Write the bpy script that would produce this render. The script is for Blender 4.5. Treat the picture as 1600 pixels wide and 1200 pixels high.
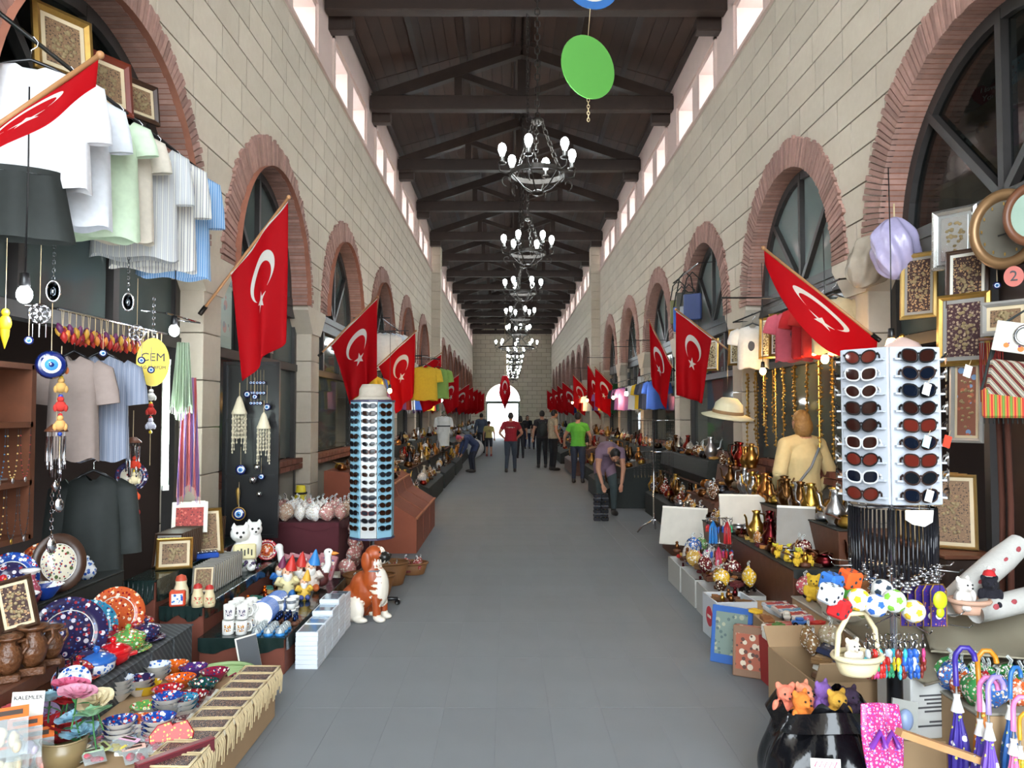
import bpy, bmesh, math, random
from mathutils import Vector, Matrix, Euler
R = random.Random(7)
PI = math.pi
scene = bpy.context.scene
for o in list(bpy.data.objects): bpy.data.objects.remove(o)
COL = scene.collection

# ------------------------------------------------------------------ camera, light, exposure
FPX, EYE = 1220.0, 1.70
PITCH, YAW = math.atan(46 / FPX), math.atan(5 / FPX)
cam_d = bpy.data.cameras.new('camera'); cam_d.sensor_width = 36.0; cam_d.lens = 36.0 * FPX / 1600.0
cam_d.clip_start = 0.05; cam_d.clip_end = 300
cam = bpy.data.objects.new('camera', cam_d); COL.objects.link(cam)
cam.location = (0, 0, EYE); cam.rotation_euler = (PI / 2 + PITCH, 0, -YAW)
scene.camera = cam
CAM_R = cam.rotation_euler.to_matrix()

world = bpy.data.worlds.new('sky'); scene.world = world; world.use_nodes = True
bgn = world.node_tree.nodes['Background']
bgn.inputs[0].default_value = (0.84, 0.93, 1.0, 1); bgn.inputs[1].default_value = 4.6
vs = scene.view_settings
vs.view_transform = 'Standard'; vs.look = 'None'; vs.gamma = 1.0; vs.use_curve_mapping = False
vs.exposure = 1.48
scene.cycles.max_bounces = 5; scene.cycles.diffuse_bounces = 3; scene.cycles.glossy_bounces = 2
scene.cycles.transparent_max_bounces = 8; scene.cycles.transmission_bounces = 2
scene.cycles.adaptive_threshold = 0.02; scene.cycles.use_light_tree = False; scene.cycles.sample_clamp_indirect = 4.0; scene.cycles.caustics_reflective = False; scene.cycles.caustics_refractive = False

def ray(px, py): return CAM_R @ Vector(((px - 800) / FPX, -(py - 600) / FPX, -1))
def P(px, py, y):            # the point seen at that pixel, at distance y down the hall
    d = ray(px, py); return Vector((0, 0, EYE)) + d * (y / d.y)
def PX(px, py, x):
    d = ray(px, py); return Vector((0, 0, EYE)) + d * (x / d.x)
def PZ(px, py, z):
    d = ray(px, py); return Vector((0, 0, EYE)) + d * ((z - EYE) / d.z)

# ------------------------------------------------------------------ materials
def rgb(h):
    if not isinstance(h, str): return tuple(h)[:3]
    h = h.lstrip('#'); c = [int(h[i:i + 2], 16) / 255 for i in (0, 2, 4)]
    return tuple(x / 12.92 if x <= 0.04045 else ((x + 0.055) / 1.055) ** 2.4 for x in c)
_mats = {}
def newmat(name):
    m = bpy.data.materials.new(name); m.use_nodes = True
    nt = m.node_tree; return m, nt, nt.nodes, nt.links, nt.nodes['Principled BSDF']
def mixc(nt, fac, a, b, mode='MIX'):
    n = nt.nodes.new('ShaderNodeMix'); n.data_type = 'RGBA'; n.blend_type = mode
    for s, v in ((0, fac), (6, a), (7, b)):
        if hasattr(v, 'links') or hasattr(v, 'is_linked'): nt.links.new(v, n.inputs[s])
        elif s == 0: n.inputs[0].default_value = v
        else: n.inputs[s].default_value = (*v, 1)
    return n.outputs[2]
def mth(nt, op, a, b=None, c=None):
    n = nt.nodes.new('ShaderNodeMath'); n.operation = op
    for i, v in enumerate((a, b, c)):
        if v is None: continue
        if hasattr(v, 'is_linked'): nt.links.new(v, n.inputs[i])
        else: n.inputs[i].default_value = v
    return n.outputs[0]
def tex(nt, kind, scale, coord='Object', **kw):
    tc = nt.nodes.new('ShaderNodeTexCoord'); n = nt.nodes.new(kind)
    nt.links.new(tc.outputs[coord], n.inputs['Vector']); n.inputs['Scale'].default_value = scale
    for k, v in kw.items():
        if k in n.inputs: n.inputs[k].default_value = v
        else: setattr(n, k, v)
    return n
def bump(nt, b, h, st=.3, dist=.01):
    n = nt.nodes.new('ShaderNodeBump'); n.inputs['Strength'].default_value = st; n.inputs['Distance'].default_value = dist
    nt.links.new(h, n.inputs['Height']); nt.links.new(n.outputs[0], b.inputs['Normal'])
def M(name, col=None, rough=.55, metal=0., var=.15, scale=9., bmp=0., coat=0., emit=0., rand=0., spec=.5):
    """plain procedural material: one colour (or each object's own colour) broken up by noise"""
    if name in _mats: return _mats[name]
    m, nt, ns, ln, b = newmat(name)
    if col is None:
        oi = ns.new('ShaderNodeObjectInfo'); base = oi.outputs['Color']
    else:
        rn = ns.new('ShaderNodeRGB'); rn.outputs[0].default_value = (*rgb(col), 1); base = rn.outputs[0]
    nz = tex(nt, 'ShaderNodeTexNoise', scale, Detail=4.0)
    f = mth(nt, 'MULTIPLY_ADD', nz.outputs[0], 2 * var, 1 - var)
    if rand:
        oi2 = ns.new('ShaderNodeObjectInfo')
        f = mth(nt, 'MULTIPLY', f, mth(nt, 'MULTIPLY_ADD', oi2.outputs['Random'], 2 * rand, 1 - rand))
    vm = ns.new('ShaderNodeVectorMath'); vm.operation = 'SCALE'; ln.new(base, vm.inputs[0]); ln.new(f, vm.inputs['Scale'])
    ln.new(vm.outputs[0], b.inputs['Base Color'])
    b.inputs['Roughness'].default_value = rough; b.inputs['Metallic'].default_value = metal
    b.inputs['Coat Weight'].default_value = coat; b.inputs['Specular IOR Level'].default_value = spec
    if emit:
        ln.new(base, b.inputs['Emission Color']); b.inputs['Emission Strength'].default_value = emit
    if bmp: bump(nt, b, nz.outputs[0], bmp)
    _mats[name] = m; return m
def spots(name, base, cols, scale=22., rough=.15, ring=None, coord='Object', thr=.32):
    """painted pottery and prints: coloured blobs (Voronoi) scattered over a ground colour"""
    if name in _mats: return _mats[name]
    m, nt, ns, ln, b = newmat(name)
    if base is None:
        oi = ns.new('ShaderNodeObjectInfo'); c = oi.outputs['Color']
    else: c = rgb(base)
    for i, cc in enumerate(cols):
        v = tex(nt, 'ShaderNodeTexVoronoi', scale * (1 + .37 * i), coord, Randomness=.75)
        mp = mth(nt, 'LESS_THAN', v.outputs['Distance'], thr - .04 * i)
        c = mixc(nt, mp, c, rgb(cc))
    ln.new(c, b.inputs['Base Color']); b.inputs['Roughness'].default_value = rough
    _mats[name] = m; return m
def stripes(name, cols, scale=40., axis='X', rough=.85, coord='Object', dist=0.):
    if name in _mats: return _mats[name]
    m, nt, ns, ln, b = newmat(name)
    w = tex(nt, 'ShaderNodeTexWave', scale, coord, bands_direction=axis, Distortion=dist)
    r = ns.new('ShaderNodeValToRGB'); r.color_ramp.interpolation = 'CONSTANT'
    while len(r.color_ramp.elements) < len(cols): r.color_ramp.elements.new(.5)
    for i, c in enumerate(cols):
        e = r.color_ramp.elements[i]; e.position = i / len(cols); e.color = (*rgb(c), 1)
    ln.new(w.outputs['Fac'], r.inputs[0]); ln.new(r.outputs[0], b.inputs['Base Color']); b.inputs['Roughness'].default_value = rough
    _mats[name] = m; return m
def glow(name, col, st):
    if name in _mats: return _mats[name]
    m, nt, ns, ln, b = newmat(name)
    b.inputs['Base Color'].default_value = (*rgb(col), 1); b.inputs['Emission Color'].default_value = (*rgb(col), 1)
    b.inputs['Emission Strength'].default_value = st; m.cycles.emission_sampling = 'NONE'; _mats[name] = m; return m
def glassm(name, tint='#9fb0b0', alpha=.25, rough=.05, body=None):
    """clear film or pane: see-through with a mirror-like sheen"""
    if name in _mats: return _mats[name]
    m, nt, ns, ln, b = newmat(name)
    tr = ns.new('ShaderNodeBsdfTransparent'); tr.inputs[0].default_value = (*rgb(tint), 1)
    b.inputs['Base Color'].default_value = (*rgb(body or tint), 1); b.inputs['Roughness'].default_value = rough
    b.inputs['Specular IOR Level'].default_value = .8
    lw = ns.new('ShaderNodeLayerWeight'); lw.inputs[0].default_value = .45
    mx = ns.new('ShaderNodeMixShader'); ln.new(mth(nt, 'MULTIPLY_ADD', lw.outputs['Fresnel'], .6, alpha), mx.inputs[0])
    ln.new(tr.outputs[0], mx.inputs[1]); ln.new(b.outputs[0], mx.inputs[2]); ln.new(mx.outputs[0], ns['Material Output'].inputs[0])
    _mats[name] = m; return m

# ------------------------------------------------------------------ mesh building
def rotm(rx=0, ry=0, rz=0): return Euler((rx, ry, rz)).to_matrix().to_4x4()
def TR(x=0, y=0, z=0): return Matrix.Translation((x, y, z))
class MB:
    def __init__(s): s.v = []; s.f = []; s.m = []; s.s = []; s.uv = []
    def add(s, vs, fs, mi=0, sm=False, T=None, uv=None):
        o = len(s.v)
        s.v += [tuple(T @ Vector(v)) for v in vs] if T is not None else [tuple(v) for v in vs]
        for i, f in enumerate(fs):
            s.f.append(tuple(k + o for k in f)); s.m.append(mi); s.s.append(sm); s.uv.append(uv[i] if uv else None)
        return s
    def box(s, c, d, mi=0, T=None):
        x, y, z = c; a, b, e = d[0] / 2, d[1] / 2, d[2] / 2
        vs = [(x + i * a, y + j * b, z + k * e) for i in (-1, 1) for j in (-1, 1) for k in (-1, 1)]
        return s.add(vs, [(0, 1, 3, 2), (4, 6, 7, 5), (0, 4, 5, 1), (2, 3, 7, 6), (0, 2, 6, 4), (1, 5, 7, 3)], mi, False, T)
    def bev(s, c, d, r=.01, mi=0, T=None):     # box with chamfered edges
        bm = bmesh.new(); a = [d[i] / 2 for i in range(3)]
        for i in (-1, 1):
            for j in (-1, 1):
                for k in (-1, 1):
                    for ax in range(3):
                        p = [i * (a[0] - r), j * (a[1] - r), k * (a[2] - r)]; p[ax] = (i, j, k)[ax] * a[ax]
                        bm.verts.new((p[0] + c[0], p[1] + c[1], p[2] + c[2]))
        bmesh.ops.convex_hull(bm, input=bm.verts)
        bmesh.ops.dissolve_limit(bm, angle_limit=.02, verts=bm.verts, edges=bm.edges)
        bm.verts.index_update()
        s.add([v.co for v in bm.verts], [[v.index for v in f.verts] for f in bm.faces], mi, False, T); bm.free(); return s
    def lathe(s, prof, n=16, mi=0, T=None, sm=True, mis=None, a0=0., a1=2 * PI):
        full = abs(a1 - a0 - 2 * PI) < 1e-6; k = n if full else n + 1; vs = []
        for r, z in prof:
            for i in range(k):
                a = a0 + (a1 - a0) * i / n; vs.append((r * math.cos(a), r * math.sin(a), z))
        for j in range(len(prof) - 1):
            fs = []
            for i in range(n):
                i2 = (i + 1) % k; fs.append((j * k + i, j * k + i2, (j + 1) * k + i2, (j + 1) * k + i))
            if j == 0: o = len(s.v); s.add(vs, fs, mis[0] if mis else mi, sm, T)
            else:
                for f in fs: s.f.append(tuple(q + o for q in f)); s.m.append(mis[j] if mis else mi); s.s.append(sm); s.uv.append(None)
        return s
    def ell(s, c, r, n=12, m=8, mi=0, T=None):
        if not hasattr(r, '__len__'): r = (r, r, r)
        pr = [(max(1e-4, math.sin(PI * i / m)), -math.cos(PI * i / m)) for i in range(m + 1)]
        Q = TR(*c) @ Matrix.Diagonal((r[0], r[1], r[2], 1))
        return s.lathe(pr, n, mi, (T @ Q) if T is not None else Q)
    def tube(s, path, r=.01, n=6, mi=0, T=None, closed=False):
        ps = [Vector(p) for p in path]; N = len(ps); rs = r if hasattr(r, '__len__') else [r] * N
        vs = []; up = None
        for i, p in enumerate(ps):
            t = (ps[(i + 1) % N] - ps[i - 1]) if closed else (ps[min(i + 1, N - 1)] - ps[max(i - 1, 0)])
            if t.length < 1e-9: t = Vector((0, 0, 1))
            t.normalize()
            if up is None: up = Vector((0, 0, 1)) if abs(t.z) < .9 else Vector((1, 0, 0))
            b = t.cross(up)
            if b.length < 1e-6: b = t.orthogonal()
            b.normalize(); up = b.cross(t)
            for k in range(n):
                a = 2 * PI * k / n; vs.append(p + (b * math.cos(a) + up * math.sin(a)) * rs[i])
        fs = []
        for i in range(N if closed else N - 1):
            i2 = (i + 1) % N
            for k in range(n):
                k2 = (k + 1) % n; fs.append((i * n + k, i * n + k2, i2 * n + k2, i2 * n + k))
        if not closed: fs.append(tuple(range(n))); fs.append(tuple((N - 1) * n + k for k in range(n))[::-1])
        return s.add(vs, fs, mi, n > 4, T)
    def cyl(s, a, b, r, n=10, mi=0, r2=None, T=None): return s.tube([a, b], [r, r if r2 is None else r2], n, mi, T)
    def torus(s, c, R_, r, n=20, k=6, mi=0, T=None, ax='z'):
        pts = []
        for i in range(n):
            a = 2 * PI * i / n; u, w = R_ * math.cos(a), R_ * math.sin(a)
            pts.append((c[0] + u, c[1] + w, c[2]) if ax == 'z' else ((c[0] + u, c[1], c[2] + w) if ax == 'y' else (c[0], c[1] + u, c[2] + w)))
        return s.tube(pts, r, k, mi, T, True)
    def grid(s, fn, nu, nv, mi=0, T=None, sm=True):
        vs = [fn(i / nu, j / nv) for j in range(nv + 1) for i in range(nu + 1)]; fs = []; uv = []
        for j in range(nv):
            for i in range(nu):
                a = j * (nu + 1) + i; fs.append((a, a + 1, a + nu + 2, a + nu + 1))
                uv.append([(i / nu, j / nv), ((i + 1) / nu, j / nv), ((i + 1) / nu, (j + 1) / nv), (i / nu, (j + 1) / nv)])
        return s.add(vs, fs, mi, sm, T, uv)
    def prism(s, poly, t, mi=0, T=None, mi2=None):    # polygon in local XZ, thickness t along y
        n = len(poly); vs = [(p[0], -t / 2, p[1]) for p in poly] + [(p[0], t / 2, p[1]) for p in poly]
        s.add(vs, [tuple(range(n))[::-1], tuple(range(n, 2 * n))] + [(i, (i + 1) % n, n + (i + 1) % n, n + i) for i in range(n)], mi, False, T)
        return s
    def mesh(s, name, mats):
        me = bpy.data.meshes.new(name); me.from_pydata(s.v, [], s.f)
        for m in mats: me.materials.append(m)
        me.polygons.foreach_set('material_index', s.m); me.polygons.foreach_set('use_smooth', s.s)
        if any(u for u in s.uv):
            ul = me.uv_layers.new(name='UVMap'); k = 0
            for f, u in zip(s.f, s.uv):
                for q in range(len(f)):
                    ul.data[k].uv = u[q] if u else (0, 0); k += 1
        me.update(); return me
def shell(mb, t):      # give an open sheet thickness t: offset copy + rim
    bm = bmesh.new(); vs = [bm.verts.new(v) for v in mb.v]
    lay = bm.loops.layers.uv.new('u')
    for f, m, sm, uv in zip(mb.f, mb.m, mb.s, mb.uv):
        try: q = bm.faces.new([vs[i] for i in f])
        except ValueError: continue
        q.material_index = m; q.smooth = sm
        if uv:
            for l, c in zip(q.loops, uv): l[lay].uv = c
    bmesh.ops.solidify(bm, geom=bm.faces[:], thickness=t)
    bm.verts.index_update(); out = MB()
    for v in bm.verts: out.v.append(tuple(v.co))
    for f in bm.faces:
        out.f.append(tuple(v.index for v in f.verts)); out.m.append(f.material_index); out.s.append(f.smooth)
        out.uv.append([tuple(l[lay].uv) for l in f.loops])
    bm.free(); return out

# ------------------------------------------------------------------ objects
def link(name, data, parent=None, loc=None, rot=None, sc=None, color=None):
    o = bpy.data.objects.new(name, data); COL.objects.link(o)
    if loc is not None: o.location = loc
    if rot is not None: o.rotation_euler = rot
    if sc is not None: o.scale = sc if hasattr(sc, '__len__') else (sc, sc, sc)
    if parent: o.parent = parent
    if color is not None: o.color = (*rgb(color), 1)
    return o
def tag(o, label, cat, group=None):
    o['label'] = label; o['category'] = cat
    if group: o['group'] = group
    return o
def Pt(name, mb, *mats, sub=(), col=None, label=None):
    return dict(n=name, me=mb.mesh(name, mats) if isinstance(mb, MB) else mb, sub=list(sub), c=col, l=label)
def place(kit, name, label, cat, loc=(0, 0, 0), rot=(0, 0, 0), sc=None, group=None, cols=None):
    """one thing from a kit of parts; meshes are shared between alike things"""
    cols = cols or {}
    def col(p): return cols.get(p['n'], cols.get('*', p['c']))
    if len(kit) == 1 and not kit[0]['sub']:
        o = link(name, kit[0]['me'], None, loc, rot, sc, col(kit[0]))
    else:
        o = link(name, None, None, loc, rot, sc); o.empty_display_size = .1
        for p in kit:
            c = link(p['n'], p['me'], o, color=col(p))
            if p['l']: c['label'] = p['l']
            for q in p['sub']:
                d = link(q['n'], q['me'], c, color=col(q))
                if q['l']: d['label'] = q['l']
    return tag(o, label, cat, group)
def struct(name, mb, *mats, parent=None, stuff=False):
    o = link(name, mb.mesh(name, mats) if isinstance(mb, MB) else mb, parent)
    if stuff: o['kind'] = 'stuff'
    elif parent is None: o['kind'] = 'structure'
    return o
_tmp = []
def evaluated(ob):      # evaluate one object alone, in a scratch scene
    if not _tmp: _tmp.append(bpy.data.scenes.new('scratch'))
    sc_ = _tmp[0]; sc_.collection.objects.link(ob)
    with bpy.context.temp_override(scene=sc_, view_layer=sc_.view_layers[0]):
        dg = bpy.context.evaluated_depsgraph_get(); return bpy.data.meshes.new_from_object(ob.evaluated_get(dg))
def text_mb(body, size, mi=0, T=None, depth=.002, align='CENTER', shear=0., mb=None):
    cu = bpy.data.curves.new('t', 'FONT'); cu.body = body; cu.size = size; cu.extrude = depth; cu.align_x = align; cu.align_y = 'CENTER'
    cu.shear = shear; cu.resolution_u = 3
    ob = bpy.data.objects.new('t', cu); me = evaluated(ob)
    mb = mb or MB(); Q = (T if T is not None else Matrix()) @ rotm(PI / 2)
    mb.add([v.co for v in me.vertices], [tuple(p.vertices) for p in me.polygons], mi, False, Q)
    bpy.data.objects.remove(ob); bpy.data.curves.remove(cu); bpy.data.meshes.remove(me); return mb
ORD = 'first second third fourth fifth sixth seventh eighth ninth tenth eleventh twelfth thirteenth fourteenth fifteenth sixteenth seventeenth eighteenth nineteenth twentieth'.split()
# ------------------------------------------------------------------ the hall
XL, XR, XC, YN, YE = -2.54, 3.0, 0.24, -3.0, 55.0
SPR, RO, RI, RC = 3.05, 1.58, 1.28, 1.36
ARCH = [1.3, 4.95, 8.42, 12.07, 15.74, 19.41, 23.08]
ARCH2 = [27.05, 30.2, 33.3, 36.4, 39.5, 42.6, 45.7, 48.8, 51.9]
PIER = [-.6, 3.12, 6.68, 10.24, 13.9, 17.57, 21.24, 24.9]
BEAM = [-.2, 3.4, 7.0, 10.6, 14.1, 17.65, 21.2, 24.8, 28.2, 31.5, 34.8, 38.0, 41.2, 44.4, 47.6, 50.8, 54.2]
SILL, WTOP, EAVE = 6.42, 7.05, 7.5
THK = .6

def stone_mat(name, base, dark, gscale):
    m, nt, ns, ln, b = newmat(name)
    nz = tex(nt, 'ShaderNodeTexNoise', gscale, Detail=6.0, Roughness=.65); n2 = tex(nt, 'ShaderNodeTexNoise', 1.7, Detail=3.0)
    oi = ns.new('ShaderNodeObjectInfo')
    f = mth(nt, 'ADD', mth(nt, 'MULTIPLY', nz.outputs[0], .6), mth(nt, 'MULTIPLY', n2.outputs[0], .5))
    c = mixc(nt, f, rgb(dark), rgb(base))
    vm = ns.new('ShaderNodeVectorMath'); vm.operation = 'SCALE'; ln.new(c, vm.inputs[0])
    ln.new(mth(nt, 'MULTIPLY_ADD', oi.outputs['Random'], .1, .95), vm.inputs['Scale'])
    ln.new(vm.outputs[0], b.inputs['Base Color']); b.inputs['Roughness'].default_value = .85; b.inputs['Specular IOR Level'].default_value = .2
    bump(nt, b, nz.outputs[0], .25, .006); return m
mStone = stone_mat('cream_stone', '#d5c9b7', '#b9ab98', 14.)
mMortar = M('mortar', '#43392f', .95, var=.1)
mPink = M('pink_plaster', '#d8bfb4', .85, var=.08, scale=3)
mBrick = M('arch_brick', '#a07c70', .85, var=.3, scale=14, bmp=.3, rand=.22)
mBrick2 = M('arch_brick_inner', '#96604b', .85, var=.3, scale=9, bmp=.3)
mWoodD = M('dark_window_wood', '#33302f', .45, var=.25, scale=12)
mRoof = M('roof_timber', '#2c1d15', .6, var=.5, scale=5, bmp=.2, rand=.2)
mBoard = M('roof_board', '#3a2418', .7, var=.5, scale=4, bmp=.2, rand=.25)
mGlass = glassm('lunette_glass', '#7c8a88', .32)
mClear = glassm('clear_pane', '#c2cccb', .03, body='#0c1010')
mReflect = M('reflection_grey', '#6d746c', .35, var=.15, scale=2)
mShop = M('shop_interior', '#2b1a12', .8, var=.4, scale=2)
mFloorB = M('floor_bed', '#5f5e5a', .9, var=.12)

# floor: bed, and the slabs of the aisle nearest the camera laid one by one
fl = MB(); fl.box((XC, 26, -.1), (9.4, 59, .2)); floor = struct('floor', fl, M('floor_stone', '#7a7d80', .75, var=.08, scale=1.3, bmp=.04, spec=.25))
mSlab = M('floor_slab', '#7a7d80', .75, var=.08, scale=2.6, bmp=.03, rand=.02, spec=.25)
SW, SLN = .3, .92
sl = MB(); sl.bev((0, 0, .0), (SW - .0025, SLN - .0025, .006), .0008); slm = sl.mesh('slab', [mSlab]); n = 0
for j in range(13):
    for i in range(-6, 7):
        x = .08 + i * SW; y = 3.2 + j * SLN 
        if -1.75 < x < 2.0 and n < 290: link('slab', slm, floor, (x, y, -.0015)); n += 1

# side walls ---------------------------------------------------------------
def arc_z(y, r, arches):
    z = SPR
    for c in arches:
        d = abs(y - c)
        if d < r: z = max(z, SPR + math.sqrt(r * r - d * d))
    return z
AL = ARCH + ARCH2
def windows_in(b0, b1):
    L = b1 - b0; return [(b0 + .17 * L, b0 + .44 * L), (b0 + .57 * L, b0 + .86 * L)]
def side_wall(side, X):
    sx = -1 if side == 'left' else 1          # outwards
    core = MB(); xa, xb = X + sx * .012, X + sx * THK
    # spandrels: columns of masonry above the arches
    ys = [YN]
    for c in AL:
        ys += [c - RC - .001] + [c + RC * math.sin(PI / 2 * (k / 12)) for k in range(-12, 13)] + [c + RC + .001]
    ys = sorted(set(round(y, 4) for y in ys if YN <= y <= YE)) + [YE]
    for y0, y1 in zip(ys, ys[1:]):
        za, zb = arc_z(y0, RC, AL), arc_z(y1, RC, AL)
        vs = [(xa, y0, za), (xa, y1, zb), (xa, y1, SILL), (xa, y0, SILL), (xb, y0, za), (xb, y1, zb), (xb, y1, SILL), (xb, y0, SILL)]
        core.add(vs, [(0, 1, 2, 3), (4, 7, 6, 5), (0, 4, 5, 1)])
    # clerestory
    core.box(((xa + xb) / 2, (YN + YE) / 2, (WTOP + EAVE + .3) / 2), (THK, YE - YN, EAVE + .3 - WTOP), 1)
    edges = []
    for b0, b1 in zip(BEAM, BEAM[1:]): edges += windows_in(b0, b1)
    yy = YN
    for w0, w1 in edges + [(YE, YE)]:
        if w0 > yy: core.box(((xa + xb) / 2, (yy + w0) / 2, (SILL + WTOP) / 2), (THK, w0 - yy, WTOP - SILL), 1)
        yy = w1
    wall = struct('wall_' + side, core, mMortar, mPink)
    # stone courses laid as blocks, cut to the arches
    near = []; far = MB(); H = .3; Lb = .66; RB = RO - .06
    nz = int((SILL - SPR) / H) + 1
    for k in range(nz):
        z0 = SPR + k * H; z1 = min(SPR + (k + 1) * H, SILL)
        if z1 - z0 < .04: continue
        y = YN - (k % 2) * Lb / 2 - R.random() * .1
        while y < YE:
            ln_ = Lb * R.uniform(.85, 1.15); ya, yb = max(y, YN) + .007, min(y + ln_, YE) - .007; y += ln_
            if yb - ya < .03: continue
            zz0, zz1 = z0 + .007, z1 - .007; N = 10
            pts = [(ya + (yb - ya) * i / N) for i in range(N + 1)]; lo = [max(zz0, arc_z(p, RB, AL) if arc_z(p, RB, AL) > SPR else zz0) for p in pts]
            runs = []; cur = []
            for p, q in zip(pts, lo):
                if q < zz1 - .004: cur.append((p, q))
                else:
                    if len(cur) > 1: runs.append(cur)
                    cur = []
            if len(cur) > 1: runs.append(cur)
            for r_ in runs:
                if all(abs(q - zz0) < 1e-6 for _, q in r_): r_ = [r_[0], r_[-1]]
                poly = [(r_[0][0], zz1)] + [(r_[-1][0], zz1)] + [(p, q) for p, q in reversed(r_)]
                cy, cz = sum(p for p, _ in poly) / len(poly), sum(q for _, q in poly) / len(poly)
                near.append((cy, cz, poly))
    vis = [b for b in near if 3.4 < b[0] < 25.4 and b[1] < 1.7 + b[0] * .56]
    vis.sort(key=lambda b: b[0] + .0 * b[1]); take = set(id(b) for b in vis[:296])
    for b in near:
        cy, cz, poly = b
        if id(b) in take:
            mb = MB(); n = len(poly); th = .014
            x0, x1 = X - sx * .0, X + sx * th
            vs = [(x0, p, q) for p, q in poly] + [(x1, p, q) for p, q in poly]
            f1 = tuple(range(n)); 
            mb.add(vs, [f1 if sx > 0 else f1[::-1]] + [(i, (i + 1) % n, n + (i + 1) % n, n + i) for i in range(n)])
            struct('stone_block', mb, mStone, parent=wall)
        else:
            n = len(poly); far.add([(X, p, q) for p, q in poly] + [(X + sx * .014, p, q) for p, q in poly],
                                   [tuple(range(n)) if sx > 0 else tuple(range(n))[::-1]] + [(i, (i + 1) % n, n + (i + 1) % n, n + i) for i in range(n)])
    struct('stone_blocks', far, mStone, parent=wall, stuff=True)
    # piers below the springing, with a corbelled impost
    for c in PIER:
        pm = MB()
        for k in range(7): pm.bev((X + sx * .17, c, .2 + k * .395), (.34, .4, .388), .006)
        pr = [(c - .2, 2.72), (c + .2, 2.72), (c + .47, 3.0), (c + .47, 3.055), (c - .47, 3.055), (c - .47, 3.0)]
        pm.add([(X - sx * .02, a, b) for a, b in pr] + [(X + sx * .4, a, b) for a, b in pr],
               [tuple(range(6)), tuple(range(6, 12))[::-1]] + [(i, (i + 1) % 6, 6 + (i + 1) % 6, 6 + i) for i in range(6)])
        struct('pier', pm, mStone, parent=wall)
    # pilaster where the second range of the hall begins, in courses
    pl = MB()
    for k in range(24): pl.bev((X - sx * .14, 25.75, .15 + k * .3), (.32, .5, .292), .006)
    struct('pilaster', pl, mStone, parent=wall)
    # piers and dark shop fronts of the far range
    fp = MB()
    for a, b in zip(ARCH2, ARCH2[1:] + [55]):
        fp.box((X + sx * .2, (a + b) / 2, SPR / 2), (.4, .5, SPR))
    struct('far_piers', fp, mStone, parent=wall, stuff=True)
    # sill moulding under the clerestory, and plaster frames round each pair of windows
    sm_ = MB(); sm_.box((X - sx * .012, (YN + YE) / 2, SILL - .03), (.05, YE - YN, .045))
    struct('sill_moulding', sm_, mPink, parent=wall)
    for b0, b1 in zip(BEAM, BEAM[1:]):
        ws = windows_in(b0, b1); a, b = ws[0][0] - .12, ws[1][1] + .12; fr = MB(); xx = X - sx * .01
        fr.box((xx, a + .04, (SILL + WTOP) / 2 + .03), (.04, .08, WTOP - SILL + .14)); fr.box((xx, b - .04, (SILL + WTOP) / 2 + .03), (.04, .08, WTOP - SILL + .14))
        fr.box((xx, (a + b) / 2, WTOP + .1), (.04, b - a, .08))
        struct('window_surround', fr, mPink, parent=wall)
    # brick arches: every brick laid radially
    for ai, c in enumerate(AL):
        ro = RO; nb = 92; ring = MB()
        nearby = ai in (1, 2, 3)
        tr = struct('trim_%d' % (ai + 1 + (20 if sx > 0 else 0)), (lambda q: q)(MB().lathe([(RI + .004, -.12), (RI + .004, .22)], 40, 0, TR(X + sx * .14, c, SPR) @ rotm(0, PI / 2, 0), True, None, PI / 2, 3 * PI / 2).lathe([(RI + .01, -.006), (RO - .04, -.006)], 40, 1, TR(X, c, SPR) @ rotm(0, PI / 2, 0) if sx > 0 else TR(X + .012, c, SPR) @ rotm(0, PI / 2, 0), False, None, PI / 2, 3 * PI / 2)), mBrick2, M('ring_mortar', '#a3968a', .9))
        for k in range(nb):
            a = PI * (k + .5) / nb; w = PI * RI / nb
            r1 = ro + R.uniform(-.025, .025); pr = -.028 + R.uniform(-.006, .006)
            bm_ = (MB() if nearby else ring)
            h0, h1 = w * .40, w * .40 * 1.14; dx = .2
            vs = []
            for (xx, rr, hh) in ((pr, RI, h0), (pr, r1, h1), (dx, r1, h1), (dx, RI, h0)):
                for sg in (-1, 1):
                    ty, tz = -math.sin(a), math.cos(a)      # tangent
                    vs.append((X + sx * xx, c + math.cos(a) * rr + sg * hh * ty, SPR + math.sin(a) * rr + sg * hh * tz))
            bm_.add(vs, [(0, 1, 3, 2), (2, 3, 5, 4), (4, 5, 7, 6), (6, 7, 1, 0), (0, 2, 4, 6), (1, 7, 5, 3)])
            if nearby: struct('brick', bm_, mBrick, parent=tr)
        if not nearby: struct('bricks', ring, mBrick, parent=tr, stuff=True)
        # lunette window
        wi = MB(); xw = X + sx * .2
        prof = []
        N = 24
        for rr0, rr1, xo in ((RI - .09, RI + .01, 0),):
            for k in range(N):
                a0, a1 = PI * k / N, PI * (k + 1) / N
                q = [(c + math.cos(a) * rr, SPR + math.sin(a) * rr) for a, rr in ((a0, rr0), (a1, rr0), (a1, rr1), (a0, rr1))]
                wi.add([(xw - .035, *p) for p in q] + [(xw + .035, *p) for p in q], [(0, 1, 2, 3), (7, 6, 5, 4), (0, 4, 5, 1), (2, 6, 7, 3)])
        wi.box((xw, c, SPR + .03), (.09, 2 * RI, .09))
        win = struct('window_%d' % (ai + 1 + (20 if sx > 0 else 0)), wi, mWoodD)
        for ang in ((PI / 4, PI / 2, 3 * PI / 4) if ai < 7 else (PI / 2,)):
            mu = MB(); L = RI - .06
            mu.box((0, 0, L / 2), (.07, .06, L), 0, TR(xw - sx * .005, c, SPR + .04) @ rotm(-(PI / 2 - ang) * -1, 0, 0))
            struct('mullion', mu, mWoodD, parent=win)
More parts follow.
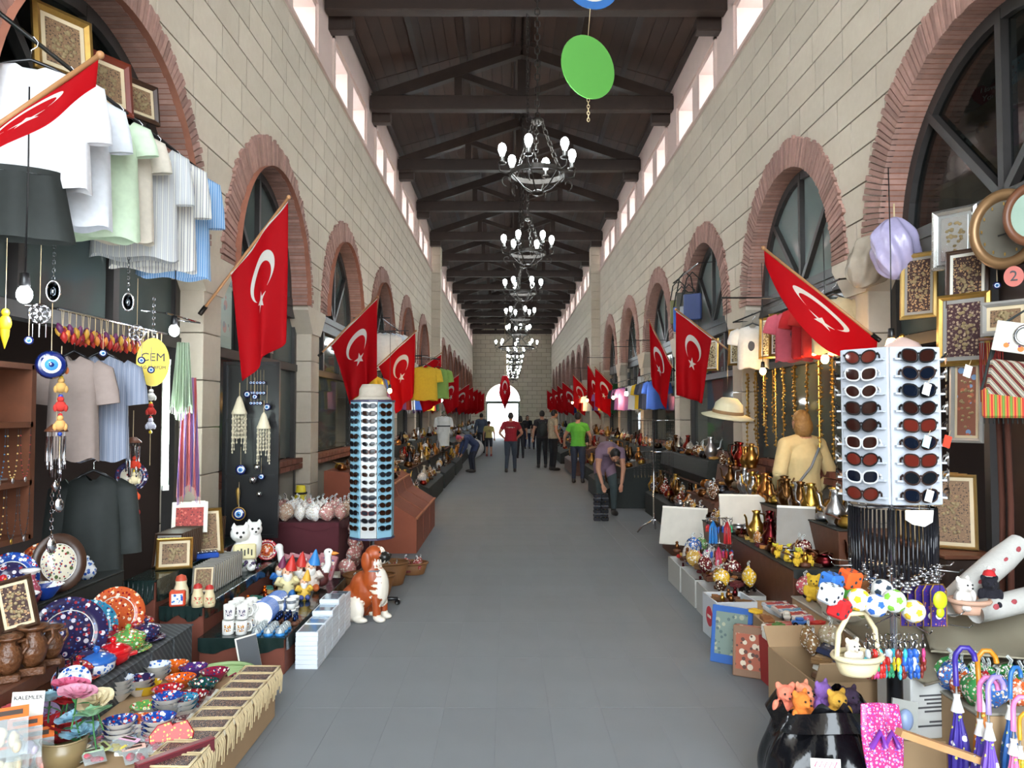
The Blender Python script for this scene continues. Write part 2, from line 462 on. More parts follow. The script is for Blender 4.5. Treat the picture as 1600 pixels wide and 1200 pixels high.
        if ai < 7:
            for q in range(4):
                pa = MB(); a0, a1 = PI * q / 4 + .03, PI * (q + 1) / 4 - .03
                arcp = [(c + math.cos(a0 + (a1 - a0) * k / 6) * (RI - .07), SPR + .05 + math.sin(a0 + (a1 - a0) * k / 6) * (RI - .09)) for k in range(7)]
                poly = [(c + math.cos((a0 + a1) / 2) * .06, SPR + .07)] + arcp; n = len(poly)
                pa.add([(xw + sx * .012, *p) for p in poly] + [(xw + sx * .02, *p) for p in poly], [tuple(range(n)), tuple(range(n, 2 * n))[::-1]])
                struct('pane', pa, mClear if ai == 1 else mGlass, parent=win)
        if ai != 1:
            cu = MB(); poly = [(c + math.cos(PI * k / 16) * (RI + .2), SPR + math.sin(PI * k / 16) * (RI + .2)) for k in range(17)]
            cu.add([(xw + sx * .12, *p) for p in poly] + [(xw + sx * .16, *p) for p in poly], [tuple(range(17)), tuple(range(17, 34))[::-1]])
            struct('reflection_board', cu, mReflect, parent=win)  # added board: its colour gives the panes the flat grey-green of reflecting glass
    # the dark shops behind
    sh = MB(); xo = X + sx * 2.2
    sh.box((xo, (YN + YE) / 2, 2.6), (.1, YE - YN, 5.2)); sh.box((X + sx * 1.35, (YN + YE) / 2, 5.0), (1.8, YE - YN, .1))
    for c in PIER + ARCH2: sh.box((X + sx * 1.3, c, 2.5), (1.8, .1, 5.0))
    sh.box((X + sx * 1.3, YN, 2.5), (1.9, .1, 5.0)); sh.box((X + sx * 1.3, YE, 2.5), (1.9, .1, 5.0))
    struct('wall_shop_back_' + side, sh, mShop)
    return wall
side_wall('left', XL); side_wall('right', XR)

# end wall with its archway to the street
ew = MB(); ac, ar, asp = -.42, 1.2, 2.6
ys = [XL - .1] + [ac + ar * math.sin(PI / 2 * k / 10) for k in range(-10, 11)] + [XR + .1]
for a, b in zip(ys, ys[1:]):
    za = asp + math.sqrt(max(0, ar * ar - (a - ac) ** 2)) if abs(a - ac) <= ar + 1e-6 else 0
    zb = asp + math.sqrt(max(0, ar * ar - (b - ac) ** 2)) if abs(b - ac) <= ar + 1e-6 else 0
    if abs((a + b) / 2 - ac) > ar: za = zb = 0
    ew.add([(a, YE, za), (b, YE, zb), (b, YE, 9), (a, YE, 9), (a, YE + 1.1, za), (b, YE + 1.1, zb), (b, YE + 1.1, 9), (a, YE + 1.1, 9)], [(0, 1, 2, 3), (7, 6, 5, 4), (0, 4, 5, 1)])
for s_ in (-1, 1): ew.box((ac + s_ * (ar + .005), YE + .55, asp / 2), (.02, 1.1, asp))
def ashlar():
    m, nt, ns, ln, b = newmat('end_wall_ashlar')
    tc = ns.new('ShaderNodeTexCoord'); mp = ns.new('ShaderNodeMapping'); mp.inputs['Rotation'].default_value = (PI / 2, 0, 0)
    br = ns.new('ShaderNodeTexBrick'); ln.new(tc.outputs['Object'], mp.inputs[0]); ln.new(mp.outputs[0], br.inputs['Vector'])
    br.inputs['Color1'].default_value = (*rgb('#d0c4ae'), 1); br.inputs['Color2'].default_value = (*rgb('#c3b6a0'), 1); br.inputs['Mortar'].default_value = (*rgb('#8a7d6c'), 1)
    br.inputs['Scale'].default_value = 1; br.inputs['Brick Width'].default_value = .66; br.inputs['Row Height'].default_value = .3; br.inputs['Mortar Size'].default_value = .012
    ln.new(br.outputs[0], b.inputs['Base Color']); b.inputs['Roughness'].default_value = .85; return m
wall_back = struct('wall_back', ew, ashlar())
dr = MB(); dr.box((ac, YE + .6, asp - .12), (2 * ar, .14, .2)); dr.box((ac - ar + .06, YE + .6, 1.25), (.12, .12, 2.5)); dr.box((ac + ar - .06, YE + .6, 1.25), (.12, .12, 2.5))
door = struct('door_1', dr, M('green_door_frame', '#4c5a52', .6))
gnd = MB(); gnd.box((0, 70, -.12), (60, 30, .2)); gnd.box((0, -16, -.12), (60, 26, .2)); struct('street_ground', gnd, M('street_paving', '#b9b4aa', .8))

# roof: boards, purlins, trusses
RISE = .82; roof = MB(); zr0 = EAVE + .28
for s_ in (-1, 1):
    xe = XL - .1 if s_ < 0 else XR + .1
    vs = [(xe, YN, zr0), (XC, YN, zr0 + RISE), (XC, YE + 1, zr0 + RISE), (xe, YE + 1, zr0)]
    roof.add(vs + [(a, b, c + .08) for a, b, c in vs], [(0, 1, 2, 3), (7, 6, 5, 4)])
ceil = struct('ceiling', roof, M('roof_sheathing', '#21150f', .8, var=.4))
HW = (XR - XL) / 2; sl_len = math.hypot(HW + .1, RISE); sang = math.atan2(RISE, HW + .1)
bd = MB(); bd.box((0, 0, 0), (.19, 1, .02)); bdm = bd.mesh('roof_board', [mBoard]); nbd = 0
for s_ in (-1, 1):
    for k in range(15):
        for a, b in zip(BEAM, BEAM[1:]):
            if b < 9 or a > 36: continue
            t = (k + .5) / 15; x = XC + s_ * (HW + .1) * (1 - t); z = zr0 + RISE * t - .018
            if nbd < 296: link('roof_board', bdm, ceil, (x, (a + b) / 2, z), (0, s_ * sang, 0), (1, b - a - .02, 1)); nbd += 1
for s_ in (-1, 1):
    for t in (.03, .34, .66, .97):
        pu = MB(); x = XC + s_ * (HW + .05) * (1 - t); z = zr0 + RISE * t - .085
        pu.box((0, 0, 0), (.09, YE - YN, .12), 0, TR(x, (YN + YE) / 2, z) @ rotm(0, s_ * sang, 0))
        struct('purlin', pu, mRoof, parent=ceil)
CH0 = 7.23
def bar(mb, a, b, w, h):
    a, b = Vector(a), Vector(b); d = b - a; ang = math.atan2(d.z, d.x)
    mb.box((0, 0, 0), (d.length, w, h), 0, TR(*((a + b) / 2)) @ rotm(0, -ang, 0))
ctr = MB(); ctr.bev((0, 0, 0), (2 * HW - .02, .2, .26), .012); ctm = ctr.mesh('bottom_chord', [mRoof])
for bi, by in enumerate(BEAM):
    t = link('roof_truss', None, None, (XC, by, CH0)); tag(t, 'dark timber roof truss, the %s one down the hall' % ORD[bi], 'roof truss', 'roof trusses'); t['kind'] = 'structure'
    t.name = 'trim_%d' % (60 + bi); del t['category']; del t['group']
    link('bottom_chord', ctm, t, (0, 0, .13))
    zt = zr0 - CH0 - .2
    for s_ in (-1, 1):
        m_ = MB(); bar(m_, (s_ * (HW - .05), 0, .2), (0, 0, zt + RISE - .05), .16, .2); struct('principal_rafter', m_, mRoof, parent=t)
        m_ = MB(); x = s_ * HW * .42; m_.box((x, 0, .26 + .26), (.14, .14, .56)); struct('queen_post', m_, mRoof, parent=t)
        m_ = MB(); bar(m_, (x, 0, .68), (s_ * .08, 0, .3), .12, .12); struct('brace', m_, mRoof, parent=t)
    m_ = MB(); m_.box((0, 0, .55), (.16, .16, .75)); struct('king_post', m_, mRoof, parent=t)
# roof corbels on the wall heads
cb = MB(); cb.bev((0, 0, 0), (.36, .2, .2), .015); cbm = cb.mesh('corbel', [mRoof])
for by in BEAM[1:12]:
    link('corbel', cbm, ceil, (XL + .16, by + .32, CH0 - .02)); link('corbel', cbm, ceil, (XR - .16, by + .32, CH0 - .02))
# ------------------------------------------------------------------ shared materials for goods
mPaint = M('paint', None, .5); mGlossC = M('glazed', None, .12, var=.06, coat=.6); mCloth = M('cloth', None, .9, var=.12, scale=30)
mPlas = M('plastic', None, .3, var=.05); mMetC = M('metal_colour', None, .3, 1., var=.1); mCard = M('card', None, .75, var=.08)
mWhite = M('white_glaze', '#e4e2dc', .2, var=.04); mBlack = M('black_plastic', '#141416', .3, var=.1); mChrome = M('chrome', '#c9c9cc', .12, 1., var=.03)
mIron = M('wrought_iron', '#2b2622', .45, .7, var=.2); mBrass = M('brass', '#b08a3e', .3, 1., var=.15); mGold = M('gilt', '#a88444', .38, .8, var=.25, scale=30)
mWood = M('brown_wood', '#5b3420', .5, var=.35, scale=14, bmp=.15); mWoodL = M('light_wood', '#b98b5c', .55, var=.25, scale=14)
mDark = M('dark_cloth', '#1f2422', .75, var=.3, scale=20); mTerra = M('terracotta_cloth', '#8a4a34', .85, var=.15, scale=6)
mRope = M('twine', '#c8b28a', .9, var=.2, scale=60); mWicker = stripes('wicker', ['#6a4424', '#8a5e34', '#553418', '#7a5028'], 60, 'Z', .7, dist=3.)
mFilm = glassm('clear_film', '#eef2f2', .12, .08); mSmoke = glassm('smoked_film', '#8d97a0', .35, .1)
mCarton = M('cardboard', '#a98b68', .85, var=.12, scale=5); mPaper = M('paper', '#e6e2d6', .8, var=.04); mNavy = M('navy_glass', '#10205c', .08, var=.15, coat=.8)
mSkin = M('skin', '#b98468', .6, var=.06); mHairD = M('dark_hair', '#1d1512', .6, var=.3, scale=60)
mTeal = M('turq_glass', '#3f86c8', .1, var=.05); mEyeW = M('eye_white_glass', '#e8ecf0', .1, var=.02)

def fuse(mb, vox=.012, it=4, mats=()):
    """weld overlapping solids into one continuous skin; faces keep the colour of the nearest source"""
    from mathutils import kdtree
    me = mb.mesh('f', []); ob = bpy.data.objects.new('f', me)
    m = ob.modifiers.new('r', 'REMESH'); m.mode = 'VOXEL'; m.voxel_size = vox
    s_ = ob.modifiers.new('s', 'SMOOTH'); s_.factor = .5; s_.iterations = it
    r = evaluated(ob)
    kd = kdtree.KDTree(len(mb.f)); 
    for i, f in enumerate(mb.f):
        c = [sum(mb.v[k][a] for k in f) / len(f) for a in range(3)]; kd.insert(c, i)
    kd.balance(); out = MB(); out.v = [tuple(v.co) for v in r.vertices]
    for p in r.polygons:
        out.f.append(tuple(p.vertices)); out.m.append(mb.m[kd.find(p.center)[1]]); out.s.append(True); out.uv.append(None)
    nrm = [tuple(v.normal) for v in r.vertices]
    bpy.data.objects.remove(ob); bpy.data.meshes.remove(me); bpy.data.meshes.remove(r); out.nrm = nrm; return out
def skinof(fz, mis, off):   # clothing: the part of a fused body with these numbers, held off the skin
    out = MB(); idx = {}
    for f, m in zip(fz.f, fz.m):
        if m not in mis: continue
        g = []
        for k in f:
            if k not in idx:
                idx[k] = len(out.v); out.v.append(tuple(fz.v[k][a] + fz.nrm[k][a] * off for a in range(3)))
            g.append(idx[k])
        out.f.append(tuple(g)); out.m.append(0); out.s.append(True); out.uv.append(None)
    return out

# ------------------------------------------------------------------ flags
def flag_mat():
    m, nt, ns, ln, b = newmat('red_flag_with_white_crescent_and_star')
    tc = ns.new('ShaderNodeTexCoord'); sp = ns.new('ShaderNodeSeparateXYZ'); ln.new(tc.outputs['UV'], sp.inputs[0])
    # U along the hoist, V along the fly; work in units of the hoist width G
    x = mth(nt, 'MULTIPLY', sp.outputs[1], 1.5); y = mth(nt, 'SUBTRACT', sp.outputs[0], .5)
    def circ(cx, r):
        dx = mth(nt, 'SUBTRACT', x, cx); d2 = mth(nt, 'ADD', mth(nt, 'MULTIPLY', dx, dx), mth(nt, 'MULTIPLY', y, y)); return mth(nt, 'LESS_THAN', d2, r * r)
    cres = mth(nt, 'MULTIPLY', circ(.5, .25), mth(nt, 'SUBTRACT', 1., circ(.5625, .2)))
    Rs = .125; ri = Rs * .382; dx = mth(nt, 'SUBTRACT', x, .80)
    ang = mth(nt, 'ARCTAN2', y, mth(nt, 'MULTIPLY', dx, -1.)); rho = mth(nt, 'SQRT', mth(nt, 'ADD', mth(nt, 'MULTIPLY', dx, dx), mth(nt, 'MULTIPLY', y, y)))
    k = 2 * PI / 5; th = mth(nt, 'ABSOLUTE', mth(nt, 'SUBTRACT', mth(nt, 'FLOORED_MODULO', mth(nt, 'ADD', ang, k / 2), k), k / 2))
    px = mth(nt, 'MULTIPLY', rho, mth(nt, 'COSINE', th)); py = mth(nt, 'MULTIPLY', rho, mth(nt, 'SINE', th))
    nx, ny = ri * math.sin(PI / 5), Rs - ri * math.cos(PI / 5)
    star = mth(nt, 'LESS_THAN', mth(nt, 'ADD', mth(nt, 'MULTIPLY', px, nx), mth(nt, 'MULTIPLY', py, ny)), Rs * nx)
    w = mth(nt, 'MAXIMUM', cres, star)
    hoist = mth(nt, 'LESS_THAN', x, .035); w = mth(nt, 'MAXIMUM', w, hoist)
    c = mixc(nt, w, rgb('#c4101c'), rgb('#e8e4de'))
    ln.new(c, b.inputs['Base Color']); b.inputs['Roughness'].default_value = .7; b.inputs['Specular IOR Level'].default_value = .2
    tl = ns.new('ShaderNodeBsdfTranslucent'); ln.new(c, tl.inputs[0]); mx = ns.new('ShaderNodeMixShader'); mx.inputs[0].default_value = .25
    ln.new(b.outputs[0], mx.inputs[1]); ln.new(tl.outputs[0], mx.inputs[2]); ln.new(mx.outputs[0], ns['Material Output'].inputs[0])
    return m
mFlag = flag_mat()
mPole = M('flag_pole_wood', '#a9794f', .5, var=.15)
def flag(base, tip, u0, L, conv, label, lift=0., wav=.05, lens=False, group='flags on poles along the walls', seed=0):
    base, tip = Vector(base), Vector(tip); rr = random.Random(seed); ph = rr.random() * 6
    t = link('flag', None, None, base); tag(t, label, 'flag', group)
    pm = MB(); d = tip - base; pm.tube([(0, 0, 0), d * .5, d * 1.0], .012, 8); pm.ell(tuple(d * 1.01), .018, 8, 6)
    po = link('pole', pm.mesh('pole', [mPole]), t)
    bk = MB(); bk.cyl((0, 0, 0), tuple(d * .07), .02, 8); link('bracket', bk.mesh('bracket', [mIron]), po)
    a = d * u0
    def fn(u, v):
        h = a + (d - a) * u; side = Vector((d.x, d.y, 0)); 
        c = conv * (v ** .8); x = (d - h); 
        p = h + Vector((x.x, x.y, 0)) * c
        ln_ = L * (.78 + .22 * u)
        if lens: ln_ = L * (.05 + .95 * math.sin(PI * (.04 + .9 * u)) ** .8)
        p.z -= v * ln_ * (1 - lift * (1 - u))
        amp = wav * (.25 + v)
        p.y += amp * math.sin(u * 9 + ph + v * 1.5) ; p.x += amp * .35 * math.sin(u * 12 + ph * 2)
        return p
    m_ = MB(); m_.grid(fn, 28, 36); link('cloth', shell(m_, .003).mesh('cloth', [mFlag]), t)
    return t

# ------------------------------------------------------------------ lamps
mBulbW = glow('lit_bulb_white', '#eafaff', 55); mBulbY = glow('lit_bulb_warm', '#ffc878', 30); mBulbC = glow('lit_bulb_cool', '#eef7ff', 30); mTube = glow('lit_tube', '#e8fff4', 8)
def chain_mb(p0, p1, link_l=.035, r=.003):
    p0, p1 = Vector(p0), Vector(p1); n = max(3, int((p1 - p0).length / link_l)); mb = MB(); d = (p1 - p0).normalized(); q = d.to_track_quat('Z', 'Y').to_matrix().to_4x4()
    for i in range(n):
        c = p0.lerp(p1, (i + .5) / n); T = TR(*c) @ q @ rotm(0, 0, (i % 2) * PI / 2)
        w = link_l * .36; h = link_l * .66
        mb.tube([(w, 0, -h * .5), (w, 0, h * .5), (0, 0, h), (-w, 0, h * .5), (-w, 0, -h * .5), (0, 0, -h)], r, 4, 0, T, True)
    return mb
def chandelier_kit(Rr, nb, drop):
    ring = MB(); ring.lathe([(Rr, -.022), (Rr + .012, -.022), (Rr + .012, .022), (Rr, .022), (Rr, -.022)], 36, 0, None, False)
    hub = MB(); hub.lathe([(.001, .5), (.055, .5), (.06, .47), (.03, .45), (.001, .44)], 12); boss = MB(); boss.lathe([(.001, -.2), (.05, -.19), (.06, -.17), (.03, -.15), (.001, -.14)], 10)
    kit = [Pt('ring', ring, mIron), Pt('hub', hub, mIron), Pt('lower_boss', boss, mIron), Pt('ceiling_chain', chain_mb((0, 0, .5), (0, 0, drop), .06, .006), mIron)]
    for k in range(3):
        a = 2 * PI * k / 3 + .4
        kit.append(Pt('suspension_chain', chain_mb((.05 * math.cos(a), .05 * math.sin(a), .47), (Rr * math.cos(a), Rr * math.sin(a), .02), .05, .006), mIron))
    for k in range(nb):
        a = 2 * PI * k / nb + .25; ca, sa = math.cos(a), math.sin(a)
        def pt(r, z): return (r * ca, r * sa, z)
        arm = MB(); sc = []
        for i in range(22):     # S-scroll
            t = i / 21; an = 4.6 * t; rr = .06 * (1 - .72 * t); sc.append(pt(Rr + .045 + rr * math.cos(-PI / 2 + an), -.08 + rr * math.sin(-PI / 2 + an)))
        arm.tube(sc, .006, 5)
        arm.tube([pt(Rr, 0), pt(Rr + .06, -.02), pt(Rr + .11, .0), pt(Rr + .12, .05), pt(Rr + .09, .07)], .007, 5)
        arm.tube([pt(Rr, -.02), pt(Rr * .55, -.13), pt(.03, -.18)], .007, 5)
        ho = MB(); T = TR(*pt(Rr + .09, .06)); ho.lathe([(.001, 0), (.035, .005), (.04, .02), (.018, .03), (.018, .075), (.001, .076)], 8, 0, T)
        bu = MB(); bu.lathe([(.015, .07), (.02, .09), (.034, .125), (.036, .15), (.028, .178), (.012, .19), (.001, .191)], 10, 0, T)
        kit.append(Pt('arm', arm, mIron, sub=[Pt('lamp_holder', ho, mIron), Pt('bulb', bu, mBulbW)]))
    return kit
def lamp(loc, w, col, r):
    ld = bpy.data.lights.new('lamp_light', 'POINT'); ld.energy = w; ld.color = col; ld.shadow_soft_size = r; o = bpy.data.objects.new('lamp_light', ld); COL.objects.link(o); o.location = loc; return o
CK = chandelier_kit(.24, 6, 4.62); CKB = chandelier_kit(.6, 8, 4.62)
for i in range(13):
    y = 7.0 + 3.62 * i
    big = i == 5
    if i == 5: y = 26.2
    if i < 7: lamp((XC + .02, y, 3.95), 12 if big else 7, (.9, .97, 1), .26)
    place(CKB if big else CK, 'chandelier', ('wide wheel chandelier of wrought iron with eight bulbs, hanging by the pilasters' if big else
          'wrought iron chandelier with six lit bulbs, %s' % (['nearest of the row, below the green disc', 'second of the row from the camera', 'third of the row from the camera', 'fourth of the row from the camera', 'fifth of the row from the camera'] + ['%s of the row from the camera' % ORD[k] for k in range(5, 13)])[i]),
          'chandelier', (XC + .02, y, 3.87 + .02 * (i % 3)), (0, 0, i * .9), 1.0, 'chandeliers hanging down the middle of the hall')
def bulb_kit(mat, cord):
    c = MB(); c.tube([(0, 0, .1), (.005, 0, .1 + cord * .5), (0, 0, .1 + cord)], .004, 5); h = MB(); h.lathe([(.001, .055), (.02, .055), (.024, .06), (.02, .12), (.008, .125), (.001, .126)], 10)
    b = MB(); b.ell((0, 0, .02), (.034, .034, .042), 12, 8); return [Pt('bulb', b, mat), Pt('lamp_holder', h, mBlack), Pt('cord', c, mBlack)]
BY, BC = bulb_kit(mBulbY, .5), bulb_kit(mBulbC, .5)
BYs, BCs = bulb_kit(mBulbY, 1.1), bulb_kit(mBulbC, .9)

# ------------------------------------------------------------------ kits for goods
def lathe_kit(name, prof, n, mat): return [Pt(name, MB().lathe(prof, n), mat)]
mIzB = spots('painted_blue', '#1c3f8e', ['#dfe4ea', '#b8322c', '#3f78c4'], 34); mIzW = spots('painted_white', '#dfe3e6', ['#2e56a8', '#3c77c0'], 34)
mIzR = spots('painted_red', '#a5202a', ['#e0d4c8', '#d98c30', '#3a2b60'], 34); mIzG = spots('painted_green', '#5e9a4c', ['#dce4cc', '#c43c34', '#e8c860'], 34)
mIzO = spots('painted_orange', '#c0552c', ['#e8d8c0', '#8e1f24', '#e8a050'], 30); mIzT = spots('painted_teal', '#2f7ea0', ['#bfe0e8', '#1c3a6a', '#c8402c'], 34)
mIzN = spots('painted_night', '#2a2448', ['#d4cfd8', '#93303a', '#3c5c9c'], 26); mIzC = spots('painted_cream', '#d8cfb8', ['#4f5f3a', '#8e3030', '#3a4a80'], 30)
mIzA = spots('painted_any', None, ['#e6e2d4', '#26345e', '#a83030'], 36)
def bowl_kit(inner):
    b = MB().lathe([(.001, 0), (.03, 0), (.034, .006), (.055, .028), (.072, .048), (.074, .05)], 20); i = MB().lathe([(.074, .05), (.07, .049), (.05, .026), (.028, .01), (.001, .008)], 20)
    return [Pt('bowl_body', b, M('raw_clay_white', '#cfc8bc', .6, var=.06)), Pt('glazed_inside', i, inner)]
BOWLS = [bowl_kit(m) for m in (mIzW, mIzB, mIzR, mIzO, mIzG, mIzN, mIzT)]
def bowlc_kit(): 
    b = MB().lathe([(.001, 0), (.035, 0), (.045, .012), (.07, .045), (.08, .06)], 20); i = MB().lathe([(.08, .06), (.076, .058), (.06, .035), (.04, .014), (.001, .012)], 20)
    return [Pt('bowl_body', b, mGlossC), Pt('glazed_inside', i, mIzA)]
BOWLC = bowlc_kit()
def tureen_kit(m1, m2, plate=True):
    k = []
    if plate: k.append(Pt('saucer', MB().lathe([(.001, 0), (.05, 0), (.1, .014), (.125, .024), (.124, .028), (.06, .012), (.001, .012)], 24), m1))
    z = .012 if plate else 0
    T = TR(0, 0, z); k.append(Pt('pot_body', MB().lathe([(.001, 0), (.05, 0), (.058, .008), (.086, .03), (.09, .06), (.088, .07), (.001, .07)], 24, 0, T), m2))
    k.append(Pt('lid', MB().lathe([(.094, .07), (.096, .076), (.08, .092), (.045, .108), (.012, .114), (.001, .114)], 24, 0, T), m1,
                sub=[Pt('knob', MB().lathe([(.008, .112), (.011, .118), (.018, .13), (.014, .143), (.001, .148)], 12, 0, T), m1)]))
    return k
def plate_kit(m_rim, m_mid, r=.15):
    rim = MB().lathe([(.62 * r, .008), (.66 * r, .012), (.98 * r, .026), (r, .03), (.99 * r, .034), (.66 * r, .02), (.62 * r, .016)], 32); mid = MB().lathe([(.001, 0), (.62 * r, .0), (.635 * r, .012), (.62 * r, .0165), (.001, .012)], 32)
    ln_ = MB(); ln_.torus((0, 0, .0185), .64 * r, .003, 32, 4)
    T = TR(0, -.02, r * .97) @ rotm(PI / 2 - .22, 0, 0)
    for q in (rim, mid, ln_): q.v = [tuple(T @ Vector(v)) for v in q.v]
    st = MB(); st.tube([(-.05, -.07, .006), (-.05, -.03, .012), (-.05, .05, .05), (-.05, .03, .14)], .005, 5); st.tube([(.05, -.07, .006), (.05, -.03, .012), (.05, .05, .05), (.05, .03, .14)], .005, 5); st.tube([(-.05, .05, .05), (0, .09, .0), (.05, .05, .05)], .005, 5)
    return [Pt('rim', rim, m_rim), Pt('plate_centre', mid, m_mid), Pt('white_line', ln_, mWhite), Pt('stand', st, mBlack)]
VASE = lambda m: [Pt('vase_body', MB().lathe([(.001, 0), (.035, 0), (.05, .03), (.055, .06), (.035, .1), (.022, .13), (.024, .15)], 18), m), Pt('neck', MB().lathe([(.024, .15), (.04, .17), (.05, .176), (.048, .17), (.02, .15)], 18), mWhite)]
def jar_kit(m):
    return [Pt('jar_body', MB().lathe([(.001, 0), (.03, 0), (.05, .03), (.052, .06), (.034, .085), (.034, .09)], 16), m), Pt('lid', MB().lathe([(.038, .09), (.03, .104), (.012, .112), (.01, .12), (.014, .13), (.001, .138)], 14), m)]
def amphora_kit():
    mC = M('carved_walnut', '#5e3a22', .35, var=.5, scale=26, bmp=.9)
    b = MB(); b.lathe([(.001, .06), (.05, .06), (.08, .1), (.1, .17), (.09, .24), (.055, .29), (.06, .31)], 18); n = MB(); n.lathe([(.06, .31), (.1, .335), (.105, .35), (.07, .345), (.05, .31)], 18)
    f = MB(); f.bev((0, 0, .03), (.17, .17, .06), .012); h = []
    for s_ in (-1, 1): h.append(Pt('handle', MB().tube([(s_ * .06, 0, .3), (s_ * .12, 0, .31), (s_ * .13, 0, .25), (s_ * .095, 0, .2)], .014, 7), mC))
    return [Pt('body', b, mC), Pt('mouth', n, mC), Pt('foot', f, mC)] + h
def rose_kit():
    pet = []
    for L in range(4):
        n = 3 + L; r = .014 + .016 * L
        for k in range(n):
            mb = MB(); a = 2 * PI * k / n + L * .7
            def fn(u, v, a=a, r=r, L=L):
                t = (u - .5) * 2.6 / (1.1 + .12 * L); rr = r * (.45 + .6 * v) + .02 * L * v * v * .8; return Vector((rr * math.cos(a + t), rr * math.sin(a + t), (.07 - .01 * L) * v * (1 - .35 * (2 * u - 1) ** 2)))
            mb.grid(fn, 6, 5); pet.append((mb))
    mb = MB()
    for q in pet: mb.add(q.v, q.f, 0, True)
    st = MB(); st.tube([(0, 0, .0), (.004, .002, -.1), (0, 0, -.2)], .005, 6); lf = MB()
    for a in (0., 2.2):
        lf.grid(lambda u, v, a=a: Vector((math.cos(a) * .09 * u + math.sin(a) * .03 * math.sin(PI * u) * (v - .5), math.sin(a) * .09 * u - math.cos(a) * .03 * math.sin(PI * u) * (v - .5), -.05 + .05 * u - .03 * u * u)), 5, 3)
    return [Pt('petals', mb, M('felt_petals', None, .8, var=.15, scale=40)), Pt('stem', st, M('stem_green', '#2f6a34', .6), sub=[Pt('leaves', lf, M('leaf_green', '#3f8a48', .6))])]
ROSE = rose_kit()
def packet_kit(w=.11, h=.15):
    bag = MB(); bag.grid(lambda u, v: Vector(((u - .5) * w, -.012 * math.sin(PI * u) * math.sin(PI * min(1, v * 1.1)), v * h * .78)), 6, 6); bag.grid(lambda u, v: Vector(((.5 - u) * w, .012 * math.sin(PI * u) * math.sin(PI * min(1, v * 1.1)), v * h * .78)), 6, 6)
    hd = MB(); hd.box((0, 0, h * .88), (w, .006, h * .24)); pr = MB(); pr.box((0, -.004, h * .88), (w * .7, .002, h * .1)); it = MB()
    for k in range(5): it.ell((R.uniform(-.3, .3) * w, 0, R.uniform(.1, .6) * h), (R.uniform(.012, .022), .009, R.uniform(.012, .03)), 8, 6)
    return [Pt('bag', bag, mFilm), Pt('header_card', hd, mCard, sub=[Pt('print', pr, M('print_dark', '#3a2a20', .7))]), Pt('contents', it, mPlas)]
PACK = [packet_kit(), packet_kit(.1, .13), packet_kit(.13, .12)]
def mug_kit(motif):
    b = MB().lathe([(.001, 0), (.036, 0), (.039, .004), (.04, .095), (.037, .095), (.036, .01), (.001, .01)], 20); h = MB().tube([(.039, 0, .078), (.062, 0, .078), (.07, 0, .05), (.06, 0, .022), (.039, 0, .018)], .006, 7)
    d = MB().lathe([(.0405, .025), (.0405, .07)], 8, 0, None, True, None, -PI / 2 - .55, -PI / 2 + .55)
    return [Pt('mug_body', b, mWhite, sub=[Pt('print', d, motif)]), Pt('handle', h, mWhite)]
mMot = [spots('print_flowers', '#e4e2dc', ['#c07a28', '#6a3a20', '#d8a040'], 70, .25, thr=.42), spots('print_dark_motif', '#e4e2dc', ['#4a4a60', '#80687a'], 70, .25, thr=.42)]
MUG = [mug_kit(m) for m in mMot]
def box_kit(w, d, h, printed=True, lid=False, mat=None, pmat=None):
    mat = mat or mCard; b = MB(); b.bev((0, 0, h / 2), (w, d, h), min(.006, h * .12)); k = Pt('box_body', b, mat)
    if printed:
        p = MB(); p.box((0, -d / 2 - .0015, h / 2), (w * .8, .002, h * .7)); p2 = MB(); p2.box((0, 0, h + .0015), (w * .82, d * .8, .002))
        k['sub'] = [Pt('printed_front', p, pmat or spots('box_print', None, ['#e8e0d0', '#b03028', '#305890'], 20, .5)), Pt('printed_top', p2, pmat or _mats['box_print'])]
    if lid:
        l = MB(); l.bev((0, 0, h), (w + .01, d + .01, .03), .005); return [k, Pt('lid', l, mat)]
    return [k]
